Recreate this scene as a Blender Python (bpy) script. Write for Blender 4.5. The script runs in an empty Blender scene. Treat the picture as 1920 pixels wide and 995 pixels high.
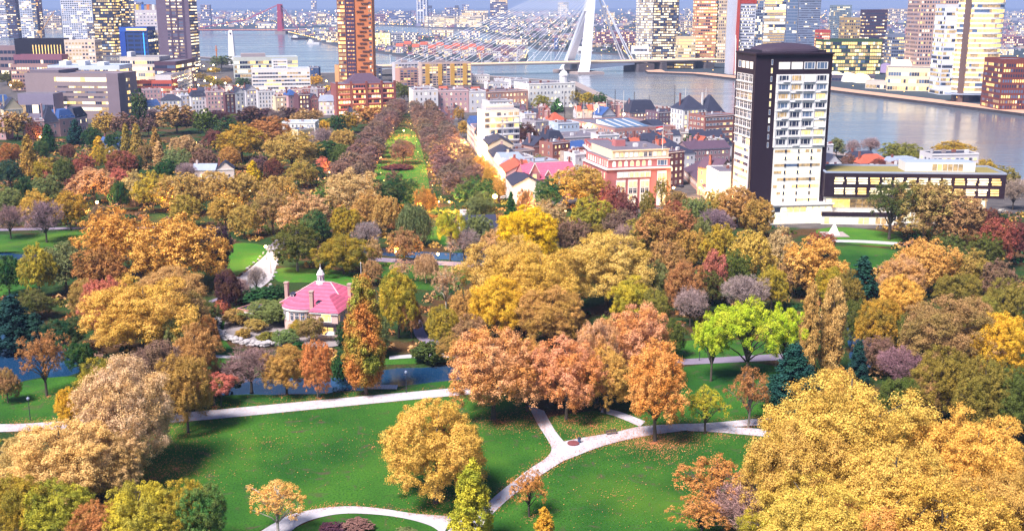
import bpy, bmesh, math, random
import numpy as np

# ------------------------------------------------------------------ camera
SC = bpy.context.scene
C = SC.collection
F, CX, CY, PITCH, CAM_H = 2034.0, 960.0, 497.5, math.radians(13.46), 92.0
cam_d = bpy.data.cameras.new('camera')
cam = bpy.data.objects.new('camera', cam_d)
C.objects.link(cam)
cam_d.sensor_width = 36.0
cam_d.lens = F / 1920.0 * 36.0
cam_d.clip_start, cam_d.clip_end = 1.0, 60000.0
cam.location = (0, 0, CAM_H)
cam.rotation_euler = (math.pi / 2 - PITCH, 0, 0)
SC.camera = cam

# ------------------------------------------------------------------ light
SUN_EL, SUN_AZ = math.radians(56), math.radians(222)     # azimuth clockwise from +Y: low behind the camera
W = bpy.data.worlds.new('World')
SC.world = W
W.use_nodes = True
wn = W.node_tree.nodes
wn.clear()
wo = wn.new('ShaderNodeOutputWorld')
wb = wn.new('ShaderNodeBackground')
ws = wn.new('ShaderNodeTexSky')
ws.sky_type = 'NISHITA'
ws.sun_disc = False
ws.sun_elevation = SUN_EL
ws.sun_rotation = SUN_AZ
ws.air_density, ws.dust_density, ws.ozone_density = 1.0, 0.0, 6.0
wb.inputs['Strength'].default_value = 0.062
W.node_tree.links.new(ws.outputs[0], wb.inputs[0])
W.node_tree.links.new(wb.outputs[0], wo.inputs[0])
sd = bpy.data.lights.new('sun', 'SUN')
sd.energy = 4.4
sd.angle = math.radians(18)
sd.color = (1.0, 0.92, 0.82)
sun = bpy.data.objects.new('sun', sd)
C.objects.link(sun)
sx, sy, sz = math.sin(SUN_AZ) * math.cos(SUN_EL), math.cos(SUN_AZ) * math.cos(SUN_EL), math.sin(SUN_EL)
from mathutils import Vector, Matrix
sun.rotation_euler = Vector((sx, sy, sz)).to_track_quat('Z', 'Y').to_euler()
sun.location = (0, -200, 300)
vs = SC.view_settings
vs.view_transform, vs.look = 'Standard', 'None'
vs.exposure, vs.gamma, vs.use_curve_mapping = 1.1, 1.0, False
SC.cycles.max_bounces = 5
SC.cycles.diffuse_bounces = 2
SC.cycles.glossy_bounces = 3
SC.cycles.transmission_bounces = 3
SC.cycles.transparent_max_bounces = 4
SC.cycles.volume_bounces = 0
SC.cycles.sample_clamp_indirect = 4.0
SC.cycles.caustics_reflective = False
SC.cycles.caustics_refractive = False

# ------------------------------------------------------------------ pixels of the photograph -> points of the place
CP, SP = math.cos(PITCH), math.sin(PITCH)
def ray(px, py):
    u, v = (px - CX) / F, (py - CY) / F
    return (u, CP - v * SP, -SP - v * CP)
def gp(px, py, z=0.0):
    r = ray(px, py)
    t = (z - CAM_H) / r[2]
    return (r[0] * t, r[1] * t)
def zat(px, py, dist_y):
    """height of what shows at row py, dist_y ahead"""
    r = ray(px, py)
    return CAM_H + r[2] / r[1] * dist_y
def topx(x, y, z):
    dz = z - CAM_H
    depth = y * CP - dz * SP
    return CX + F * x / depth, CY - F * (y * SP + dz * CP) / depth
def lerp(a, b, t): return a + (b - a) * t
def s2l(c):
    return tuple(((v / 255.0) / 12.92 if v / 255.0 <= 0.04045 else ((v / 255.0 + 0.055) / 1.055) ** 2.4) for v in c)

# ------------------------------------------------------------------ objects
def tag(o, label=None, cat=None, group=None, kind=None):
    if label: o['label'] = label
    if cat: o['category'] = cat
    if group: o['group'] = group
    if kind: o['kind'] = kind
    return o
def empty(name, loc=(0, 0, 0), rz=0.0):
    o = bpy.data.objects.new(name, None)
    C.objects.link(o)
    o.location = loc
    o.rotation_euler = (0, 0, rz)
    o.empty_display_size = 0.5
    return o
def link(name, me, parent=None, loc=None, rz=None, scale=None):
    o = bpy.data.objects.new(name, me)
    C.objects.link(o)
    if parent: o.parent = parent
    if loc: o.location = loc
    if rz: o.rotation_euler = (0, 0, rz)
    if scale: o.scale = scale
    return o

class MB:
    """collects faces and links them as ONE mesh object"""
    def __init__(s): s.v, s.f, s.m = [], [], []
    def face(s, pts, m=0):
        i = len(s.v); s.v.extend(pts); s.f.append(tuple(range(i, i + len(pts)))); s.m.append(m)
    def box(s, x0, y0, z0, x1, y1, z1, m=0, bottom=True, mt=None):
        i = len(s.v)
        s.v += [(x0, y0, z0), (x1, y0, z0), (x1, y1, z0), (x0, y1, z0), (x0, y0, z1), (x1, y0, z1), (x1, y1, z1), (x0, y1, z1)]
        fs = [(4, 5, 6, 7), (0, 1, 5, 4), (1, 2, 6, 5), (2, 3, 7, 6), (3, 0, 4, 7)]
        if bottom: fs.append((3, 2, 1, 0))
        for k, q in enumerate(fs):
            s.f.append(tuple(i + a for a in q)); s.m.append(mt if (mt is not None and k == 0) else m)
    def prism(s, pts, z0, z1, m=0, mt=None, bottom=False):
        n = len(pts); i = len(s.v)
        area = sum(pts[k][0] * pts[(k + 1) % n][1] - pts[(k + 1) % n][0] * pts[k][1] for k in range(n))
        if area < 0: pts = pts[::-1]
        s.v += [(p[0], p[1], z0) for p in pts] + [(p[0], p[1], z1) for p in pts]
        for k in range(n):
            j = (k + 1) % n
            s.f.append((i + k, i + j, i + n + j, i + n + k)); s.m.append(m)
        s.f.append(tuple(range(i + n, i + 2 * n))); s.m.append(m if mt is None else mt)
        if bottom: s.f.append(tuple(range(i + n - 1, i - 1, -1))); s.m.append(m)
    def ring(s, rings, m=0, cap=True, close=True):
        """lofts a list of rings (equal length lists of points)"""
        n = len(rings[0]); i = len(s.v)
        for r in rings: s.v += [tuple(p) for p in r]
        for a in range(len(rings) - 1):
            for k in range(n if close else n - 1):
                j = (k + 1) % n
                s.f.append((i + a * n + k, i + a * n + j, i + (a + 1) * n + j, i + (a + 1) * n + k)); s.m.append(m)
        if cap:
            s.f.append(tuple(i + k for k in range(n - 1, -1, -1))); s.m.append(m)
            b = i + (len(rings) - 1) * n
            s.f.append(tuple(b + k for k in range(n))); s.m.append(m)
    def tube(s, p0, p1, r0, r1=None, n=6, m=0, cap=True):
        r1 = r0 if r1 is None else r1
        a, b = Vector(p0), Vector(p1)
        d = (b - a)
        if d.length < 1e-6: return
        d.normalize()
        u = d.orthogonal().normalized(); w = d.cross(u)
        R = []
        for c, r in ((a, r0), (b, r1)):
            R.append([c + (u * math.cos(t) + w * math.sin(t)) * r for t in [2 * math.pi * k / n for k in range(n)]])
        s.ring(R, m, cap)
    def path(s, pts, radii, n=6, m=0):
        P = [Vector(p) for p in pts]; R = []
        u = None
        for k, p in enumerate(P):
            d = (P[min(k + 1, len(P) - 1)] - P[max(k - 1, 0)]).normalized()
            if u is None: u = d.orthogonal().normalized()
            u = (u - d * u.dot(d)).normalized(); w = d.cross(u)
            R.append([p + (u * math.cos(t) + w * math.sin(t)) * radii[k] for t in [2 * math.pi * q / n for q in range(n)]])
        s.ring(R, m, True)
    def lathe(s, prof, c=(0, 0), n=16, m=0, cap=True):
        s.ring([[(c[0] + r * math.cos(2 * math.pi * k / n), c[1] + r * math.sin(2 * math.pi * k / n), z) for k in range(n)] for r, z in prof], m, cap)
    def mesh(s, name, mats, smooth=False):
        me = bpy.data.meshes.new(name)
        me.from_pydata([tuple(p) for p in s.v], [], s.f)
        for m in (mats if isinstance(mats, (list, tuple)) else [mats]): me.materials.append(m)
        me.polygons.foreach_set('material_index', s.m)
        if smooth: me.polygons.foreach_set('use_smooth', [True] * len(s.f))
        me.update()
        return me
    def build(s, name, mats, parent=None, loc=None, rz=None, smooth=False):
        return link(name, s.mesh(name, mats, smooth), parent, loc, rz)

# ------------------------------------------------------------------ materials
def newmat(name):
    m = bpy.data.materials.new(name); m.use_nodes = True
    nt = m.node_tree; nt.nodes.clear()
    return m, nt, nt.nodes, nt.links
def mat(name, rgb, rough=0.8, var=0.15, scale=0.5, metallic=0.0, lin=False, coords='Object', spec=0.3, bump=0.0, detail=4.0):
    """principled surface whose colour wanders a little with noise (wear, dirt)"""
    m, nt, N, L = newmat(name)
    col = rgb if lin else s2l(rgb)
    o = N.new('ShaderNodeOutputMaterial'); p = N.new('ShaderNodeBsdfPrincipled')
    p.inputs['Roughness'].default_value = rough; p.inputs['Metallic'].default_value = metallic
    p.inputs['Specular IOR Level'].default_value = spec
    tc = N.new('ShaderNodeTexCoord'); nz = N.new('ShaderNodeTexNoise')
    nz.inputs['Scale'].default_value = scale; nz.inputs['Detail'].default_value = detail
    L.new(tc.outputs[coords], nz.inputs['Vector'])
    mx = N.new('ShaderNodeMix'); mx.data_type = 'RGBA'
    mx.inputs[6].default_value = (*[c * (1 - var) for c in col], 1)
    mx.inputs[7].default_value = (*[min(1, c * (1 + var)) for c in col], 1)
    L.new(nz.outputs['Fac'], mx.inputs[0]); L.new(mx.outputs[2], p.inputs['Base Color'])
    if bump:
        b = N.new('ShaderNodeBump'); b.inputs['Strength'].default_value = bump; b.inputs['Distance'].default_value = 0.1
        L.new(nz.outputs['Fac'], b.inputs['Height']); L.new(b.outputs[0], p.inputs['Normal'])
    L.new(p.outputs[0], o.inputs[0])
    return m
def emit(name, rgb, strength, sample=False, lin=False):
    m, nt, N, L = newmat(name)
    o = N.new('ShaderNodeOutputMaterial'); e = N.new('ShaderNodeEmission')
    e.inputs[0].default_value = (*(rgb if lin else s2l(rgb)), 1); e.inputs[1].default_value = strength
    L.new(e.outputs[0], o.inputs[0])
    if not sample: m.cycles.emission_sampling = 'NONE'
    return m
def litglass(name, rgb, strength, rgb2, scale=0.35):
    """a lit window: warm light with curtains and furniture breaking it up"""
    m, nt, N, L = newmat(name)
    o = N.new('ShaderNodeOutputMaterial'); p = N.new('ShaderNodeBsdfPrincipled')
    p.inputs['Base Color'].default_value = (0.25, 0.2, 0.13, 1); p.inputs['Roughness'].default_value = 0.25
    tc = N.new('ShaderNodeTexCoord'); nz = N.new('ShaderNodeTexNoise'); nz.inputs['Scale'].default_value = scale
    nz.inputs['Detail'].default_value = 3
    g = N.new('ShaderNodeNewGeometry')
    L.new(g.outputs['Position'], nz.inputs['Vector'])
    r = N.new('ShaderNodeValToRGB'); r.color_ramp.elements[0].position = 0.35; r.color_ramp.elements[1].position = 0.65
    r.color_ramp.elements[0].color = (*s2l(rgb2), 1); r.color_ramp.elements[1].color = (*s2l(rgb), 1)
    L.new(nz.outputs['Fac'], r.inputs[0]); L.new(r.outputs[0], p.inputs['Emission Color'])
    p.inputs['Emission Strength'].default_value = strength
    L.new(p.outputs[0], o.inputs[0])
    m.cycles.emission_sampling = 'NONE'
    return m
# ------------------------------------------------------------------ setting: ground, river, paths, lawns
def inpoly(X, Y, P):
    X = np.asarray(X, float); Y = np.asarray(Y, float)
    r = np.zeros(X.shape, bool); n = len(P); j = n - 1
    for i in range(n):
        xi, yi = P[i]; xj, yj = P[j]
        with np.errstate(divide='ignore', invalid='ignore'):
            c = ((yi > Y) != (yj > Y)) & (X < (xj - xi) * (Y - yi) / (yj - yi + 1e-12) + xi)
        r ^= c; j = i
    return r
def distpoly(X, Y, P, closed=True):
    d = np.full(X.shape, 1e9); n = len(P)
    for i in range(n if closed else n - 1):
        ax, ay = P[i]; bx, by = P[(i + 1) % n]
        vx, vy = bx - ax, by - ay
        t = np.clip(((X - ax) * vx + (Y - ay) * vy) / (vx * vx + vy * vy + 1e-9), 0, 1)
        d = np.minimum(d, np.hypot(X - ax - t * vx, Y - ay - t * vy))
    return d
def G(pts): return [gp(x, y) for x, y in pts]
def spline(pts, per=6, closed=True):
    """Catmull-Rom through points"""
    n = len(pts); out = []
    rng = range(n) if closed else range(n - 1)
    for i in rng:
        p = [pts[(i + k) % n] if closed else pts[min(max(i + k, 0), n - 1)] for k in (-1, 0, 1, 2)]
        for t in [q / per for q in range(per)]:
            out.append(tuple(0.5 * (2 * p[1][a] + (p[2][a] - p[0][a]) * t + (2 * p[0][a] - 5 * p[1][a] + 4 * p[2][a] - p[3][a]) * t * t
                       + (3 * p[1][a] - p[0][a] - 3 * p[2][a] + p[3][a]) * t ** 3) for a in (0, 1)))
    if not closed: out.append(tuple(pts[-1]))
    return out

PONDS = {
 'front': G([(395, 708), (470, 704), (560, 705), (650, 703), (725, 688), (800, 684), (860, 680), (905, 690), (880, 706), (820, 716), (760, 722), (700, 727), (560, 737), (470, 739), (420, 738)]),
 'left': G([(-60, 580), (20, 590), (70, 602), (110, 620), (140, 655), (150, 690), (118, 704), (60, 708), (10, 722), (-60, 735)]),
 'back': G([(670, 456), (760, 468), (880, 471), (960, 476), (960, 490), (870, 488), (770, 481), (690, 474)]),
 'right': G([(1600, 560), (1640, 590), (1660, 640), (1640, 680), (1600, 690), (1590, 640), (1585, 590)]),
 'farleft': G([(-20, 470), (45, 474), (85, 476), (85, 486), (40, 488), (-20, 490)]),
}
PONDS = {k: spline(v, 4) for k, v in PONDS.items()}
BANK_PX = [(-700, 96), (-100, 100), (375, 106), (450, 112), (560, 138), (640, 136), (745, 128), (890, 140), (1000, 148), (1080, 153), (1150, 186), (1250, 200), (1380, 225), (1480, 262), (1560, 284), (1700, 300), (1830, 316), (1920, 338), (2060, 372), (2500, 480)]
BANK = G(BANK_PX)
NEAR = BANK + [(1600, 400), (1600, -300), (-3000, -300), (-3000, BANK[0][1])]
WATER_Z = -2.6

m_ground = None
def ground_material():
    m, nt, N, L = newmat('park_soil_and_paving')
    o = N.new('ShaderNodeOutputMaterial'); p = N.new('ShaderNodeBsdfPrincipled'); p.inputs['Roughness'].default_value = 0.95
    p.inputs['Specular IOR Level'].default_value = 0.1
    g = N.new('ShaderNodeNewGeometry')
    def noise(s, d=6):
        n = N.new('ShaderNodeTexNoise'); n.inputs['Scale'].default_value = s; n.inputs['Detail'].default_value = d
        L.new(g.outputs['Position'], n.inputs['Vector']); return n
    def ramp(n, stops):
        r = N.new('ShaderNodeValToRGB'); e = r.color_ramp.elements
        e[0].position, e[0].color = stops[0][0], (*stops[0][1], 1); e[1].position, e[1].color = stops[-1][0], (*stops[-1][1], 1)
        for q, c in stops[1:-1]:
            x = e.new(q); x.color = (*c, 1)
        L.new(n.outputs['Fac'], r.inputs[0]); return r
    r1 = ramp(noise(0.06), [(0.3, (0.018, 0.05, 0.014)), (0.47, (0.03, 0.06, 0.018)), (0.56, (0.075, 0.045, 0.022)), (0.75, (0.13, 0.065, 0.03))])
    r2 = ramp(noise(1.7), [(0.3, (0.5, 0.5, 0.5)), (0.7, (1.35, 1.3, 1.25))])
    mul = N.new('ShaderNodeMix'); mul.data_type = 'RGBA'; mul.blend_type = 'MULTIPLY'; mul.inputs[0].default_value = 1
    L.new(r1.outputs[0], mul.inputs[6]); L.new(r2.outputs[0], mul.inputs[7])
    r3 = ramp(noise(0.15), [(0.3, (0.06, 0.055, 0.065)), (0.7, (0.13, 0.115, 0.12))])
    a = N.new('ShaderNodeAttribute'); a.attribute_name = 'city'
    mx = N.new('ShaderNodeMix'); mx.data_type = 'RGBA'
    L.new(a.outputs['Fac'], mx.inputs[0]); L.new(mul.outputs[2], mx.inputs[6]); L.new(r3.outputs[0], mx.inputs[7])
    L.new(mx.outputs[2], p.inputs['Base Color']); L.new(p.outputs[0], o.inputs[0])
    return m
CITY_EDGE = G([(-900, 205), (-100, 205), (170, 232), (300, 205), (480, 208), (560, 225), (640, 220), (715, 212), (790, 212), (850, 255), (920, 330), (960, 380), (1080, 385), (1200, 400), (1380, 410), (1430, 425), (1560, 430), (1760, 425), (1830, 400), (1960, 400), (2500, 480)])
CITY = CITY_EDGE + [(4000, 500), (4000, 4000), (-6000, 4000)]

def build_ground():
    xs = np.concatenate([np.linspace(-1500, -420, 60), np.linspace(-417, 420, 280), np.linspace(424, 1000, 60)])
    ys = np.concatenate([np.linspace(-250, 120, 20), np.linspace(123, 560, 180), np.linspace(566, 1900, 190)])
    X, Y = np.meshgrid(xs, ys)
    Z = 0.10 * np.sin(X / 37.0) * np.cos(Y / 29.0) * 0
    for P in PONDS.values():
        s = distpoly(X, Y, P); ins = inpoly(X, Y, P)
        Z = np.where(ins, np.minimum(Z, -0.25 - np.minimum(s, 3.0) * 0.6), Z)
    nx, ny = len(xs), len(ys)
    cx, cy = 0.25 * (X[:-1, :-1] + X[1:, :-1] + X[:-1, 1:] + X[1:, 1:]), 0.25 * (Y[:-1, :-1] + Y[1:, :-1] + Y[:-1, 1:] + Y[1:, 1:])
    keep = inpoly(cx, cy, NEAR)
    idx = np.arange(nx * ny).reshape(ny, nx)
    q = np.stack([idx[:-1, :-1], idx[:-1, 1:], idx[1:, 1:], idx[1:, :-1]], -1)[keep]
    me = bpy.data.meshes.new('ground')
    quads_to_mesh(me, np.stack([X, Y, Z], -1).reshape(-1, 3), q)
    a = me.attributes.new('city', 'FLOAT', 'POINT')
    a.data.foreach_set('value', inpoly(X, Y, CITY).astype(np.float32).ravel())
    me.materials.append(ground_material())
    tag(link('ground', me), kind='structure')
def quads_to_mesh(me, co, q):
    me.vertices.add(len(co)); me.vertices.foreach_set('co', np.asarray(co, np.float32).ravel())
    me.loops.add(q.size); me.loops.foreach_set('vertex_index', np.asarray(q, np.int32).ravel())
    me.polygons.add(len(q)); me.polygons.foreach_set('loop_start', np.arange(0, q.size, q.shape[1], dtype=np.int32))
    me.update(calc_edges=True)
build_ground()

def sheet(name, pts, z, m, kind='structure', depth=0.0):
    """a flat sheet over a (possibly concave) outline, triangulated"""
    bm = bmesh.new()
    vsx = [bm.verts.new((p[0], p[1], z)) for p in pts]
    f = bm.faces.new(vsx)
    f.normal_update()
    if f.normal.z < 0: f.normal_flip()
    bmesh.ops.triangulate(bm, faces=bm.faces[:])
    me = bpy.data.meshes.new(name); bm.to_mesh(me); bm.free()
    me.materials.append(m)
    return tag(link(name, me), kind=kind)

def water_mat(name, deep, bscale, bstr, rough, aniso=(1, 1, 1)):
    m, nt, N, L = newmat(name)
    o = N.new('ShaderNodeOutputMaterial'); p = N.new('ShaderNodeBsdfPrincipled')
    p.inputs['Base Color'].default_value = (*deep, 1); p.inputs['Roughness'].default_value = rough; p.inputs['IOR'].default_value = 1.33
    p.inputs['Specular IOR Level'].default_value = 0.5
    g = N.new('ShaderNodeNewGeometry'); mp = N.new('ShaderNodeMapping'); mp.inputs['Scale'].default_value = aniso
    n = N.new('ShaderNodeTexNoise'); n.inputs['Scale'].default_value = bscale; n.inputs['Detail'].default_value = 5
    L.new(g.outputs['Position'], mp.inputs[0]); L.new(mp.outputs[0], n.inputs['Vector'])
    b = N.new('ShaderNodeBump'); b.inputs['Strength'].default_value = bstr; b.inputs['Distance'].default_value = 0.6
    L.new(n.outputs['Fac'], b.inputs['Height']); L.new(b.outputs[0], p.inputs['Normal']); L.new(p.outputs[0], o.inputs[0])
    m2 = N.new('ShaderNodeMapping'); m2.inputs['Scale'].default_value = (0.004, 0.02, 1); n2 = N.new('ShaderNodeTexNoise'); n2.inputs['Scale'].default_value = 1.0; n2.inputs['Detail'].default_value = 6
    L.new(g.outputs['Position'], m2.inputs[0]); L.new(m2.outputs[0], n2.inputs['Vector'])
    r2 = N.new('ShaderNodeMapRange'); r2.inputs[1].default_value = 0.3; r2.inputs[2].default_value = 0.7; r2.inputs[3].default_value = rough * 0.4; r2.inputs[4].default_value = rough * 1.9
    L.new(n2.outputs['Fac'], r2.inputs[0]); L.new(r2.outputs[0], p.inputs['Roughness'])
    return m
M_RIVER = water_mat('river_water', (0.13, 0.15, 0.20), 0.10, 0.45, 0.14, (0.6, 1.6, 1))
M_POND = water_mat('pond_water', (0.012, 0.05, 0.13), 0.5, 0.09, 0.03)
M_POND.node_tree.nodes['Principled BSDF'].inputs['IOR'].default_value = 2.3
BIG = 45000
mb = MB(); mb.face([(-BIG, -2000, -9), (BIG, -2000, -9), (BIG, BIG, -9), (-BIG, BIG, -9)]); tag(mb.build('river_bed', mat('river_mud', (60, 60, 60), 0.9, 0.1, 0.02)), kind='structure')
mb = MB(); mb.face([(-9000, -1500, WATER_Z), (9000, -1500, WATER_Z), (9000, 9000, WATER_Z), (-9000, 9000, WATER_Z)]); tag(mb.build('river_water', M_RIVER), kind='structure')
for k, P in PONDS.items(): sheet('pond_water', P, -0.5, M_POND)

M_QUAY = mat('quay_stone', (95, 88, 95), 0.9, 0.3, 0.3)
M_QTOP = mat('quay_paving', (150, 135, 135), 0.9, 0.25, 0.15)
# quay edge of the near bank
def band(name, line, w, z0, z1, m, side=1):
    mb = MB(); n = len(line)
    L_ = []; R_ = []
    for i, p in enumerate(line):
        a, b = line[max(i - 1, 0)], line[min(i + 1, n - 1)]
        dx, dy = b[0] - a[0], b[1] - a[1]; l = math.hypot(dx, dy) or 1
        nx_, ny_ = dy / l, -dx / l
        L_.append(p); R_.append((p[0] + nx_ * w * side, p[1] + ny_ * w * side))
    for i in range(n - 1):
        a, b, c, d = L_[i], L_[i + 1], R_[i + 1], R_[i]
        mb.face([(a[0], a[1], z1), (d[0], d[1], z1), (c[0], c[1], z1), (b[0], b[1], z1)], 1)
        mb.face([(a[0], a[1], z0), (a[0], a[1], z1), (b[0], b[1], z1), (b[0], b[1], z0)], 0)
        mb.face([(c[0], c[1], z0), (c[0], c[1], z1), (d[0], d[1], z1), (d[0], d[1], z0)], 0)
    return tag(mb.build(name, m), kind='structure')
band('near_quay', BANK, 12, -9, 0.12, [M_QUAY, M_QTOP])

FAR_PX = [(-900, 47), (-100, 49), (375, 54), (560, 52), (700, 47), (860, 54), (960, 70), (1010, 92), (1100, 97), (1170, 102), (1186, 118), (1215, 135), (1300, 138), (1380, 147), (1480, 158), (1560, 169), (1700, 186), (1800, 198), (1920, 213), (2100, 236), (2600, 300)]
FARB = G(FAR_PX)
M_FAR = mat('far_land', (52, 62, 74), 0.95, 0.5, 0.006, coords='Object', detail=8)
mb = MB(); mb.prism(FARB + [(BIG, FARB[-1][1]), (BIG, BIG), (-BIG, BIG), (-BIG, FARB[0][1])], -9, 0.0, 0, 1)
tag(mb.build('far_bank', [M_QUAY, M_FAR]), kind='structure')
band('far_quay', FARB[10:], -26, -9, 0.15, [M_QUAY, mat('far_quay_paving', (190, 150, 130), 0.9, 0.2, 0.1)])
ISL = G([(540, 64), (590, 76), (650, 89), (720, 99), (800, 112), (900, 118), (985, 116), (990, 102), (930, 82), (800, 68), (700, 61), (600, 57), (545, 59)])
mb = MB(); mb.prism(ISL, -9, 0.05, 0, 1); tag(mb.build('river_island', [M_QUAY, M_FAR]), kind='structure')

# grass, paths
def grass_mat(name, base, hi, worn):
    m, nt, N, L = newmat(name)
    o = N.new('ShaderNodeOutputMaterial'); p = N.new('ShaderNodeBsdfPrincipled'); p.inputs['Roughness'].default_value = 0.9
    p.inputs['Specular IOR Level'].default_value = 0.15
    g = N.new('ShaderNodeNewGeometry')
    def noise(s, d=5, dist=0.0):
        n = N.new('ShaderNodeTexNoise'); n.inputs['Scale'].default_value = s; n.inputs['Detail'].default_value = d; n.inputs['Distortion'].default_value = dist
        L.new(g.outputs['Position'], n.inputs['Vector']); return n
    def mixc(f, a, b, lo=0.35, hi_=0.65):
        mr = N.new('ShaderNodeMapRange'); mr.inputs[1].default_value = lo; mr.inputs[2].default_value = hi_
        L.new(f.outputs['Fac'], mr.inputs[0])
        x = N.new('ShaderNodeMix'); x.data_type = 'RGBA'; L.new(mr.outputs[0], x.inputs[0])
        for k, c in ((6, a), (7, b)):
            if isinstance(c, tuple): x.inputs[k].default_value = (*c, 1)
            else: L.new(c, x.inputs[k])
        return x.outputs[2]
    c = mixc(noise(0.05, 4), base, hi)
    c = mixc(noise(2.5, 6), tuple(v * 0.6 for v in base), c, 0.25, 0.55)
    c = mixc(noise(0.03, 5, 0.3), c, (0.075, 0.16, 0.016), 0.52, 0.72)
    c = mixc(noise(0.28, 8, 0.8), c, worn, 0.58, 0.76)
    c = mixc(noise(5.0, 2), c, tuple(v * 1.5 for v in hi), 0.66, 0.8)
    L.new(c, p.inputs['Base Color'])
    b = N.new('ShaderNodeBump'); b.inputs['Strength'].default_value = 0.5; b.inputs['Distance'].default_value = 0.15
    L.new(noise(4.0, 4).outputs['Fac'], b.inputs['Height']); L.new(b.outputs[0], p.inputs['Normal'])
    L.new(p.outputs[0], o.inputs[0])
    return m
M_GRASS = grass_mat('lawn_grass', (0.012, 0.07, 0.010), (0.048, 0.15, 0.016), (0.075, 0.06, 0.04))
M_GRASS2 = grass_mat('far_lawn_grass', (0.03, 0.14, 0.012), (0.08, 0.2, 0.02), (0.12, 0.09, 0.03))
M_PATH = mat('pale_gravel_path', (180, 176, 188), 0.95, 0.3, 0.5, coords='Object', detail=10)
M_PATH2 = mat('grey_asphalt_path', (124, 114, 136), 0.95, 0.18, 0.3)
M_WORN = mat('worn_soil', (78, 100, 64), 0.95, 0.3, 0.8)
LAWNS = [
 ([(300, 800), (360, 784), (600, 762), (860, 738), (990, 756), (1004, 780), (1032, 832), (1024, 858), (908, 950), (840, 970), (640, 952), (545, 968), (420, 1010), (230, 960), (240, 890)], M_GRASS),
 ([(545, 1010), (585, 976), (640, 962), (700, 963), (760, 970), (815, 985), (826, 1010)], M_GRASS),
 ([(922, 964), (1008, 897), (1060, 864), (1130, 837), (1200, 820), (1270, 810), (1440, 818), (1480, 900), (1300, 1010), (915, 1010)], M_GRASS),
 ([(1022, 785), (1090, 772), (1130, 772), (1190, 792), (1196, 800), (1150, 811), (1090, 821), (1056, 826), (1040, 812)], M_GRASS),
 ([(1180, 760), (1270, 690), (1430, 682), (1520, 720), (1440, 784), (1310, 794), (1200, 800)], M_GRASS),
 ([(360, 774), (425, 741), (560, 740), (700, 730), (860, 712), (862, 729), (600, 751)], M_GRASS),
 ([(-60, 740), (10, 726), (60, 712), (140, 706), (160, 730), (110, 792), (-60, 796)], M_GRASS),
 ([(432, 462), (470, 456), (505, 464), (498, 476), (470, 498), (430, 520)], M_GRASS2),
 ([(517, 505), (560, 502), (640, 508), (700, 520), (650, 545), (590, 530), (522, 528)], M_GRASS2),
 ([(700, 492), (870, 503), (870, 530), (800, 545), (720, 520)], M_GRASS),
 ([(-60, 440), (60, 440), (165, 428), (160, 450), (110, 470), (20, 472), (-60, 470)], M_GRASS),
 ([(-60, 490), (40, 489), (80, 500), (60, 545), (-60, 560)], M_GRASS),
 ([(696, 345), (735, 248), (778, 248), (806, 360), (760, 372)], M_GRASS2),
 ([(1530, 432), (1585, 426), (1680, 440), (1680, 462), (1560, 452)], M_GRASS2),
 ([(1560, 462), (1680, 470), (1660, 500), (1580, 500)], M_GRASS),
 ([(1260, 640), (1440, 640), (1440, 664), (1270, 672)], M_GRASS),
 ([(380, 640), (420, 600), (440, 660), (640, 690), (420, 700)], M_GRASS),
 ([(650, 680), (800, 668), (860, 676), (725, 684)], M_GRASS),
 ([(815, 425), (850, 428), (860, 455), (800, 455)], M_GRASS2),
]
for i_, (P, m) in enumerate(LAWNS): sheet('lawn', spline(G(P), 3), 0.02 + 0.003 * i_, m)
N_STRIP = [0]
def strip(name, upper, lower, z=0.06, m=None):
    a, b = spline(G(upper), 5, False), spline(G(lower), 5, False)
    N_STRIP[0] += 1
    sheet(name, a + b[::-1], 0.09 + 0.005 * N_STRIP[0], m or M_PATH)
strip('park_path', [(-60, 795), (20, 795), (110, 790), (360, 772), (600, 750), (860, 727), (960, 720)], [(-60, 812), (20, 809), (110, 805), (350, 790), (600, 766), (860, 741), (960, 734)])
strip('park_path', [(470, 1008), (512, 982), (545, 965), (600, 953), (660, 949), (720, 954), (780, 963), (850, 968)], [(540, 1008), (552, 990), (585, 974), (640, 963), (700, 964), (760, 972), (808, 986), (830, 1003)])
strip('park_path', [(830, 1010), (850, 985), (905, 950), (940, 920), (990, 881), (1022, 860), (1034, 843), (1027, 825), (1008, 795), (990, 760)], [(895, 1010), (905, 985), (925, 962), (960, 930), (1008, 895), (1058, 863), (1080, 852), (1062, 833), (1040, 806), (1020, 770)])
strip('park_path', [(1056, 828), (1090, 821), (1150, 811), (1200, 800), (1270, 795), (1330, 793), (1450, 782)], [(1045, 868), (1070, 859), (1130, 836), (1200, 819), (1270, 809), (1330, 803), (1450, 796)], 0.09)
strip('park_path', [(1290, 797), (1350, 799), (1450, 806)], [(1290, 808), (1350, 811), (1450, 820)], 0.075)
strip('park_path', [(1130, 765), (1165, 773), (1210, 790)], [(1126, 773), (1160, 783), (1200, 800)], 0.065)
strip('park_path', [(1240, 675), (1330, 671), (1470, 663)], [(1240, 686), (1330, 682), (1470, 675)], 0.06, M_PATH2)
strip('park_path', [(690, 482), (760, 486), (960, 497)], [(690, 489), (760, 494), (960, 505)], 0.06, M_PATH2)
strip('park_path', [(-60, 430), (160, 426), (440, 425)], [(-60, 435), (160, 430), (440, 429)], 0.06, M_PATH2)
strip('park_path', [(730, 668), (800, 663), (860, 664)], [(730, 674), (800, 670), (860, 671)], 0.06, M_PATH)
strip('park_path', [(400, 666), (470, 669), (560, 676)], [(400, 671), (470, 674), (560, 683)], 0.06, M_PATH)
strip('park_path', [(1560, 450), (1620, 451), (1700, 456)], [(1560, 454), (1620, 456), (1700, 461)], 0.06, M_PATH)
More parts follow.
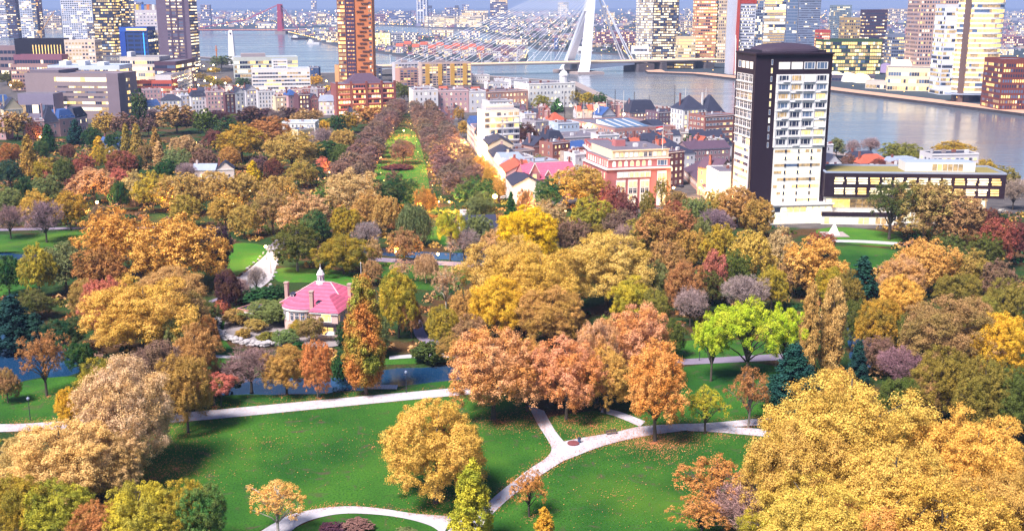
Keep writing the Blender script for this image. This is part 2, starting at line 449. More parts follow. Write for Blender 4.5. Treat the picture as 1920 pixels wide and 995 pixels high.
strip('park_path', [(505, 462), (530, 440), (560, 430)], [(523, 474), (545, 450), (570, 436)], 0.055, M_PATH2)
strip('park_path', [(390, 565), (440, 548), (480, 540)], [(390, 570), (440, 553), (482, 545)], 0.055, M_PATH2)
strip('park_path', [(775, 600), (778, 630), (810, 650), (860, 660)], [(790, 600), (800, 628), (822, 640), (870, 650)], 0.055, M_PATH2)
sheet('plaza', spline(G([(430, 540), (470, 503), (498, 478), (506, 463), (522, 466), (524, 478), (516, 505), (505, 528), (470, 548)]), 4), 0.2, mat('plaza_paving', (170, 163, 172), 0.95, 0.2, 0.4, detail=8))
# ------------------------------------------------------------------ trees: archetypes, then one Empty > crown, trunk per tree
def foliage_mat(name, transl=0.17):
    m, nt, N, L = newmat(name)
    o = N.new('ShaderNodeOutputMaterial')
    oi = N.new('ShaderNodeObjectInfo')
    at = N.new('ShaderNodeAttribute'); at.attribute_type = 'OBJECT'; at.attribute_name = 'second_colour'
    tc = N.new('ShaderNodeTexCoord'); nz = N.new('ShaderNodeTexNoise'); nz.inputs['Scale'].default_value = 4.5; nz.inputs['Detail'].default_value = 3
    add = N.new('ShaderNodeVectorMath'); add.operation = 'ADD'
    cmb = N.new('ShaderNodeCombineXYZ'); ml = N.new('ShaderNodeMath'); ml.operation = 'MULTIPLY'; ml.inputs[1].default_value = 37
    L.new(oi.outputs['Random'], ml.inputs[0]); L.new(ml.outputs[0], cmb.inputs[0]); L.new(ml.outputs[0], cmb.inputs[2])
    L.new(tc.outputs['Object'], add.inputs[0]); L.new(cmb.outputs[0], add.inputs[1]); L.new(add.outputs[0], nz.inputs['Vector'])
    mr = N.new('ShaderNodeMapRange'); mr.inputs[1].default_value = 0.4; mr.inputs[2].default_value = 0.62
    L.new(nz.outputs['Fac'], mr.inputs[0])
    mx = N.new('ShaderNodeMix'); mx.data_type = 'RGBA'
    L.new(mr.outputs[0], mx.inputs[0]); L.new(oi.outputs['Color'], mx.inputs[6]); L.new(at.outputs['Color'], mx.inputs[7])
    g = N.new('ShaderNodeNewGeometry')
    r = N.new('ShaderNodeMapRange'); r.inputs[3].default_value = 0.62; r.inputs[4].default_value = 1.32
    L.new(g.outputs['Random Per Island'], r.inputs[0])
    sc = N.new('ShaderNodeVectorMath'); sc.operation = 'SCALE'
    L.new(mx.outputs[2], sc.inputs[0]); L.new(r.outputs[0], sc.inputs['Scale'])
    d = N.new('ShaderNodeBsdfDiffuse'); t = N.new('ShaderNodeBsdfTranslucent'); ms = N.new('ShaderNodeMixShader'); ms.inputs[0].default_value = transl
    L.new(sc.outputs[0], d.inputs[0]); L.new(sc.outputs[0], t.inputs[0])
    L.new(d.outputs[0], ms.inputs[1]); L.new(t.outputs[0], ms.inputs[2]); L.new(ms.outputs[0], o.inputs[0])
    return m
M_LEAF = foliage_mat('leaves')
M_TWIG = foliage_mat('twigs', 0.0)
def bark_mat():
    m, nt, N, L = newmat('bark')
    o = N.new('ShaderNodeOutputMaterial'); p = N.new('ShaderNodeBsdfPrincipled'); p.inputs['Roughness'].default_value = 0.95
    oi = N.new('ShaderNodeObjectInfo'); tc = N.new('ShaderNodeTexCoord'); nz = N.new('ShaderNodeTexNoise'); nz.inputs['Scale'].default_value = 30
    L.new(tc.outputs['Object'], nz.inputs['Vector'])
    r = N.new('ShaderNodeMapRange'); r.inputs[3].default_value = 0.5; r.inputs[4].default_value = 1.4; L.new(nz.outputs['Fac'], r.inputs[0])
    sc = N.new('ShaderNodeVectorMath'); sc.operation = 'SCALE'
    L.new(oi.outputs['Color'], sc.inputs[0]); L.new(r.outputs[0], sc.inputs['Scale']); L.new(sc.outputs[0], p.inputs['Base Color']); L.new(p.outputs[0], o.inputs[0])
    return m
M_BARK = bark_mat()

def unit(v): return v / (np.linalg.norm(v, axis=-1, keepdims=True) + 1e-9)
def lobes_for(kind, rng):
    """centres (N,3) and radii (N) of the leafy boughs in a tree of height 1 (crown radius about .42)"""
    Cn, R = [], []
    if kind in ('round', 'plane', 'lime', 'linden', 'shrub', 'bare', 'sparse'):
        z0, z1, rw, n, lr = {'round': (0.07, 0.97, 0.42, 74, 0.088), 'plane': (0.06, 0.97, 0.43, 120, 0.070), 'lime': (0.30, 0.97, 0.43, 30, 0.085),
                             'linden': (0.08, 0.99, 0.36, 52, 0.085), 'shrub': (0.0, 0.9, 0.46, 34, 0.13), 'bare': (0.22, 0.97, 0.42, 44, 0.11), 'sparse': (0.3, 0.96, 0.38, 26, 0.09)}[kind]
        zc, hz = (z0 + z1) / 2, (z1 - z0) / 2
        gold = math.pi * (3 - math.sqrt(5)); ph = rng.uniform(0, 6)
        # outline wobble: a few bulges and dents so that no two sides match
        bul = [(rng.integers(2, 6), rng.uniform(0, 6.3), rng.uniform(0.06, 0.13)) for _ in range(4)]
        for i in range(n):
            u = 1 - 1.75 * (i + 0.5) / n            # from the top downwards, the underside stays open
            a = gold * i + ph + rng.normal(0, 0.15)
            s = math.sqrt(max(0, 1 - u * u))
            wob = 1 + sum(w * math.sin(k * a + p + 2 * u) for k, p, w in bul)
            if kind == 'linden': s = s ** 0.8 * (1.0 if u < 0.2 else 1 - 0.25 * (u - 0.2))
            if kind in ('lime', 'round', 'plane', 'linden') and rng.random() < 0.13: continue
            k = rng.choice([rng.uniform(0.84, 1.02), rng.uniform(0.62, 0.9)]) * wob
            r_ = lr * rng.uniform(0.7, 1.5)
            Cn.append((s * math.cos(a) * (rw - r_ * 0.6) * k, s * math.sin(a) * (rw - r_ * 0.6) * k, zc + u * (hz - r_ * 0.7) * min(1.02, k * 1.04)))
            R.append(r_)
        for i in range(n // 4):                      # a few inside so the crown is not hollow
            v = rng.normal(0, 1, 3); v = v / np.linalg.norm(v) * rng.uniform(0.1, 0.55)
            Cn.append((v[0] * rw, v[1] * rw, zc + v[2] * hz)); R.append(lr * 1.2)
    elif kind in ('column', 'cone', 'conifer', 'cypress'):
        n, rw, z0, rr = {'column': (46, 0.125, 0.05, 0.045), 'cone': (44, 0.26, 0.05, 0.08), 'conifer': (60, 0.28, 0.04, 0.07), 'cypress': (64, 0.22, 0.12, 0.07)}[kind]
        for i in range(n):
            t = (i + 0.5) / n; a = 2.4 * i + rng.normal(0, 0.3)
            prof = {'column': math.sin(math.pi * (0.12 + 0.86 * t)) ** 0.55, 'cone': (1 - t) ** 0.62 * min(1, 0.5 + 3 * t), 'conifer': (1 - t) ** 0.85 * min(1, 0.6 + 4 * t),
                    'cypress': (1 - t) ** 0.5 * min(1, 0.55 + 2 * t)}[kind]
            k = prof * rng.uniform(0.75, 1.1)
            Cn.append((math.cos(a) * rw * k * 0.8, math.sin(a) * rw * k * 0.8, z0 + (0.98 - z0) * t)); R.append(rr * (0.55 + 0.6 * prof))
        for i in range(n // 3):
            t = rng.uniform(0, 0.8); Cn.append((0, 0, z0 + (0.9 - z0) * t)); R.append(rr * (1.1 - 0.6 * t))
    elif kind == 'willow':
        for i in range(46):
            a = 2.4 * i; t = (i + 0.5) / 46
            s = math.sqrt(t); Cn.append((math.cos(a) * 0.4 * s, math.sin(a) * 0.4 * s, 0.9 - 0.35 * t * t + rng.normal(0, 0.03))); R.append(0.10)
    return np.array(Cn), np.array(R)

def crown_mesh(name, kind, seed, clumps, leaves, leaf):
    rng = np.random.default_rng(seed)
    Cn, R = lobes_for(kind, rng)
    cen = np.array([0, 0, 0.45])
    P, O = [], []
    for c, r in zip(Cn, R):
        out = unit((c - np.array([0, 0, c[2] * 0.55 + 0.15]))[None])[0]
        k = max(3, int(clumps * (r / R.mean()) ** 2))
        d = unit(rng.normal(0, 1, (k * 2, 3)) + out * 0.55 + np.array([0, 0, 0.3]))[:k]
        p = c + d * r * rng.uniform(0.55, 1.08, (k, 1))
        if kind == 'willow':
            q = rng.integers(2, 6, k)
            for j in range(k):
                for s in range(6):
                    if p[j, 2] - s * 0.07 < 0.08: break
                    P.append(p[j] + np.array([d[j, 0] * 0.01 * s, d[j, 1] * 0.01 * s, -s * 0.075])); O.append(d[j])
        else:
            P.extend(p); O.extend(d)
    P, O = np.array(P), np.array(O)
    n = len(P)
    cr = 0.029 if kind not in ('column', 'cypress', 'conifer') else 0.024
    if kind in ('bare',): cr = 0.045
    cs = rng.uniform(0.7, 1.45, (n, 1, 1))
    od = unit(rng.normal(0, 1, (n, leaves, 3)) + O[:, None, :] * 0.5 + np.array([0, 0, 0.25]))
    off = od * cr * cs * rng.uniform(0.25, 1.4, (n, leaves, 1))
    pos = (P[:, None, :] + off).reshape(-1, 3)
    out = np.repeat(O, leaves, 0)
    N = len(pos)
    if kind == 'bare':
        t = unit(out + np.array([0, 0, 0.25]) + rng.normal(0, 0.5, (N, 3)))
        b = unit(np.cross(t, rng.normal(0, 1, (N, 3))))
        ha, hb = leaf * rng.uniform(1.6, 3.6, (N, 1)), leaf * rng.uniform(0.10, 0.2, (N, 1))
    else:
        nr = unit(out * 0.35 + od.reshape(-1, 3) * 0.85 + np.array([0, 0, 0.15]) + rng.normal(0, 0.55, (N, 3)))
        t = unit(np.cross(nr, rng.normal(0, 1, (N, 3))))
        b = np.cross(nr, t)
        ha = leaf * rng.uniform(0.4, 0.8, (N, 1)); hb = ha * rng.uniform(0.5, 0.85, (N, 1))
        if kind == 'willow':
            t = unit(np.array([0, 0, -1.0]) + rng.normal(0, 0.2, (N, 3))); b = unit(np.cross(t, rng.normal(0, 1, (N, 3)))); ha *= 1.5; hb *= 0.6
        if kind == 'column':
            t = unit(np.array([0, 0, 1.0]) + rng.normal(0, 0.45, (N, 3))); b = unit(np.cross(t, rng.normal(0, 1, (N, 3))))
            ha *= 1.3
    bend = np.cross(t, b) * ha * 0.25
    co = np.stack([pos - t * ha, pos + b * hb + bend, pos + t * ha, pos - b * hb + bend], 1).reshape(-1, 3)
    lim = 0.02 if kind == 'shrub' else 0.05
    co[:, 2] = np.maximum(co[:, 2], lim)
    me = bpy.data.meshes.new(name)
    quads_to_mesh(me, co, np.arange(4 * N).reshape(N, 4))
    me.materials.append(M_TWIG if kind == 'bare' else M_LEAF)
    return me

def trunk_mesh(name, kind, seed):
    rng = np.random.default_rng(seed)
    Cn, R = lobes_for(kind, np.random.default_rng(seed))
    mb = MB()
    if kind in ('column', 'cone', 'conifer', 'cypress'):
        mb.path([(0, 0, -0.02), (0, 0, 0.03), (0.002, 0, 0.3), (0, 0.002, 0.65), (0, 0, 0.95)], [0.03, 0.018, 0.014, 0.008, 0.002], 7)
        for i in range(10):
            c = Cn[int(i * len(Cn) / 14)]
            mb.path([(0, 0, max(0.08, c[2] - 0.06)), (c[0] * 0.6, c[1] * 0.6, c[2] - 0.01), (c[0], c[1], c[2])], [0.006, 0.004, 0.0015], 4)
        return mb.mesh(name, M_BARK, True)
    if kind != 'shrub':
        h = {'lime': 0.42, 'sparse': 0.5}.get(kind, 0.36)
        j = rng.normal(0, 0.012, 2)
        mb.path([(0, 0, -0.02), (0, 0, 0.025), (j[0] * .5, j[1] * .5, h * 0.55), (j[0], j[1], h), (j[0] * 2, j[1] * 2, 0.62), (j[0] * 2, j[1] * 2, 0.86)],
                [0.034, 0.022, 0.018, 0.016, 0.009, 0.002], 8)
    k = {'bare': 26, 'sparse': 18, 'lime': 20, 'willow': 14}.get(kind, 14)
    for i in range(k):
        c = Cn[int(i * len(Cn) / k) % len(Cn)]
        zb = min(0.62, max(0.22, c[2] - 0.28 - 0.1 * rng.random())) if kind != 'shrub' else 0.0
        m1 = np.array([c[0] * 0.35, c[1] * 0.35, lerp(zb, c[2], 0.45) + 0.02]) + rng.normal(0, 0.012, 3)
        e = c + np.array([c[0], c[1], 0.12]) * 0.12
        mb.path([(0, 0, zb), m1, c, e], [0.012, 0.008, 0.004, 0.0012], 5)
        for q in range(4 if kind in ('bare', 'sparse') else 2):
            d = unit((rng.normal(0, 1, 3) + np.array([c[0], c[1], 0.2]) * 2)[None])[0] * R.mean() * 1.2
            s = m1 + (c - m1) * rng.uniform(0.3, 1)
            mb.path([s, s + d * 0.5 + rng.normal(0, 0.006, 3), s + d], [0.004, 0.0025, 0.0008], 4)
    return mb.mesh(name, M_BARK, True)

ARCH = {}
def arch(kind, lod, count, clumps, leaves, leaf):
    ARCH[(kind, lod)] = [(crown_mesh('crown', kind, 100 + 7 * i + sum(map(ord, kind)), clumps, leaves, leaf),
                          trunk_mesh('trunk', kind, 100 + 7 * i + sum(map(ord, kind)))) for i in range(count)]
#        kind      lod n  clumps leaves leaf
arch('round',   'near', 4, 13, 78, 0.0108)
arch('round',   'mid',  4, 9, 40, 0.0175)
arch('round',   'far',  2, 4, 11, 0.044)
arch('plane',   'near', 4, 12, 88, 0.0090)
arch('plane',   'mid',  3, 7, 38, 0.0160)
arch('lime',    'near', 3, 17, 70, 0.0115)
arch('linden',  'mid',  3, 7, 26, 0.023)
arch('linden',  'near', 2, 12, 80, 0.0112)
arch('shrub',   'near', 2, 16, 16, 0.04)
arch('shrub',   'mid',  2, 12, 10, 0.06)
arch('bare',    'near', 2, 16, 10, 0.016)
arch('bare',    'mid',  2, 14, 8, 0.018)
arch('sparse',  'near', 3, 10, 34, 0.0142)
arch('column',  'near', 2, 20, 34, 0.0115)
arch('cone',    'near', 2, 12, 44, 0.015)
arch('cone',    'mid',  2, 14, 12, 0.028)
arch('cypress', 'near', 2, 22, 34, 0.0125)
arch('conifer', 'near', 2, 18, 20, 0.018)
arch('conifer', 'mid',  2, 12, 10, 0.03)
arch('willow',  'mid',  1, 8, 7, 0.03)

PAL = {'sand': ((234, 194, 130), (212, 168, 100)), 'poplar': ((212, 184, 108), (184, 152, 84)),   # first and second leaf colour of a kind of foliage, as seen in even light
 'gold': ((238, 188, 94), (218, 164, 72)), 'paleyellow': ((236, 204, 112), (222, 182, 84)), 'yellow': ((234, 190, 62), (220, 170, 52)), 'lemon': ((240, 202, 34), (230, 184, 30)),
 'cream': ((255, 204, 170), (246, 190, 134)), 'tan': ((208, 172, 124), (186, 148, 98)), 'ochre': ((200, 160, 94), (178, 140, 74)), 'rust': ((184, 126, 78), (160, 112, 64)),
 'orange': ((208, 136, 80), (190, 122, 64)), 'salmon': ((232, 170, 130), (224, 156, 90)), 'brown': ((178, 136, 92), (152, 120, 74)), 'goldbrown': ((192, 152, 78), (164, 134, 62)),
 'mauve': ((142, 110, 96), (120, 94, 84)), 'purple': ((124, 88, 102), (108, 76, 84)), 'maroon': ((118, 70, 70), (104, 62, 66)), 'red': ((156, 88, 80), (140, 78, 66)), 'pinkred': ((204, 124, 106), (186, 100, 84)),
 'olive': ((146, 132, 58), (120, 118, 52)), 'goldolive': ((188, 154, 50), (150, 136, 48)), 'yellowgreen': ((196, 178, 56), (152, 152, 50)), 'lime': ((166, 190, 38), (192, 194, 52)), 'green': ((84, 130, 62), (104, 136, 60)),
 'darkgreen': ((44, 84, 52), (56, 92, 50)), 'teal': ((42, 76, 74), (44, 80, 66)), 'greygreen': ((122, 134, 84), (104, 122, 76)), 'bare': ((162, 138, 138), (142, 120, 116)), 'barepurple': ((146, 116, 124), (122, 98, 102)),
 'darkpurple': ((84, 60, 74), (94, 60, 66)), 'rustgreen': ((204, 130, 72), (146, 146, 64)), 'avenue': ((150, 120, 104), (126, 104, 100)), 'orangegold': ((238, 184, 96), (228, 160, 70)), 'darkolive': ((92, 104, 48), (74, 92, 46)),
}
GAIN = 1.18
def albedo(c):
    l = s2l(c)
    g = 0.3 * l[0] + 0.6 * l[1] + 0.1 * l[2]; l = [max(0.004, (g + (v - g) * 0.97) * GAIN) for v in l]; k = min(1.0, 0.80 / max(l))
    return tuple(v * k for v in l)
TREES = []
rt = random.Random(5)
def tree(cx, yt, w, h=None, kind='round', col='ochre', yb=None, cat='tree', name=None, label=None, group=None, bark=(0.09, 0.07, 0.06), lod=None):
    """cx, yt: where the top shows in the photograph, w: width of the crown there, h: height in metres (or yb: row of the foot)"""
    if yb is not None:
        x, y = gp(cx, yb); h = zat(cx, yt, y + 0.8)
    else:
        x, y = gp(cx, yt, h * 0.97)
    r = ray(cx, yt); slant = math.sqrt(x * x + y * y + (CAM_H - h * 0.6) ** 2)
    wid = (1.13 if y < 330 else 1.2) * w / F * slant * math.cos(math.atan2(abs(cx - CX), F)) * 0.98
    lod = lod or ('near' if y < 330 else ('mid' if y < 760 else 'far'))
    k = (kind, lod)
    if k not in ARCH: k = next(q for q in ((kind, 'mid'), (kind, 'near'), ('round', 'mid')) if q in ARCH)
    rad = {'column': 0.16, 'cone': 0.28, 'conifer': 0.29, 'cypress': 0.25, 'linden': 0.40, 'shrub': 0.5, 'sparse': 0.41, 'willow': 0.46, 'bare': 0.46}.get(kind, 0.455)
    s = wid / 2 / rad
    nm = name or ('birch_tree' if bark == (0.5, 0.45, 0.4) else None) or {'bare': 'bare_tree', 'linden': 'linden_tree', 'cone': 'pointed_tree', 'cypress': 'cypress_tree', 'shrub': 'bush', 'conifer': 'conifer_tree', 'column': 'poplar_tree', 'willow': 'willow_tree'}.get(kind, 'tree')
    root = empty(nm, (x, y, 0), rt.uniform(0, 6.28))
    crown, trunk = ARCH[k][rt.randrange(len(ARCH[k]))]
    a, b = PAL[col]
    j = [rt.uniform(0.9, 1.1) for _ in range(3)]
    if kind in ('round', 'plane') and col not in ('cream', 'lemon', 'salmon', 'yellow'):
        q = rt.choice([(160, 146, 64), (178, 140, 80), (206, 172, 110), (140, 126, 66)]); b = tuple(lerp(u, w_, 0.3) for u, w_ in zip(b, q))
    sy = s * rt.uniform(0.88, 1.12)
    if kind == 'shrub':
        c = link('foliage', crown, root, scale=(s, s, h)); t = link('stem', trunk, root, scale=(s * .5, s * .5, h))
    else:
        c = link('crown', crown, root, scale=(s, sy, h)); t = link('trunk', trunk, root, scale=(s, sy, h))
    c.color = (*[v * q for v, q in zip(albedo(a), j)], 1)
    c['second_colour'] = [v * q for v, q in zip(albedo(b), j)]
    t.color = (*bark, 1)
    tag(root, label, {'shrub': 'bush', 'conifer': 'conifer', 'cone': 'pointed tree', 'linden': 'linden tree', 'bare': 'bare tree'}.get(kind, cat), group)
    TREES.append(dict(o=root, cx=cx, yt=yt, w=w, kind=kind, col=col, h=h, x=x, y=y, label=label))
    return root
WHITE_BARK = (0.5, 0.45, 0.4)
GREY_BARK = (0.2, 0.17, 0.15)
# ---- the lawn in front: each of these is told apart by hand
tree(818, 750, 178, yb=942, kind='plane', col='gold', label='golden tree standing alone on the lawn between the two paths', lod='near')
tree(884, 872, 84, 16, 'cone', 'yellowgreen', label='narrow yellow-green tree tapering to a point, where the curving path meets the lawn')
tree(1021, 956, 52, 9, 'cone', 'yellow', label='small yellow pointed tree cut off by the lower edge, right of the path')
tree(992, 878, 68, yb=968, kind='sparse', col='orange', label='young half-bare orange tree beside the rising pale path')
tree(522, 893, 96, yb=1003, kind='sparse', col='paleyellow', bark=WHITE_BARK, label='white-stemmed birch with thin golden leaves at the bend of the lower path')
gp_ = 'golden plane trees massed in the lower corner'
for cx, yt, w, h, lb in [(1600, 712, 300, 27, 'tallest crown of the golden plane trees, its orange top behind it'), (1838, 778, 210, 23, 'golden plane tree under the olive trees by the right edge'),
        (1500, 800, 200, 22, 'golden plane tree overhanging the right lawn, first of its mass'), (1690, 838, 250, 23, 'golden plane tree in the middle of the large golden mass'),
        (1545, 905, 230, 19, 'low golden plane tree above the pinkish bare shrub'), (1770, 915, 260, 21, 'golden plane tree low in the mass, cut by the lower edge'), (1895, 880, 190, 21, 'golden plane tree low in the corner of the picture'), (1640, 955, 200, 17, 'lowest golden plane tree, only its top in view')]:
    tree(cx, yt, w, h, 'plane', 'gold', label=lb, group=gp_, lod='near')
tree(1580, 688, 84, 21, 'round', 'orangegold', label='orange treetop peeping up behind the tallest golden plane tree', lod='near')
tree(1345, 862, 140, 12, 'sparse', 'orange', label='sparse orange shrubby tree at the left skirt of the golden planes')
tree(1392, 905, 130, 10, 'bare', 'bare', label='bare pinkish twiggy shrub among the orange leaves below the golden planes')
tree(1318, 932, 110, 8, 'sparse', 'orange', label='low orange bush-like tree spilling onto the right lawn')
tree(1455, 955, 130, 12, 'plane', 'goldolive', label='olive gold low tree under the golden planes', lod='near')
# chestnuts
tree(925, 612, 176, yb=786, kind='round', col='salmon', label='broad salmon and orange chestnut left of the forked path', lod='near')
tree(988, 634, 92, yb=770, kind='round', col='orangegold', label='orange chestnut pressed against the broad one left of the forked path', lod='near')
tree(1062, 628, 134, yb=785, kind='round', col='salmon', label='salmon chestnut right of the forked path, in the middle of its clump', lod='near')
tree(1120, 588, 90, yb=755, kind='round', col='salmon', label='pinkish chestnut rising behind the clump at the fork', lod='near')
tree(1134, 645, 104, yb=775, kind='round', col='orangegold', label='orange-gold chestnut at the right side of the forked path clump', lod='near')
tree(1192, 566, 132, yb=722, kind='round', col='salmon', label='tall salmon chestnut behind, nearest the big gold trees', lod='near')
tree(1228, 640, 114, yb=828, kind='linden', col='orangegold', lod='near', label='orange and gold tree standing at the path edge with fallen leaves round it')
tree(1322, 722, 74, yb=812, kind='sparse', col='yellowgreen', label='small bright yellow-green tree beside the path junction', lod='near')
tree(1403, 684, 78, yb=802, kind='sparse', col='rust', bark=GREY_BARK, label='rusty tree with a bare spiky top between two paths')
tree(1333, 577, 84, yb=714, kind='lime', col='lime', label='lime yellow open tree left of the tall lime green one')
tree(1398, 556, 140, yb=712, kind='lime', col='lime', label='tall lime green spreading tree with a leaning trunk by the grey path')
tree(1468, 562, 84, yb=706, kind='lime', col='lime', label='lime green tree half hidden by the twin pale poplars')
tree(1482, 645, 108, yb=770, kind='conifer', col='teal', label='blue-green conifer below the twin poplars')
tree(1524, 540, 34, 25, 'column', 'poplar', label='left poplar of the two tall pale columns')
tree(1567, 528, 39, 26, 'column', 'poplar', label='right and taller poplar of the two tall pale columns')
tree(1520, 690, 60, 13, 'conifer', 'teal', label='low teal conifer behind the golden planes, under the poplars')
# left lower corner
tree(28, 892, 112, 15, 'round', 'goldolive', label='golden olive tree in the lower left corner')
tree(100, 905, 118, 14, 'round', 'yellowgreen', label='yellow-green tree second from the lower left corner')
tree(182, 940, 100, 12, 'round', 'rust', label='low rust tree between two yellow-green ones along the lower edge')
tree(255, 908, 130, 15, 'round', 'yellowgreen', label='bright yellow-green tree, left of the greener one on the lower edge')
tree(335, 906, 110, 14, 'round', 'goldolive', label='yellow tree in the middle of the lower left row')
tree(375, 908, 96, 14, 'round', 'green', label='greener tree at the lawn end of the lower left row')
tree(238, 668, 178, yb=888, kind='plane', col='cream', label='large pale cream tree at the left end of the main path', lod='near')
tree(110, 795, 190, 17, 'plane', 'sand', label='pale tan tree spreading in front of the cream one', lod='near')
tree(205, 815, 110, 14, 'round', 'sand', label='tan tree between the cream trees and the lawn', lod='near')
tree(30, 818, 80, 13, 'round', 'sand', label='pale tan tree at the left edge below the path', lod='near')
tree(178, 676, 84, 15, 'round', 'goldolive', label='yellow olive tree behind the left shoulder of the cream tree')
tree(128, 728, 56, 10, 'round', 'yellow', label='small yellow tree beside the path at the left of the cream tree')
tree(288, 640, 120, 19, 'round', 'mauve', label='mauve tree behind the top of the cream tree')
tree(342, 662, 112, 19, 'round', 'goldbrown', label='golden brown tree right behind the cream tree')
tree(362, 612, 104, 18, 'round', 'ochre', label='ochre tree beside the dark leaf-covered slope')
tree(398, 702, 84, 8, 'lime', 'pinkred', label='low spreading pinkish tree at the pond end beside the path')
tree(88, 616, 78, yb=742, kind='sparse', col='rust', label='rusty tree alone on the small left lawn by the water', lod='near')
tree(18, 558, 108, 15, 'conifer', 'teal', label='dark teal conifer over the left pond')
tree(62, 590, 70, 10, 'conifer', 'teal', label='low dark conifer beside the bright water at the left')
tree(8, 690, 50, 9, 'round', 'brown', label='brown tree at the left edge above the path')
# around the villa
tree(508, 562, 84, 8, 'round', 'greygreen', label='pale green tree on the villa terrace', lod='near')
tree(582, 592, 48, 8, 'round', 'brown', label='brown tree in front of the villa wall', lod='near')
tree(416, 562, 30, 6, 'round', 'pinkred', label='small reddish tree at the end of the villa outbuilding')
tree(440, 580, 50, 5, 'round', 'ochre', label='small ochre tree inside the stone terrace wall')
tree(686, 518, 84, yb=738, kind='cypress', col='rustgreen', bark=(0.25, 0.16, 0.12), label='tall rust and green feathery cypress beside the villa')
tree(745, 508, 86, 20, 'round', 'goldolive', label='yellow olive tree right behind the tall cypress', lod='near')
tree(596, 634, 70, yb=745, kind='round', col='orange', label='round orange tree beside the pond below the villa', bark=GREY_BARK, lod='near')
tree(538, 645, 92, yb=738, kind='plane', col='goldbrown', label='many-stemmed golden brown tree beside the pond', lod='near')
tree(472, 648, 104, yb=735, kind='bare', col='barepurple', label='half-bare purple tree leaning over the pond')
tree(480, 540, 74, 5, 'shrub', 'darkgreen', label='dark clipped evergreen beside the villa gate')
tree(513, 534, 44, 5, 'shrub', 'darkgreen', label='dark evergreen bush close behind the villa chimney')
for cx, yt, yb in [(452, 520, 566), (482, 498, 552), (436, 545, 572)]:
    tree(cx, yt, 34, yb=yb, kind='bare', col='bare', label={452: 'leafless tree in front of the plaza', 482: 'leafless tree on the pale plaza', 436: 'smallest leafless tree at the plaza corner'}[cx])
tree(558, 416, 84, yb=508, kind='round', col='darkolive', label='dense dark olive tree behind the villa roof', bark=GREY_BARK)
tree(645, 438, 84, yb=514, kind='plane', col='goldolive', label='golden olive tree standing behind the villa turret', lod='near')
tree(687, 415, 46, 12, 'bare', 'bare', label='bare grey tree between the golden tree and the willow')
tree(757, 430, 58, 13, 'round', 'brown', label='round brown tree below the weeping willow')
tree(700, 447, 28, 11, 'round', 'tan', label='slim tan tree by the back pond')
tree(752, 488, 38, 8, 'sparse', 'tan', bark=WHITE_BARK, label='small birch on the lawn behind the yellow tree')
tree(798, 478, 40, 10, 'willow', 'tan', bark=WHITE_BARK, label='drooping pale birch on the back lawn')
tree(835, 498, 62, 15, 'sparse', 'tan', bark=WHITE_BARK, label='tan birch with white stems left of the big gold trees')
tree(697, 488, 36, 9, 'round', 'brown', label='brown bushy tree behind the villa flagpole')
tree(828, 574, 58, 13, 'round', 'goldolive', label='dark gold tree left of the salmon chestnuts')
tree(868, 545, 60, 13, 'round', 'ochre', label='ochre tree wedged between the birch and the big gold trees')
tree(880, 592, 64, 12, 'round', 'brown', label='brown tree just above the broad chestnut')
tree(775, 388, 60, 16, 'willow', 'greygreen', label='grey-green weeping willow by the back pond')
tree(844, 386, 46, yb=488, kind='lime', col='yellowgreen', label='slim lime green tree standing on the pond bank')
# big gold group in the middle
tree(985, 390, 122, 22, 'round', 'lemon', label='vivid lemon yellow tree in the middle of the park', lod='near')
tree(945, 445, 150, 24, 'plane', 'paleyellow', label='pale gold tree below the vivid lemon one, to its left', lod='near')
tree(1012, 462, 150, 25, 'plane', 'gold', label='ochre gold tree at the heart of the big gold group', lod='near')
tree(1140, 440, 166, 25, 'plane', 'paleyellow', label='big pale yellow tree right of the gold group', lod='near')
tree(932, 520, 110, 18, 'plane', 'yellow', label='yellow lower crown under the gold group', lod='near')
tree(1035, 540, 120, 17, 'plane', 'ochre', label='ochre lower crown in the gold group above the chestnuts', lod='near')
tree(1185, 520, 80, 16, 'round', 'yellowgreen', label='yellow-green crown under the big pale yellow tree')
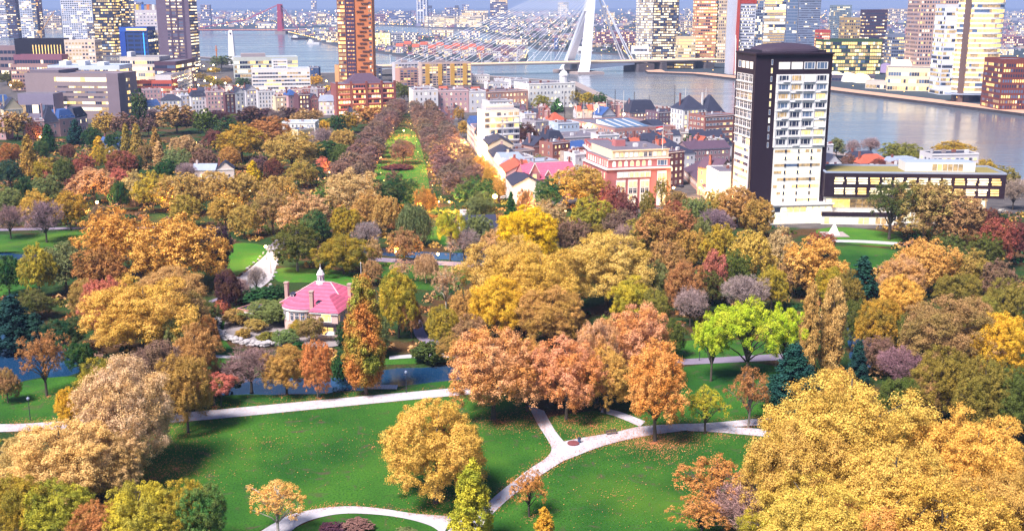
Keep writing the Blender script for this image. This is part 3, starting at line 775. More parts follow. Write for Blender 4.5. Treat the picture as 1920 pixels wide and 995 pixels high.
# left masses
for cx, yt, w, h, k, c in [
 (265, 524, 196, 22, 'plane', 'gold'), (190, 520, 82, 19, 'round', 'pinkred'), (213, 394, 130, 24, 'plane', 'gold'), (322, 406, 165, 26, 'plane', 'gold'),
 (398, 420, 70, 20, 'round', 'darkpurple'), (425, 505, 52, 15, 'round', 'darkpurple'), (180, 463, 96, 18, 'round', 'rust'), (116, 455, 88, 17, 'round', 'greygreen'), (65, 460, 58, 18, 'round', 'yellowgreen'),
 (10, 478, 60, 14, 'round', 'darkgreen'), (118, 595, 78, 11, 'round', 'darkgreen'), (312, 505, 130, 16, 'plane', 'ochre'), (348, 548, 86, 15, 'round', 'brown'), (155, 525, 60, 14, 'round', 'ochre'), (60, 545, 70, 9, 'round', 'darkolive'),
 (330, 590, 60, 14, 'round', 'greygreen'), (385, 590, 50, 12, 'round', 'rust'), (145, 640, 50, 9, 'round', 'darkgreen'),
 (1265, 386, 90, 20, 'round', 'rust'), (1318, 408, 46, 17, 'round', 'greygreen'), (1353, 422, 66, 18, 'round', 'goldolive'), (1412, 432, 66, 20, 'round', 'gold'), (1466, 428, 60, 19, 'round', 'tan'),
 (1526, 446, 98, 20, 'plane', 'gold'), (1542, 436, 58, 9, 'round', 'red'), (1340, 469, 50, 18, 'round', 'pinkred'), (1287, 488, 78, 18, 'round', 'rust'), (1400, 516, 84, 13, 'bare', 'bare'), (1296, 540, 68, 12, 'bare', 'bare'),
 (1450, 500, 60, 14, 'round', 'goldolive'), (1590, 508, 72, 17, 'round', 'olive'), (1604, 560, 44, 15, 'round', 'darkolive'), (1620, 484, 66, 13, 'conifer', 'teal'),
 (1742, 338, 130, 25, 'round', 'brown'), (1800, 368, 90, 20, 'round', 'brown'), (1676, 338, 84, 25, 'sparse', 'darkolive'), (1873, 408, 66, 19, 'round', 'red'), (1848, 388, 50, 15, 'round', 'maroon'), (1910, 415, 40, 16, 'round', 'maroon'),
 (1745, 448, 114, 19, 'plane', 'gold'), (1694, 480, 94, 17, 'round', 'salmon'), (1694, 520, 100, 17, 'round', 'gold'), (1800, 512, 90, 15, 'round', 'olive'), (1886, 526, 90, 18, 'round', 'olive'), (1876, 488, 58, 14, 'round', 'mauve'),
 (1652, 560, 82, 18, 'round', 'goldolive'), (1790, 558, 186, 22, 'plane', 'brown'), (1888, 588, 118, 20, 'round', 'yellow'), (1772, 655, 110, 18, 'round', 'olive'), (1852, 672, 118, 19, 'round', 'olive'), (1690, 706, 84, 13, 'round', 'darkolive'),
 (1612, 642, 50, 12, 'conifer', 'teal'), (1695, 655, 90, 10, 'bare', 'barepurple'), (1830, 470, 60, 16, 'round', 'goldbrown'), (1915, 690, 90, 18, 'round', 'darkolive'), (1740, 690, 60, 14, 'round', 'brown'), (1650, 630, 60, 11, 'round', 'mauve'),
 (1088, 313, 104, 20, 'round', 'goldbrown'), (1030, 335, 56, 15, 'round', 'darkgreen'), (1110, 370, 78, 17, 'round', 'yellowgreen'), (1150, 346, 40, 17, 'round', 'red'), (1172, 362, 52, 16, 'round', 'maroon'), (1215, 358, 30, 14, 'round', 'olive'), (1242, 333, 30, 17, 'sparse', 'olive'),
 (1268, 356, 44, 13, 'round', 'brown'), (1305, 370, 56, 14, 'round', 'greygreen'), (1268, 376, 34, 11, 'round', 'red'), (1342, 357, 46, 15, 'round', 'goldbrown'), (1385, 350, 76, 18, 'round', 'ochre'), (1422, 372, 64, 17, 'round', 'goldbrown'), (1345, 392, 60, 13, 'bare', 'barepurple'),
 (890, 332, 70, 16, 'round', 'darkgreen'), (902, 362, 60, 15, 'round', 'greygreen'), (958, 362, 24, 13, 'conifer', 'darkgreen'), (985, 354, 32, 14, 'round', 'brown'), (1022, 378, 80, 16, 'round', 'tan'), (1076, 412, 72, 16, 'round', 'mauve'),
 (1168, 394, 80, 18, 'round', 'mauve'), (1230, 395, 96, 20, 'round', 'rust'), (1176, 420, 52, 15, 'bare', 'bare'), (1200, 410, 70, 17, 'round', 'goldbrown'), (1236, 490, 50, 15, 'round', 'greygreen'), (1228, 542, 62, 14, 'round', 'olive'), (870, 430, 60, 12, 'bare', 'bare'), (930, 430, 60, 14, 'round', 'tan'), (893, 402, 56, 15, 'round', 'greygreen'),
 (450, 234, 92, 23, 'round', 'goldolive'), (502, 220, 84, 22, 'round', 'rust'), (545, 248, 92, 23, 'plane', 'goldbrown'), (473, 304, 32, 14, 'cone', 'lemon'), (511, 297, 36, 13, 'round', 'maroon'), (484, 292, 34, 13, 'round', 'purple'), (605, 294, 30, 12, 'round', 'pinkred'), (592, 307, 30, 11, 'round', 'teal'),
 (605, 240, 46, 16, 'bare', 'bare'), (641, 242, 46, 17, 'round', 'ochre'), (614, 264, 56, 16, 'round', 'darkgreen'), (632, 214, 26, 16, 'round', 'darkgreen'), (652, 210, 38, 16, 'round', 'goldolive'), (690, 198, 52, 18, 'round', 'orange'), (606, 225, 24, 12, 'round', 'yellow'), (640, 270, 40, 15, 'round', 'darkolive'),
 (520, 330, 76, 19, 'round', 'ochre'), (455, 324, 72, 19, 'round', 'ochre'), (568, 364, 96, 20, 'round', 'tan'), (660, 318, 96, 22, 'plane', 'tan'), (690, 360, 60, 18, 'round', 'ochre'), (646, 388, 56, 15, 'round', 'goldolive'), (606, 350, 46, 14, 'round', 'green'), (722, 365, 46, 18, 'round', 'ochre'), (745, 330, 76, 17, 'round', 'darkgreen'),
 (738, 320, 30, 14, 'round', 'mauve'), (796, 352, 40, 14, 'round', 'goldbrown'), (508, 356, 70, 19, 'round', 'brown'), (590, 395, 50, 15, 'round', 'darkgreen'),
 (28, 208, 62, 21, 'round', 'brown'), (64, 228, 30, 16, 'round', 'maroon'), (88, 236, 30, 18, 'cone', 'darkgreen'), (140, 226, 38, 17, 'conifer', 'teal'), (172, 240, 38, 15, 'round', 'darkgreen'), (194, 209, 44, 19, 'round', 'goldbrown'), (230, 212, 50, 18, 'round', 'mauve'), (258, 168, 28, 28, 'round', 'darkgreen'),
 (276, 216, 34, 16, 'round', 'purple'), (328, 194, 76, 23, 'round', 'brown'), (383, 204, 44, 21, 'round', 'darkolive'), (425, 222, 50, 15, 'round', 'darkgreen'), (234, 235, 20, 19, 'cone', 'goldbrown'), (254, 235, 26, 21, 'cone', 'goldbrown'), (290, 242, 28, 20, 'cone', 'goldbrown'), (271, 270, 28, 15, 'round', 'brown'), (296, 267, 24, 16, 'cone', 'tan'),
 (50, 257, 32, 23, 'cone', 'goldbrown'), (14, 268, 42, 15, 'round', 'rust'), (74, 262, 32, 14, 'round', 'darkgreen'), (125, 270, 28, 11, 'round', 'maroon'), (184, 258, 26, 14, 'cone', 'yellow'), (196, 273, 46, 15, 'round', 'goldolive'), (155, 289, 44, 16, 'round', 'red'), (226, 282, 56, 17, 'round', 'red'), (345, 254, 54, 17, 'round', 'tan'),
 (401, 243, 38, 15, 'round', 'maroon'), (330, 278, 52, 15, 'round', 'greygreen'), (381, 280, 52, 15, 'round', 'mauve'), (15, 300, 48, 15, 'round', 'teal'), (84, 297, 44, 16, 'round', 'goldolive'), (90, 308, 24, 13, 'round', 'pinkred'), (118, 297, 40, 16, 'round', 'darkolive'), (85, 328, 48, 14, 'round', 'greygreen'), (172, 314, 76, 18, 'round', 'tan'),
 (220, 315, 34, 13, 'round', 'pinkred'), (222, 338, 34, 15, 'round', 'darkgreen'), (250, 322, 50, 17, 'round', 'tan'), (282, 324, 62, 19, 'round', 'yellowgreen'), (335, 324, 72, 20, 'round', 'ochre'), (400, 321, 76, 20, 'round', 'ochre'), (62, 358, 54, 16, 'round', 'gold'), (126, 359, 62, 17, 'round', 'goldolive'), (80, 378, 70, 17, 'bare', 'barepurple'),
 (15, 352, 46, 14, 'round', 'greygreen'), (14, 386, 52, 14, 'bare', 'barepurple'), (187, 384, 44, 12, 'round', 'mauve'), (310, 300, 40, 12, 'round', 'darkgreen'), (350, 305, 40, 12, 'bare', 'bare'), (140, 330, 40, 12, 'round', 'maroon'), (45, 330, 40, 12, 'round', 'darkgreen'), (430, 275, 40, 14, 'round', 'goldbrown'), (565, 300, 50, 15, 'round', 'goldbrown'),
 (345, 365, 60, 15, 'round', 'goldbrown'), (420, 365, 60, 15, 'round', 'goldbrown'), (455, 385, 60, 14, 'round', 'goldbrown'), (210, 250, 34, 13, 'round', 'darkgreen'), (470, 200, 60, 16, 'round', 'darkpurple'), (570, 205, 50, 15, 'round', 'brown'), (540, 200, 40, 14, 'round', 'darkpurple'), (250, 290, 30, 12, 'round', 'darkgreen'),
 (1000, 425, 60, 14, 'round', 'ochre'), (1120, 420, 50, 13, 'round', 'olive'), (1300, 430, 60, 15, 'round', 'goldbrown'), (1380, 470, 60, 15, 'round', 'darkolive'), (1330, 500, 60, 13, 'round', 'darkolive'), (1250, 450, 70, 16, 'round', 'brown'), (1490, 480, 60, 14, 'round', 'brown'), (1560, 500, 60, 14, 'round', 'goldolive'),
 (1260, 600, 60, 11, 'round', 'darkolive'), (1700, 590, 60, 14, 'round', 'darkolive'), (1850, 560, 70, 15, 'round', 'olive'), (1840, 620, 70, 14, 'round', 'brown'), (1780, 440, 70, 15, 'round', 'darkolive'), (1850, 440, 60, 14, 'round', 'darkolive')]:
    tree(cx, yt, w, h, k, c)
# trees in the town and on the river bank
for cx, yt, w, h, k, c in [
 (20, 105, 44, 18, 'round', 'darkgreen'), (348, 172, 24, 16, 'round', 'darkgreen'), (414, 104, 38, 20, 'round', 'darkolive'), (455, 145, 26, 14, 'round', 'darkgreen'), (592, 140, 26, 15, 'round', 'yellow'), (757, 158, 32, 18, 'round', 'darkolive'), (777, 84, 26, 16, 'round', 'darkolive'), (742, 152, 24, 14, 'round', 'darkolive'),
 (1016, 178, 32, 14, 'round', 'olive'), (1045, 186, 26, 12, 'conifer', 'darkgreen'), (1074, 166, 30, 17, 'round', 'olive'), (1102, 172, 30, 15, 'round', 'goldolive'), (1126, 174, 30, 16, 'round', 'darkgreen'), (988, 232, 40, 18, 'round', 'darkpurple'), (965, 220, 28, 16, 'round', 'darkgreen'),
 (1172, 198, 14, 13, 'round', 'darkgreen'), (1280, 232, 26, 10, 'round', 'olive'), (1290, 250, 24, 12, 'round', 'darkgreen'), (1345, 262, 36, 12, 'round', 'olive'), (1090, 275, 30, 12, 'round', 'maroon'), (1015, 292, 40, 11, 'round', 'greygreen'), (1075, 290, 34, 12, 'bare', 'barepurple'),
 (1570, 258, 30, 13, 'round', 'greygreen'), (1600, 262, 26, 12, 'bare', 'bare'), (1634, 258, 38, 12, 'bare', 'bare'), (1690, 268, 80, 13, 'round', 'olive'), (1790, 266, 74, 13, 'round', 'goldolive'), (1592, 288, 30, 11, 'round', 'mauve'), (1650, 298, 44, 10, 'round', 'maroon'), (1880, 312, 60, 14, 'round', 'olive'), (1905, 335, 46, 15, 'bare', 'bare'), (1850, 300, 44, 12, 'round', 'goldolive'),
 (1015, 320, 22, 12, 'round', 'olive'), (870, 225, 24, 13, 'round', 'goldbrown'), (900, 290, 30, 14, 'round', 'gold'), (918, 310, 30, 14, 'round', 'gold'), (935, 330, 26, 13, 'round', 'ochre'), (860, 200, 20, 13, 'round', 'goldbrown')]:
    tree(cx, yt, w, h, k, c)
tree(755, 262, 44, 15, 'round', 'mauve', label='round mauve tree standing in the middle of the avenue lawn')
tree(746, 309, 54, 2.6, 'shrub', 'maroon', label='dark oval shrub bed on the avenue lawn')
for cx, yt, w, c, lb in [(622, 982, 50, 'darkpurple', 'purple shrub in the bed inside the lower path loop, left'), (668, 976, 56, 'mauve', 'mauve shrub in the middle of the bed inside the lower path loop'), (760, 990, 40, 'greygreen', 'grey-green shrub in the bed inside the lower path loop, right')]:
    tree(cx, yt, w, 1.8, 'shrub', c, label=lb, lod='near')
for cx, yt, w, h, k, c in [(246, 138, 20, 11, 'round', 'goldolive'), (262, 136, 20, 11, 'round', 'goldolive'), (280, 138, 20, 11, 'round', 'olive'), (376, 136, 22, 11, 'round', 'brown'), (392, 142, 22, 11, 'round', 'goldolive'), (408, 148, 22, 11, 'round', 'olive'), (424, 144, 22, 11, 'round', 'goldbrown'), (386, 158, 22, 10, 'round', 'goldolive'), (12, 135, 30, 16, 'round', 'darkolive'), (30, 150, 26, 13, 'round', 'goldolive'), (445, 172, 22, 12, 'round', 'darkgreen'), (616, 160, 22, 12, 'round', 'goldolive'), (600, 170, 20, 11, 'round', 'olive'), (400, 126, 24, 10, 'round', 'goldolive'),
 (460, 575, 46, 5, 'shrub', 'olive'), (478, 598, 40, 4, 'round', 'ochre'), (535, 618, 50, 5, 'round', 'greygreen'), (560, 600, 40, 5, 'round', 'goldolive'), (500, 622, 40, 3, 'shrub', 'olive'), (455, 615, 30, 3, 'shrub', 'goldbrown'), (380, 560, 60, 10, 'round', 'darkolive'), (655, 600, 50, 10, 'round', 'darkgreen'), (700, 590, 60, 12, 'round', 'greygreen'), (770, 560, 44, 12, 'round', 'brown'), (640, 660, 40, 8, 'shrub', 'darkgreen'), (430, 680, 60, 7, 'shrub', 'darkolive'), (560, 640, 40, 5, 'shrub', 'darkgreen'), (800, 640, 60, 6, 'shrub', 'darkolive'), (845, 625, 50, 9, 'round', 'goldbrown')]:
    tree(cx, yt, w, h, k, c)
for cx, yt, w, h, k, c in [(285, 204, 34, 11, 'bare', 'barepurple'), (352, 206, 34, 12, 'bare', 'darkpurple'), (408, 206, 36, 12, 'bare', 'darkpurple'), (500, 202, 34, 12, 'bare', 'darkpurple'), (520, 208, 36, 11, 'bare', 'barepurple'), (592, 206, 32, 11, 'bare', 'brown'), (306, 212, 40, 7, 'shrub', 'darkgreen'), (440, 214, 44, 7, 'shrub', 'darkolive'), (490, 218, 44, 7, 'shrub', 'darkgreen'), (555, 216, 40, 7, 'shrub', 'darkolive'), (390, 220, 44, 7, 'shrub', 'darkgreen'), (620, 222, 36, 7, 'shrub', 'olive'), (255, 214, 36, 7, 'shrub', 'darkgreen'), (340, 222, 40, 6, 'shrub', 'darkpurple')]:
    tree(cx, yt, w, h, k, c)
# ---- the avenue: four rows of purple brown lindens
AV = [((640, 356), (741, 216), 'outer left row'), ((674, 354), (750, 216), 'inner left row'), ((848, 374), (777, 216), 'inner right row'), ((892, 356), (803, 216), 'outer right row')]
for (a, b, rowname) in AV:
    p, q = gp(*a), gp(*b)
    n = 18
    for i in range(n):
        t = i / (n - 1.0)
        x, y = lerp(p[0], q[0], t) + rt.uniform(-0.9, 0.9), lerp(p[1], q[1], t) + rt.uniform(-3, 3)
        h = rt.uniform(13.0, 15.4)
        cx, yt = topx(x, y, h * 0.97)
        o = tree(cx, yt, rt.uniform(11.5, 13.0) * F / math.hypot(y, CAM_H - h), h, 'linden', 'avenue', lod='mid', group='lindens lining the long avenue', label='avenue')
        TREES[-1]['row'] = (rowname, i, n)
# ------------------------------------------------------------------ ground cover under the trees: nobody could count it
def clump_field(name, pts, sizes, cols, seed, leaves=26, flat=0.7):
    rng = np.random.default_rng(seed)
    P = np.asarray(pts); S = np.asarray(sizes); n = len(P)
    d = unit(rng.normal(0, 1, (n, leaves, 3)) + np.array([0, 0, 0.5]))
    d[:, :, 2] = np.abs(d[:, :, 2])
    pos = np.concatenate([P, np.zeros((n, 1))], 1)[:, None, :] + d * S[:, None, None] * np.array([1, 1, flat]) * rng.uniform(0.6, 1.05, (n, leaves, 1))
    nr = unit(d * 0.8 + rng.normal(0, 0.5, d.shape)).reshape(-1, 3); pos = pos.reshape(-1, 3)
    t = unit(np.cross(nr, rng.normal(0, 1, nr.shape))); b = np.cross(nr, t)
    ha = (np.repeat(S, leaves) * rng.uniform(0.16, 0.32, n * leaves))[:, None]
    co = np.stack([pos - t * ha, pos + b * ha * 0.7, pos + t * ha, pos - b * ha * 0.7], 1).reshape(-1, 3)
    co[:, 2] = np.maximum(co[:, 2], 0.02)
    N = n * leaves
    me = bpy.data.meshes.new(name); quads_to_mesh(me, co, np.arange(4 * N).reshape(N, 4))
    a = me.attributes.new('tint', 'FLOAT_COLOR', 'FACE')
    c = np.repeat(np.asarray(cols, np.float32), leaves, 0) * rng.uniform(0.75, 1.25, (N, 1))
    a.data.foreach_set('color', np.concatenate([c, np.ones((N, 1))], 1).astype(np.float32).ravel())
    m, nt, Nn, L = newmat(name + '_leaves')
    o = Nn.new('ShaderNodeOutputMaterial'); df = Nn.new('ShaderNodeBsdfDiffuse'); at = Nn.new('ShaderNodeAttribute'); at.attribute_name = 'tint'
    L.new(at.outputs['Color'], df.inputs[0]); L.new(df.outputs[0], o.inputs[0])
    me.materials.append(m)
    return tag(link(name, me), kind='stuff')
OPEN = [spline(G(P), 3) for P, _ in LAWNS] + list(PONDS.values())
STRIPS = [G(p) for p in ([(-60, 803), (110, 798), (360, 781), (600, 758), (860, 734)], [(850, 975), (1000, 885), (1045, 850), (1200, 810), (1450, 795)], [(1010, 770), (1050, 840)], [(1240, 680), (1470, 669)],
     [(690, 486), (960, 500)], [(-60, 432), (440, 427)], [(730, 671), (860, 667)], [(400, 668), (560, 680)], [(500, 470), (560, 433)], [(430, 540), (510, 470)], [(480, 520), (520, 480)], [(780, 600), (790, 635), (865, 655)], [(400, 640), (480, 668), (560, 672), (560, 640)], [(530, 610), (640, 620)])]
def wood_points(n, seed, ymax=760):
    rng = np.random.default_rng(seed)
    X = rng.uniform(-330, 340, n); Y = rng.uniform(170, ymax, n)
    ok = np.abs(X) < 0.52 * Y + 10
    ok &= ~inpoly(X, Y, CITY)
    for P in OPEN: ok &= ~inpoly(X, Y, P) & (distpoly(X, Y, P) > 1.5)
    for P in STRIPS: ok &= distpoly(X, Y, P, False) > 5
    ok &= ~inpoly(X, Y, G([(400, 600), (420, 530), (520, 520), (700, 520), (700, 640), (640, 660), (480, 670)]))
    return X[ok], Y[ok], rng
X, Y, rng = wood_points(9000, 3)
pal = np.array([albedo(PAL[k][0]) for k in ('darkgreen', 'darkolive', 'olive', 'brown', 'goldbrown', 'rust', 'mauve', 'darkgreen', 'darkolive')])
f = np.sin(X / 17) + np.sin(Y / 23 + 1) + rng.normal(0, 0.8, len(X))
ci = np.clip(((f + 2.6) / 5.2 * len(pal)).astype(int), 0, len(pal) - 1)
clump_field('undergrowth', np.stack([X, Y], 1), rng.uniform(1.0, 3.2, len(X)), pal[ci] * 0.8, 4)
# fallen leaves on the grass and the path edges
LV = []
rng = np.random.default_rng(9)
for cx, cy, r, n in [(1225, 832, 9, 1500), (330, 880, 14, 1600), (280, 900, 10, 1200), (940, 792, 9, 900), (1070, 790, 8, 700), (820, 940, 8, 600), (1405, 800, 6, 350), (1000, 970, 4, 120), (400, 765, 5, 300), (600, 748, 6, 350), (680, 738, 7, 300), (530, 740, 6, 300), (90, 745, 6, 300), (1110, 800, 9, 500), (1350, 815, 8, 300), (1250, 860, 14, 500), (700, 840, 25, 500), (500, 830, 25, 500), (1150, 930, 25, 500), (740, 350, 30, 900), (720, 300, 30, 900), (765, 300, 30, 900), (760, 255, 30, 900)]:
    x, y = gp(cx, cy); a = rng.uniform(0, 6.28, n); q = np.abs(rng.normal(0, 1, n)) * r * 0.6
    LV.append(np.stack([x + np.cos(a) * q, y + np.sin(a) * q], 1))
for line, n, w_ in ([(20, 809), (110, 805), (350, 790), (600, 766), (860, 741)], 1500, 1.0), ([(20, 795), (110, 790), (360, 772), (600, 750), (860, 727)], 2200, 1.6), ([(925, 962), (1008, 896), (1060, 863), (1130, 836), (1200, 819), (1270, 809), (1430, 820)], 1800, 1.1), ([(905, 950), (990, 881), (1034, 845), (1008, 795), (990, 762)], 1000, 0.9), ([(1080, 822), (1150, 811), (1270, 795), (1440, 783)], 1400, 1.3), ([(540, 967), (600, 953), (660, 949), (780, 963), (850, 970)], 900, .9), ([(700, 392), (741, 222)], 2200, 5.0), ([(812, 392), (768, 222)], 2200, 5.0), ([(240, 880), (330, 800)], 3500, 6.0), ([(900, 790), (1190, 795)], 2600, 4.0), ([(1180, 830), (1300, 826)], 2200, 3.0):
    P_ = np.array(spline(G(line), 12, False)); k = rng.integers(0, len(P_) - 1, n); u = rng.random((n, 1))
    LV.append(P_[k] * (1 - u) + P_[k + 1] * u + rng.normal(0, w_, (n, 2)))
LV = np.concatenate(LV); n = len(LV)
sz = rng.uniform(0.05, 0.13, n)[:, None] * (1 + (LV[:, 1:2] > 400) * 2.0); an = rng.uniform(0, 6.28, n)
t = np.stack([np.cos(an), np.sin(an), rng.normal(0, 0.25, n)], 1) * sz; b = np.stack([-np.sin(an), np.cos(an), rng.normal(0, 0.25, n)], 1) * sz * 0.7
p0 = np.concatenate([LV, np.full((n, 1), 0.27)], 1)
me = bpy.data.meshes.new('fallen_leaves'); quads_to_mesh(me, np.stack([p0 - t, p0 + b, p0 + t, p0 - b], 1).reshape(-1, 3), np.arange(4 * n).reshape(n, 4))
M_FALLEN = foliage_mat('fallen_leaf', 0.0); me.materials.append(M_FALLEN)
o = link('fallen_leaves', me); o.color = (*albedo((200, 136, 78)), 1); o['second_colour'] = list(albedo((170, 96, 84))); tag(o, kind='stuff')
# ------------------------------------------------------------------ the evening air
def haze(density, col):
    m, nt, N, L = newmat('evening_haze')
    o = N.new('ShaderNodeOutputMaterial'); v = N.new('ShaderNodeVolumePrincipled')
    v.inputs['Color'].default_value = (*col, 1); v.inputs['Density'].default_value = density; v.inputs['Anisotropy'].default_value = 0.0
    L.new(v.outputs[0], o.inputs['Volume'])
    mb = MB(); mb.box(-46000, -3000, -12, 46000, 46000, 330)
    tag(mb.build('haze', m), kind='stuff')
haze(7.5e-5, (0.42, 0.54, 0.92))
# ------------------------------------------------------------------ buildings: tools
M_GLASS = mat('dark_window_glass', (48, 56, 84), 0.15, 0.4, 0.3, spec=0.6)
M_GLASSB = mat('blue_window_glass', (96, 116, 150), 0.12, 0.3, 0.3, spec=0.7)
M_LITW = litglass('lit_window_white', (255, 246, 222), 1.0, (255, 222, 160), 0.5)
M_LITY = litglass('lit_window_yellow', (255, 222, 135), 0.95, (250, 180, 90), 0.5)
M_LITD = litglass('lit_window_dim', (240, 190, 120), 0.42, (90, 70, 60), 0.6)
M_LITB = litglass('bright_lit_window', (255, 244, 214), 2.2, (255, 214, 130), 0.25)
M_WHITE = mat('white_paint', (226, 222, 226), 0.7, 0.06, 0.4)
M_DARKF = mat('dark_frame', (52, 44, 58), 0.6, 0.1, 0.5)
_wall = {}
def W(rgb, rough=0.85, var=0.14):
    if rgb not in _wall: _wall[rgb] = mat('wall_%d_%d_%d' % rgb, rgb, rough, var, 0.12, detail=6)
    return _wall[rgb]
_win = {}
def window_mesh(style, lit, frame):
    """a unit window 1 wide, 1 high: frame, sill, glazing bars and a set-back pane"""
    k = (style, lit, frame)
    if k in _win: return _win[k]
    mb = MB(); f = 0.09
    fm = {'w': M_WHITE, 'd': M_DARKF}[frame]
    pane = {0: M_GLASS, 1: M_LITW, 2: M_LITY, 3: M_LITD, 4: M_GLASSB}[lit]
    if style == 'arch':
        pts = [(-0.5, 0), (0.5, 0), (0.5, 0.72)] + [(0.5 * math.cos(a), 0.72 + 0.28 * math.sin(a)) for a in [math.pi * q / 6 for q in range(1, 6)]] + [(-0.5, 0.72)]
        n = len(pts); inn = [(x * 0.8, 0.07 + z * 0.87) for x, z in pts]
        for i in range(n):
            j = (i + 1) % n
            mb.face([(pts[i][0], -0.08, pts[i][1]), (pts[j][0], -0.08, pts[j][1]), (inn[j][0], -0.08, inn[j][1]), (inn[i][0], -0.08, inn[i][1])], 0)
            mb.face([(pts[j][0], -0.08, pts[j][1]), (pts[i][0], -0.08, pts[i][1]), (pts[i][0], 0.02, pts[i][1]), (pts[j][0], 0.02, pts[j][1])], 0)
        mb.face([(x, -0.03, z) for x, z in inn], 1)
        mb.box(-0.04, -0.06, 0.07, 0.04, -0.032, 0.9, 0)
    else:
        mb.box(-0.5, -0.08, 0, -0.5 + f, 0.02, 1, 0); mb.box(0.5 - f, -0.08, 0, 0.5, 0.02, 1, 0)
        mb.box(-0.5 + f, -0.08, 1 - f * 0.8, 0.5 - f, 0.02, 1, 0); mb.box(-0.5 + f, -0.12, 0, 0.5 - f, 0.02, f * 0.7, 0)
        mb.face([(-0.5 + f, -0.03, f * 0.7), (0.5 - f, -0.03, f * 0.7), (0.5 - f, -0.03, 1 - f * 0.8), (-0.5 + f, -0.03, 1 - f * 0.8)], 1)
        if style == 'sash':
            mb.box(-0.5 + f, -0.06, 0.5, 0.5 - f, -0.032, 0.55, 0)
        elif style == 'cross':
            mb.box(-0.5 + f, -0.06, 0.62, 0.5 - f, -0.032, 0.67, 0); mb.box(-0.03, -0.062, f * 0.7, 0.03, -0.033, 1 - f * 0.8, 0)
        elif style == 'wide':
            for q in (-0.2, 0.2): mb.box(q - 0.02, -0.062, f * 0.7, q + 0.02, -0.033, 1 - f * 0.8, 0)
    _win[k] = mb.mesh('window', [fm, pane])
    return _win[k]
rb = random.Random(11)
def pick(lit, warm=0.5):
    if rb.random() > lit: return 4 if rb.random() < 0.25 else 0
    return rb.choice([1, 1, 3]) if rb.random() > warm else rb.choice([2, 2, 3])

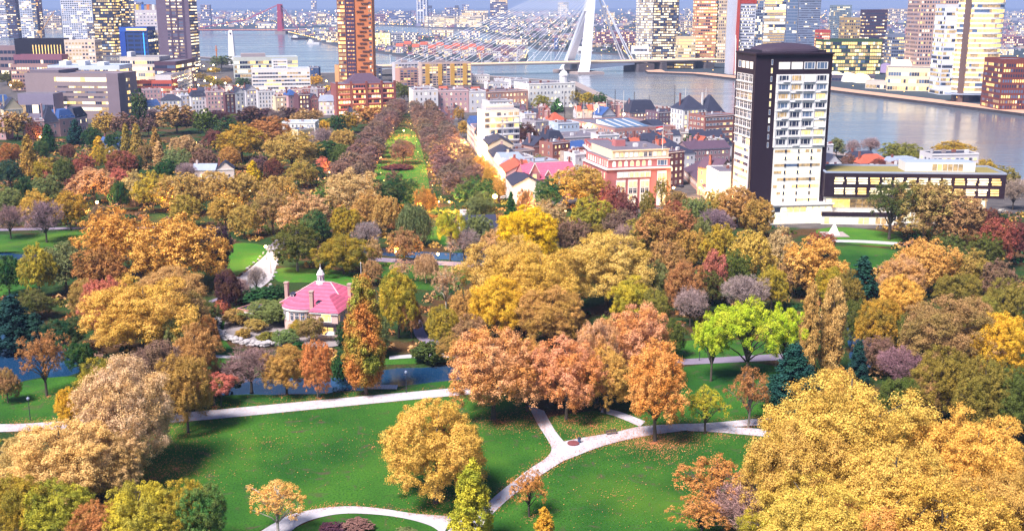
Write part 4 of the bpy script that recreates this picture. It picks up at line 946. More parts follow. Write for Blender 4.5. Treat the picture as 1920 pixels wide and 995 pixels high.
FOOT = []
class Bld:
    def __init__(s, name, label, cat, A, B, ytop=None, h=None, depth=12.0, group=None):
        a, b = gp(*A), gp(*B)
        s.w = math.hypot(b[0] - a[0], b[1] - a[1]); s.d = depth
        s.th = math.atan2(b[1] - a[1], b[0] - a[0])
        s.h = h if h is not None else zat(A[0], ytop, a[1])
        s.a = a
        FOOT.append((a[0], a[1], s.th, s.w, depth))
        s.root = tag(empty(name, (a[0], a[1], 0), s.th), label, cat, group)
    wm = None
    def wall(s, m, z0=-0.3, z1=None, roof=None, x0=0, x1=None, y0=0, y1=None, name='wall', parapet=0.0):
        z1 = s.h if z1 is None else z1; x1 = s.w if x1 is None else x1; y1 = s.d if y1 is None else y1
        if s.wm is None: s.wm = m
        mb = MB()
        mb.box(x0, y0, z0, x1, y1, z1, 0, False, mt=1)
        if parapet:
            t = 0.35
            for q in ((x0, y0, x1, y0 + t), (x0, y1 - t, x1, y1), (x0, y0 + t, x0 + t, y1 - t), (x1 - t, y0 + t, x1, y1 - t)):
                mb.box(q[0], q[1], z1, q[2], q[3], z1 + parapet, 0, False)
        return mb.build(name, [m, roof or M_ROOFGREY], s.root)
    def roof(s, kind, m, rise, z=None, over=0.4, x0=0, x1=None, y0=0, y1=None, gm=None, name='roof', axis='x'):
        z = s.h if z is None else z; x1 = s.w if x1 is None else x1; y1 = s.d if y1 is None else y1
        X0, X1, Y0, Y1 = x0 - over, x1 + over, y0 - over, y1 + over
        mb = MB(); z += 0.004
        if kind == 'gable' and axis == 'x':
            ym = (y0 + y1) / 2
            mb.face([(X0, Y0, z), (X1, Y0, z), (X1, ym, z + rise), (X0, ym, z + rise)]); mb.face([(X1, Y1, z), (X0, Y1, z), (X0, ym, z + rise), (X1, ym, z + rise)])
            for x in (x0, x1): mb.face([(x, y0, z - 0.002), (x, y1, z - 0.002), (x, ym, z + rise - 0.1)], 1)
        elif kind == 'gable':
            xm = (x0 + x1) / 2
            mb.face([(X0, Y1, z), (X0, Y0, z), (xm, Y0, z + rise), (xm, Y1, z + rise)]); mb.face([(X1, Y0, z), (X1, Y1, z), (xm, Y1, z + rise), (xm, Y0, z + rise)])
            for y in (y0, y1): mb.face([(x0, y, z - 0.002), (x1, y, z - 0.002), (xm, y, z + rise - 0.1)], 1)
        else:
            if kind == 'hip': ins = min(X1 - X0, Y1 - Y0) / 2 * 0.98
            else: ins = rise * 0.45                       # mansard: steep sides, flat top
            mb.face([(X0, Y0, z), (X0, Y1, z), (X1, Y1, z), (X1, Y0, z)])
            a = [(X0, Y0, z), (X1, Y0, z), (X1, Y1, z), (X0, Y1, z)]
            b = [(X0 + ins, Y0 + ins, z + rise), (X1 - ins, Y0 + ins, z + rise), (X1 - ins, Y1 - ins, z + rise), (X0 + ins, Y1 - ins, z + rise)]
            for i in range(4):
                j = (i + 1) % 4; mb.face([a[i], a[j], b[j], b[i]])
            mb.face(b)
        return mb.build(name, [m, gm or m], s.root)
    def put(s, me, face, t, z, sx, sz, name='window', parent=None, off=0.0, y0=0.0, x0=0.0, x1=None):
        """hangs a unit mesh on a face; t is the distance along that face"""
        x1 = s.w if x1 is None else x1
        loc, rz = {'front': ((t, y0 - off, z), 0), 'left': ((x0 - off, t, z), -math.pi / 2), 'right': ((x1 + off, t, z), math.pi / 2)}[face]
        return link(name, me, parent or s.root, loc, rz, (sx, 1, sz))
    def windows(s, face='front', z0=1.0, z1=None, floors=None, cols=None, ww=1.3, wh=1.8, lit=0.3, style='sash', frame='w', t0=0.8, t1=None, fl=3.3, bay=2.7, warm=0.5, **kw):
        L_ = s.w if face == 'front' else s.d
        t1 = L_ - t0 if t1 is None else t1; z1 = s.h - 0.4 if z1 is None else z1
        floors = floors or max(1, int((z1 - z0) / fl)); cols = cols or max(1, int((t1 - t0) / bay))
        fh = (z1 - z0) / floors; cw = (t1 - t0) / cols
        for f in range(floors):
            for c in range(cols):
                s.put(window_mesh(style, pick(lit, warm), frame), face, t0 + (c + 0.5) * cw, z0 + f * fh + (fh - wh) * 0.45, min(ww, cw * 0.9), wh, **kw)
    def ribbon(s, face, z, hgt, n, lit=0.6, t0=0.6, t1=None, gap=0.14, warm=0.4, off=0.03, mats=None, name='window_row', x0=0.0, x1=None, y0=0.0, run=0.5, thick=0.12):
        """one storey's row of panes; neighbours tend to be lit together"""
        L_ = s.w if face == 'front' else s.d
        t1 = L_ - t0 if t1 is None else t1
        mb = MB(); cw = (t1 - t0) / n; cur = 0
        mb.box(t0, -thick * 0.55, 0.02, t1, -thick * 0.05, hgt - 0.02, 5, True)
        for i in range(n):
            if i == 0 or rb.random() > run: cur = pick(lit, warm)
            a, b = t0 + i * cw + cw * gap / 2, t0 + (i + 1) * cw - cw * gap / 2
            mb.box(a, -thick, 0, b, 0, hgt, cur, True)
        x1 = s.w if x1 is None else x1
        me = mb.mesh(name, list(mats or [M_GLASS, M_LITW, M_LITY, M_LITD, M_GLASSB]) + [s.wm])
        loc, rz = {'front': ((0, y0 + thick - off, z), 0), 'left': ((x0 + thick - off, s.d, z), -math.pi / 2), 'right': ((x1 - thick + off, 0, z), math.pi / 2)}[face]
        return link(name, me, s.root, loc, rz)
    def box(s, name, x0, y0, z0, x1, y1, z1, m, mt=None):
        mb = MB(); mb.box(x0, y0, z0, x1, y1, z1, 0, True, mt=1 if mt else None)
        return mb.build(name, [m, mt] if mt else m, s.root)
    def chimney(s, x, y, z0, z1, m, r=0.45):
        mb = MB(); mb.box(x - r, y - r * 1.3, z0, x + r, y + r * 1.3, z1); mb.box(x - r - .1, y - r * 1.3 - .1, z1, x + r + .1, y + r * 1.3 + .1, z1 + 0.25)
        return mb.build('chimney', m, s.root)
    def dormer(s, x, y, z, m, rm, w=1.5, h=1.5, d=2.0, lit=0.2):
        mb = MB(); mb.box(x - w / 2, y, z, x + w / 2, y + d, z + h, 0); mb.face([(x - w / 2 - .15, y - .15, z + h + .003), (x + w / 2 + .15, y - .15, z + h + .003), (x + w / 2 + .15, y + d, z + h + .2), (x - w / 2 - .15, y + d, z + h + .2)], 1)
        o = mb.build('dormer', [m, rm], s.root)
        w_ = link('window', window_mesh('sash', pick(lit), 'w'), o, (x, y, z + 0.15), 0, (w * 0.75, 1, h * 0.8))
        return o
M_ROOFGREY = mat('grey_roof_felt', (106, 100, 116), 0.9, 0.25, 0.15)
M_SLATE = mat('slate_roof', (52, 54, 76), 0.7, 0.25, 0.4)
M_BLUEROOF = mat('blue_slate_roof', (56, 84, 142), 0.6, 0.2, 0.4)
M_REDROOF = mat('red_tile_roof', (176, 88, 70), 0.8, 0.35, 0.6)
M_PINKROOF = mat('pink_tile_roof', (204, 98, 130), 0.85, 0.3, 0.9, detail=9)
def tile_courses(m, step=0.75):
    nt = m.node_tree; N, L = nt.nodes, nt.links; p = N['Principled BSDF']; src = p.inputs['Base Color'].links[0].from_socket
    tc = N.new('ShaderNodeTexCoord'); sp = N.new('ShaderNodeSeparateXYZ'); mu = N.new('ShaderNodeMath'); mu.operation = 'MULTIPLY'; mu.inputs[1].default_value = 1 / step
    fr = N.new('ShaderNodeMath'); fr.operation = 'FRACT'; mr = N.new('ShaderNodeMapRange'); mr.inputs[3].default_value = 0.72; mr.inputs[4].default_value = 1.12
    sc = N.new('ShaderNodeVectorMath'); sc.operation = 'SCALE'
    L.new(tc.outputs['Object'], sp.inputs[0]); L.new(sp.outputs[2], mu.inputs[0]); L.new(mu.outputs[0], fr.inputs[0]); L.new(fr.outputs[0], mr.inputs[0])
    L.new(src, sc.inputs[0]); L.new(mr.outputs[0], sc.inputs['Scale']); L.new(sc.outputs[0], p.inputs['Base Color'])
tile_courses(M_PINKROOF)
M_PURPROOF = mat('purple_slate_roof', (88, 68, 88), 0.7, 0.2, 0.4)
M_PALEROOF = mat('pale_zinc_roof', (150, 160, 186), 0.6, 0.15, 0.3)
M_BRICK = mat('red_brick', (142, 92, 86), 0.9, 0.2, 0.5)
M_CONC = mat('concrete', (160, 146, 150), 0.9, 0.12, 0.2)
ROOFS = {'slate': M_SLATE, 'blue': M_BLUEROOF, 'red': M_REDROOF, 'pink': M_PINKROOF, 'purple': M_PURPROOF, 'grey': M_ROOFGREY, 'pale': M_PALEROOF}

def house(label, A, B, ytop=None, h=None, depth=12, wall=(225, 215, 218), roof='flat', rc='grey', rise=3.5, lit=0.35, style='sash', frame='w', left=True, right=True, chim=1, dorm=0, ww=1.2, wh=1.7, fl=3.2, bay=2.6,
          name='town_house', cat='house', group=None, axis='x', warm=0.5, extra=True, door=True):
    """a house with its windows, roof, chimneys, dormers and cornice"""
    b = Bld(name, label, cat, A, B, ytop, h, depth, group)
    m = W(wall); rm = ROOFS[rc]
    hh = b.h - (rise if roof in ('gable', 'hip', 'mansard') else 0)
    b.h = max(3.0, hh)
    b.wall(m, roof=rm, parapet=0.5 if roof == 'flat' else 0)
    b.box('cornice', -0.15, -0.22, b.h - 0.45, b.w + 0.15, -0.004, b.h - 0.1, M_WHITE)
    b.windows('front', lit=lit, style=style, frame=frame, ww=ww, wh=wh, fl=fl, bay=bay, warm=warm, z0=0.8 if not door else 0.9)
    mx = b.a[0]
    rows = max(1, int((b.h - 1.2) / fl))
    side = 'left' if mx > 0 else 'right'
    if (side == 'left' and left) or (side == 'right' and right):
        b.windows(side, lit=lit, style=style, frame=frame, ww=ww, wh=wh, fl=fl, bay=max(bay * 1.5, 3.6), warm=warm)
    if roof != 'flat': b.roof(roof, rm, rise, gm=m, axis=axis)
    else:
        for q in range(4 if extra else 0):
            x, y = (0.08 + 0.22 * q + rb.uniform(0, 0.1)) * b.w, rb.uniform(0.15, 0.75) * b.d
            r = rb.uniform(0.5, 1.5); b.box('roof_box', x, y, b.h + 0.003, x + r * 1.4, y + r, b.h + rb.uniform(0.8, 2.2), rb.choice([M_WHITE, M_CONC, M_BRICK]))
    for q in range(chim):
        x = b.w * (0.12 if q == 0 else 0.88)
        b.chimney(x, b.d * 0.5, b.h, b.h + (rise if roof != 'flat' else 0) + 1.4, M_BRICK if rb.random() < 0.6 else W(wall))
    for q in range(dorm):
        b.dormer(b.w * (q + 0.5) / dorm, 0.25, b.h + 0.35, M_WHITE, rm, lit=lit)
    return b
# ------------------------------------------------------------------ the white and black apartment tower with its low office wing
M_BLACK = mat('black_cladding', (44, 30, 46), 0.6, 0.12, 0.15)
M_TWHITE = mat('white_cladding', (236, 232, 236), 0.7, 0.05, 0.2)
M_FLOOD = mat('floodlit_panel', (240, 236, 232), 0.7, 0.03, 0.2)
t = Bld('apartment_tower', 'white apartment tower framed by black walls with a shallow dark dome on its roof', 'apartment tower', (1402, 418), (1541, 414), ytop=103, depth=24)
TW, TD, TH = t.w, t.d, t.h
t.wall(M_BLACK, roof=M_BLACK, z1=TH)
px0, px1 = TW * 0.29, TW * 0.95               # the white field of the front
zl0, zl1, zb0, zb1 = TH * 0.115, TH * 0.455, TH * 0.455, TH * 0.885
t.box('white_field', px0, -0.5, zl0, px1 - 0.6, -0.006, zl1 - 0.02, M_FLOOD)
t.box('white_field', px0 - 0.5, -0.35, zb0 + 0.02, px1 + 0.3, -0.006, zb1, M_TWHITE)
n = 8; fh = (zb1 - zb0) / n
for f in range(n):
    for c in range(4):
        cw = (px1 - px0) / 4; x = px0 + cw * c; z = zb0 + f * fh
        wd = t.put(window_mesh('wide', pick(0.34, 0.7), 'w'), 'front', x + cw * 0.5, z + fh * 0.30, cw * 0.86, fh * 0.62, off=0.36)
        if rb.random() < 0.75:
            mb = MB(); x0_, x1_ = x + cw * (0.42 if rb.random() < 0.6 else 0.04), x + cw * 0.96
            mb.box(x0_, -1.1, z + fh * 0.18, x1_, -0.36, z + fh * 0.23, 0); mb.box(x0_, -1.1, z + fh * 0.36, x1_, -1.04, z + fh * 0.40, 0)
            for q in range(6):
                xx = lerp(x0_, x1_, (q + 0.5) / 6); mb.box(xx - 0.05, -1.12, z + fh * 0.23, xx + 0.05, -1.0, z + fh * 0.36, 0)
            mb.build('balcony', M_TWHITE, t.root)
    t.box('floor_edge', px0 - 0.5, -0.75, zb0 + f * fh - 0.12 + 0.15, px1 + 0.3, -0.352, zb0 + f * fh + 0.32, M_TWHITE)
for c in range(5):
    x = lerp(px0, px1, c / 4.0); t.box('pier', x - 0.2, -0.72, zb0 + 0.5, x + 0.2, -0.354, zb1, M_TWHITE)
n2 = 8; fl2 = (zl1 - zl0) / n2
for f in range(n2):
    z = zl0 + f * fl2 + fl2 * 0.3
    t.ribbon('front', z, fl2 * 0.36, 12, lit=0.97, t0=px0 + 0.5, t1=px1 - 1.2, gap=0.05, mats=[M_GLASSB, M_LITW, M_LITY, M_LITD, M_LITW], warm=0.0 if f not in (0, 1, 2) else 0.3, off=0.06, y0=-0.5, run=0.7)
    for q in (0.24, 0.5, 0.76):
        t.put(window_mesh('plain', 0, 'd'), 'front', lerp(px0, px1, q), z - 0.1, 0.8, fl2 * 0.42, off=0.60)
for f in range(11):                            # stair windows in the black wall
    t.put(window_mesh('plain', rb.choice([4, 4, 2, 1]), 'w'), 'front', px0 - 2.7, lerp(zb0, TH * 0.955, f / 10.3), 0.75, 2.3)
for c in range(4):
    t.put(window_mesh('wide', [1, 1, 4, 4][c], 'w'), 'front', lerp(px0, px1, (c + 0.5) / 4), TH * 0.915, (px1 - px0) / 4 * 0.9, TH * 0.042)
# left face
for f in range(8):
    z = zb0 + f * fh
    for c in range(4):
        t.put(window_mesh('cross', pick(0.12, 0.5), 'w'), 'left', 2.2 + (TD - 4.4) * (c + 0.5) / 4, z + fh * 0.12, (TD - 4.4) / 4 * 0.94, fh * 0.84, off=0.1)
    t.box('floor_edge', -0.5, 2, z + 0.05, -0.102, TD - 2, z + 0.4, M_TWHITE)
t.box('white_field', -0.45, 2.2, zl0, -0.004, TD - 4, zl1 - 0.05, M_TWHITE)
for f in range(8): t.ribbon('left', zl0 + f * fl2 + fl2 * 0.3, fl2 * 0.4, 9, lit=0.7, t0=4.4, t1=TD - 2.6, warm=0.9, off=0.05, x0=-0.45)
for c in range(4): t.put(window_mesh('plain', 1 if c < 3 else 4, 'w'), 'left', 2.6 + (TD - 5) * (c + 0.5) / 4, TH * 0.915, 3.6, TH * 0.042)
# roof slab and dome
mb = MB(); mb.box(-0.4, -0.9, TH, TW + 0.4, TD + 0.5, TH + 0.7); mb.build('roof', M_BLACK, t.root)
mb = MB(); R = []
for q in range(7):
    a = q / 6.0 * math.pi / 2; k = math.cos(a) ** 0.9 if q < 6 else 0.12; z = TH + 1.2 + 3.3 * math.sin(a)
    R.append([(TW * 0.5 + TW * 0.42 * k * math.copysign(abs(math.cos(p)) ** 0.6, math.cos(p)), TD * 0.5 + TD * 0.42 * k * math.copysign(abs(math.sin(p)) ** 0.6, math.sin(p)), z) for p in [2 * math.pi * i / 32 for i in range(32)]])
R.insert(0, [(x, y, TH + 0.705) for x, y, z in R[0]])
mb.ring(R); mb.build('dome', mat('dome_lead', (62, 50, 68), 0.7, 0.15, 0.2), t.root, smooth=False)
for sx_ in (0.08, 0.92):
    mb = MB(); mb.box(TW * sx_ - .05, 1, TH + 0.7, TW * sx_ + .05, TD - 1, TH + 1.8); mb.build('railing', M_DARKF, t.root)
# lobby: white floodlit base in front
t.box('lobby', px0 - 0.6, -4.5, -0.3, TW + 2.5, -0.504, zl0 - 0.1, M_FLOOD)
t.box('canopy', px0 - 0.9, -5.2, zl0 - 0.1, TW + 3.0, -0.502, zl0 + 0.5, M_TWHITE)
t.ribbon('front', zl0 - 2.9, 1.9, 9, lit=0.75, t0=px0, t1=TW + 2, warm=0.4, off=0.05, y0=-4.5, run=0.5)
t.ribbon('front', 0.3, zl0 - 3.6, 8, lit=1.0, t0=px0, t1=TW + 2, warm=0.3, off=0.05, y0=-4.5)

w = Bld('office_wing', 'long low office wing with a black upper box of lit windows beside the apartment tower', 'office building', (1543, 416), (1846, 420), h=22, depth=22)
WW = w.w
M_GREENROOF = mat('mossy_roof', (134, 122, 74), 0.95, 0.25, 0.12)
w.wall(M_FLOOD, z1=11.4, name='base')
w.box('upper_box', -1.0, -3.0, 11.6, WW + 6, 20, 22.0, M_BLACK, M_GREENROOF)
for q in ((-1.0, -3.0, WW + 6, -2.4), (-1.0, 19.4, WW + 6, 20.0), (-1.0, -2.4, -0.4, 19.4), (WW + 5.4, -2.4, WW + 6, 19.4)): w.box('parapet', q[0], q[1], 22.0, q[2], q[3], 22.7, M_PALEROOF)
for f in range(2):
    for c in range(14):
        cw = (WW + 2) / 14
        mb = MB()
        for k in range(3):
            a = rb.uniform(0, 0.3) * cw; mb.box(-cw * 0.44 + a * 0.4, -0.06, 0.25 + k * 1.05, cw * 0.44 - rb.uniform(0, 0.35) * cw * 0.5, 0.02, 0.25 + k * 1.05 + 0.72, 0)
        link('window', mb.mesh('window', rb.choice([M_LITY, M_LITW, M_LITW])), w.root, (2.5 + cw * (c + 0.5), -3.02, 12.6 + f * 4.5))
w.ribbon('front', 6.6, 3.6, 26, lit=0.97, t0=0.6, warm=0.35, off=0.06, gap=0.08)
w.ribbon('front', 0.8, 3.4, 22, lit=0.97, t0=0.6, warm=0.35, off=0.06, gap=0.08)
w.box('black_band', WW * 0.12 - 10, -5.2, 3.6, WW * 0.42, -3.4, 5.2, M_BLACK)
w.box('entrance_hall', WW * 0.12 - 10, -5.0, -0.3, WW * 0.42, -0.08, 3.58, M_FLOOD)
w.ribbon('front', 0.4, 2.6, 12, lit=1.0, t0=WW * 0.12 - 9, t1=WW * 0.41, warm=0.5, off=0.05, y0=-5.0)
pent = w.box('penthouse', WW * 0.50, 4, 22.02, WW * 0.93, 15, 26.0, M_WHITE, M_PALEROOF)
w.ribbon('front', 22.5, 2.8, 10, lit=0.8, t0=WW * 0.60, t1=WW * 0.92, warm=0.4, off=0.05, y0=4)
for c in range(5): w.box('column', WW * (0.55 + 0.1 * c), -2.4, -0.3, WW * (0.55 + 0.1 * c) + 0.6, -1.8, 11.6, M_FLOOD)

# ------------------------------------------------------------------ the pink-roofed villa
M_VWALL = mat("pink_white_brick", (220, 186, 182), 0.9, 0.12, 0.6)
v = Bld('villa', 'pink-roofed brick villa with a white roof turret and tall chimneys among the trees', 'villa', (533, 612), (649, 620), h=7.4, depth=15)
VW = v.w
v.wall(M_VWALL)
rf = v.roof('hip', M_PINKROOF, 4.9, over=0.8)
v.box('cornice', -0.5, -0.5, 6.8, VW + 0.5, -0.004, 7.3, M_WHITE)
v.windows('right', lit=0.5, style='cross', ww=1.2, wh=2.0, floors=2, cols=4)
v.windows('left', lit=0.3, style='cross', ww=1.2, wh=2.0, floors=2, cols=3)
# curved bay on the left of the front
cx_, R_ = VW * 0.33, VW * 0.30
mb = MB(); arc = [(cx_ + R_ * math.cos(a), -0.01 + 4.8 * math.sin(a)) for a in [math.pi + math.pi * q / 20 for q in range(21)]]
mb.ring([[(x, y, -0.3) for x, y in arc], [(x, y, 6.6) for x, y in arc]], 0, False, False)
mb.build('curved_bay', M_VWALL, v.root)
mb = MB(); mb.ring([[(cx_ + (x - cx_) * 1.08, y * 1.1, 6.4) for x, y in arc], [(cx_ + (x - cx_) * 1.08, y * 1.1, 7.1) for x, y in arc]], 0, False, False); mb.build('cornice', M_WHITE, v.root)
mb = MB(); apex = (cx_, 3.5, 10.0)
for i in range(20):
    a, b = arc[i], arc[i + 1]
    mb.face([(cx_ + (a[0] - cx_) * 1.1, a[1] * 1.12, 7.1), (cx_ + (b[0] - cx_) * 1.1, b[1] * 1.12, 7.1), apex])
mb.build('roof', M_PINKROOF, v.root)
for q in range(11):
    a = math.pi + math.pi * (q + 0.5) / 11
    link('window', window_mesh('cross', pick(0.45), 'w'), v.root, (cx_ + (R_ + .03) * math.cos(a), 4.83 * math.sin(a), 3.4), a + math.pi / 2, (1.25, 1, 2.6))
# front wing on the right
x0, x1 = VW * 0.60, VW + 0.4
v.wall(M_VWALL, z1=7.4, x0=x0, x1=x1, y0=-7, y1=-0.02, name='front_wing')
v.roof('hip', M_PINKROOF, 3.6, z=7.4, x0=x0, x1=x1, y0=-7, y1=5, over=0.6)
v.box('cornice', x0 - 0.3, -7.4, 6.8, x1 + 0.3, -7.004, 7.3, M_WHITE)
v.put(window_mesh('wide', 2, 'w'), 'front', (x0 + x1) / 2 + 0.6, 4.4, 3.4, 2.9, y0=-7)
v.put(window_mesh('cross', 2, 'w'), 'front', (x0 + x1) / 2 + 0.9, 0.5, 4.2, 2.6, y0=-7)
v.box('balcony', (x0 + x1) / 2 - 1.6, -8.2, 3.5, x1 - 0.1, -7.008, 4.2, M_DARKF)
for q in range(3): v.put(window_mesh('cross', pick(0.5), 'w'), 'left', -6 + q * 2.1, 4.4, 1.2, 2.2, x0=x0)
for q in range(3): v.put(window_mesh('cross', pick(0.5), 'w'), 'right', -6 + q * 2.1, 4.4, 1.2, 2.2, x1=x1)
M_CHIM = mat('chimney_brick', (186, 156, 150), 0.9, 0.15, 0.6)
for x, y, z0, z1 in ((0.2, 2.5, 6, 12.6), (x0 - 0.1, -5.6, 2.0, 12.6), (VW - 1.2, 7.0, 8, 12.0)):
    mb = MB(); mb.box(x - .5, y - .55, z0, x + .5, y + .55, z1); mb.box(x - .65, y - .7, z1, x + .65, y + .7, z1 + .4); mb.box(x - .55, y - .6, z1 - .9, x + .55, y + .6, z1 - .6); mb.build('chimney', M_CHIM, v.root)
for x, y, z in ((2.2, 1.6, 8.3), (x0 + 1.5, -5.0, 8.1)):
    o = v.dormer(x, y, z, M_DARKF, M_SLATE, 1.5, 1.3, 2.4, 0.0)
# pale ridge tiles along the hips
a_ = min(VW + 1.6, 15 + 1.6) / 2 * 0.98
RC = [(-.8, -.8), (VW + .8, -.8), (VW + .8, 15.8), (-.8, 15.8)]; RI = [(-.8 + a_, -.8 + a_), (VW + .8 - a_, -.8 + a_), (VW + .8 - a_, 15.8 - a_), (-.8 + a_, 15.8 - a_)]
mb = MB()
for q in range(4): mb.tube((*RC[q], 7.45), (*RI[q], 12.38), 0.16, n=5)
mb.tube((*RI[0], 12.4), (*RI[1], 12.4), 0.16, n=5)
mb.build('ridge_tiles', mat('ridge_tile', (226, 178, 186), 0.85, 0.15, 1.0), v.root)
mb = MB(); mb.box(0.3, -0.7, 7.31, VW - 0.3, -0.42, 7.42); mb.build('gutter', M_WHITE, v.root)
# turret
mb = MB(); tx, ty = VW * 0.46, 7.5
mb.lathe([(z_[0] * .85, 11.2 + (z_[1] - 13.3) * 0.72) for z_ in [(1.7, 13.3), (1.7, 15.0), (1.25, 15.3), (1.2, 17.6), (1.5, 17.8), (1.5, 18.0), (1.2, 18.6), (0.9, 19.4), (0.45, 19.9), (0.3, 20.6), (0.08, 21.0), (0.05, 22.6)]], (tx, ty), 8)
tu = mb.build('turret', M_WHITE, v.root)
for q in range(8):
    a = 2 * math.pi * (q + 0.5) / 8
    link('opening', window_mesh('arch', 0, 'w'), tu, (tx + 0.97 * math.cos(a), ty + 0.97 * math.sin(a), 12.8), a + math.pi / 2, (0.5, 1, 1.35))
ob = house('low flat-roofed brick outbuilding at the left of the pink-roofed villa', (446, 606), (476, 612), h=4.2, depth=8, wall=(186, 132, 130), rc='blue', lit=0.2, style='cross', chim=0, name='outbuilding', cat='outbuilding', extra=False, right=True)
# lodge with dark roof and kiosk
house('white lodge under a dark blue gabled roof behind the lemon tree', (872, 446), (934, 443), h=8.0, depth=14, wall=(214, 205, 212), roof='gable', rc='slate', rise=4.5, lit=0.4, name='park_lodge', cat='lodge', chim=0)
house('white-walled shed with flat roof behind the dark-roofed lodge', (868, 425), (892, 424), h=5.5, depth=8, wall=(226, 222, 226), lit=0.0, name='shed', cat='shed', chim=0, extra=False)
house('tiny dark-roofed red kiosk beside the slim lime green tree', (826, 438), (838, 438), h=4.4, depth=3.2, wall=(180, 80, 70), roof='hip', rc='slate', rise=1.8, lit=0.4, name='kiosk', cat='kiosk', chim=0)
house('white house under a steep dark blue gabled roof deep in the left woods', (186, 287), (222, 288), h=10, depth=12, wall=(226, 220, 226), roof='gable', rc='blue', rise=5, lit=0.3, name='park_house', cat='house', chim=1)
house('white low house with grey roof hidden behind golden brown trees on the left', (362, 340), (404, 340), h=9, depth=10, wall=(216, 196, 190), roof='gable', rc='pale', rise=3, lit=0.3, name='park_house', cat='house')
house('small white gabled house beside the low grey-roofed one in the left woods', (408, 342), (440, 341), h=11, depth=9, wall=(222, 206, 204), roof='gable', rc='slate', rise=4, lit=0.3, name='park_house', cat='house', axis='y')
house('white flat-roofed pavilion among the trees left of the avenue', (530, 262), (592, 262), h=12, depth=16, wall=(228, 226, 226), rc='pale', lit=0.5, name='pavilion', cat='pavilion', chim=0)
house('cream lit annex beside the white pavilion left of the avenue', (560, 272), (590, 268), h=10, depth=10, wall=(232, 214, 180), rc='blue', lit=0.7, name='annex', cat='annex', chim=0)

# ------------------------------------------------------------------ the pink corner building
M_PINK = mat('pink_brick', (190, 116, 118), 0.9, 0.1, 0.35)
M_CREAM = mat('cream_render', (240, 216, 190), 0.8, 0.06, 0.3)
p = Bld('corner_office', 'large pink brick corner building with tall white stair windows and a cream top storey', 'office building', (1136, 392), (1256, 386), ytop=318, depth=34)
PW, PH = p.w, p.h
p.wall(M_PINK, roof=M_ROOFGREY)
p.box('cornice', -0.5, -0.6, PH - 0.3, PW + 0.3, p.d, PH + 0.25, M_WHITE)
p.box('upper_storey', 1.2, 1.0, PH + 0.26, PW - 0.3, p.d - 1, PH + 4.4, M_PINK, M_ROOFGREY)
p.box('cornice', 1.0, 0.7, PH + 4.1, PW, 0.995, PH + 4.6, M_WHITE)
p.box('top_storey', 3.5, 2.2, PH + 4.41, PW - 0.6, p.d - 2, PH + 8.4, M_CREAM, M_ROOFGREY)
p.box('cornice', 3.1, 1.8, PH + 8.0, PW - 0.2, 2.195, PH + 8.5, M_CREAM)
for q in range(7): p.put(window_mesh('arch', rb.choice([1, 2, 1]), 'w'), 'front', lerp(2.5, PW * 0.72, (q + 0.5) / 7), PH + 0.9, 1.7, 2.7, y0=1.0)
p.put(window_mesh('wide', 4, 'w'), 'front', PW * 0.87, PH + 0.8, 5.2, 2.7, y0=1.0)
for q in range(11): p.put(window_mesh('cross', rb.choice([1, 2, 1, 0]), 'w'), 'front', lerp(4.6, PW - 1.6, (q + 0.5) / 11), PH + 5.1, 1.7, 2.3, y0=2.2)
p.box('window_frame', PW * 0.16, -0.3, PH - 4.3, PW * 0.68, -0.004, PH - 1.4, M_WHITE)
for q in range(6): p.put(window_mesh('cross', rb.choice([2, 1, 2]), 'w'), 'front', lerp(PW * 0.17, PW * 0.67, (q + 0.5) / 6), PH - 4.0, 2.1, 2.3, off=0.31)
for q in range(4):
    x = PW * (0.22 + 0.185 * q + (0.08 if q == 3 else 0)); wq = PW * 0.145
    p.box('window_frame', x - wq / 2, -0.3, 0.5, x + wq / 2, -0.003, PH - (5.2 if q < 3 else 1.6), M_WHITE)
    zt = PH - (5.2 if q < 3 else 1.6)
    for f in range(4):
        for c in range(2):
            p.put(window_mesh('cross', [1, 1, 0, 2][f] if rb.random() < 0.8 else 2, 'w'), 'front', x + (c - 0.5) * wq * 0.46, lerp(0.7, zt - 0.3, f / 4.0), wq * 0.42, (zt - 1.2) / 4 * 0.86, off=0.31)
p.windows('left', z0=PH - 6, z1=PH, floors=1, cols=8, ww=1.4, wh=2.6, lit=0.6, style='cross')
for q in range(9): p.put(window_mesh('cross', rb.choice([1, 3]), 'w'), 'left', 2.5 + 3.3 * q, PH + 0.9, 1.4, 2.6, x0=1.2)
p.box('stair_house', 10, 16, PH + 8.41, 15, 21, PH + 11.5, M_PINK, M_ROOFGREY); p.box('roof_box', 18, 12, PH + 8.41, 20, 14, PH + 10, M_WHITE); p.box('roof_box', 22, 10, PH + 8.41, 23.5, 11.5, PH + 9.8, M_CONC)
fp = tag(empty('flagpole', (p.a[0] + PW * 0.82, p.a[1] + 6, 0)), 'white flagpole with a red and white flag on the roof of the pink corner building', 'flagpole')
mb = MB(); mb.tube((0, 0, PH + 8.3), (0, 0, PH + 20), 0.16, 0.08, 8); mb.build('pole', M_WHITE, fp)
mb = MB()
for k in range(3):
    for q in range(5):
        f_ = lambda u: 0.35 * math.sin(u * 2.2)
        a, b = -3.4 * q / 5, -3.4 * (q + 1) / 5; z0 = PH + 17.2 + 0.75 * k - 0.12 * q
        mb.face([(a, f_(a), z0), (b, f_(b), z0 - .12), (b, f_(b), z0 + .63), (a, f_(a), z0 + .75)], k)
mb.build('flag', [mat('flag_blue', (50, 60, 120), 0.9), mat('flag_white', (235, 235, 235), 0.9), mat('flag_red', (200, 50, 60), 0.9)], fp)

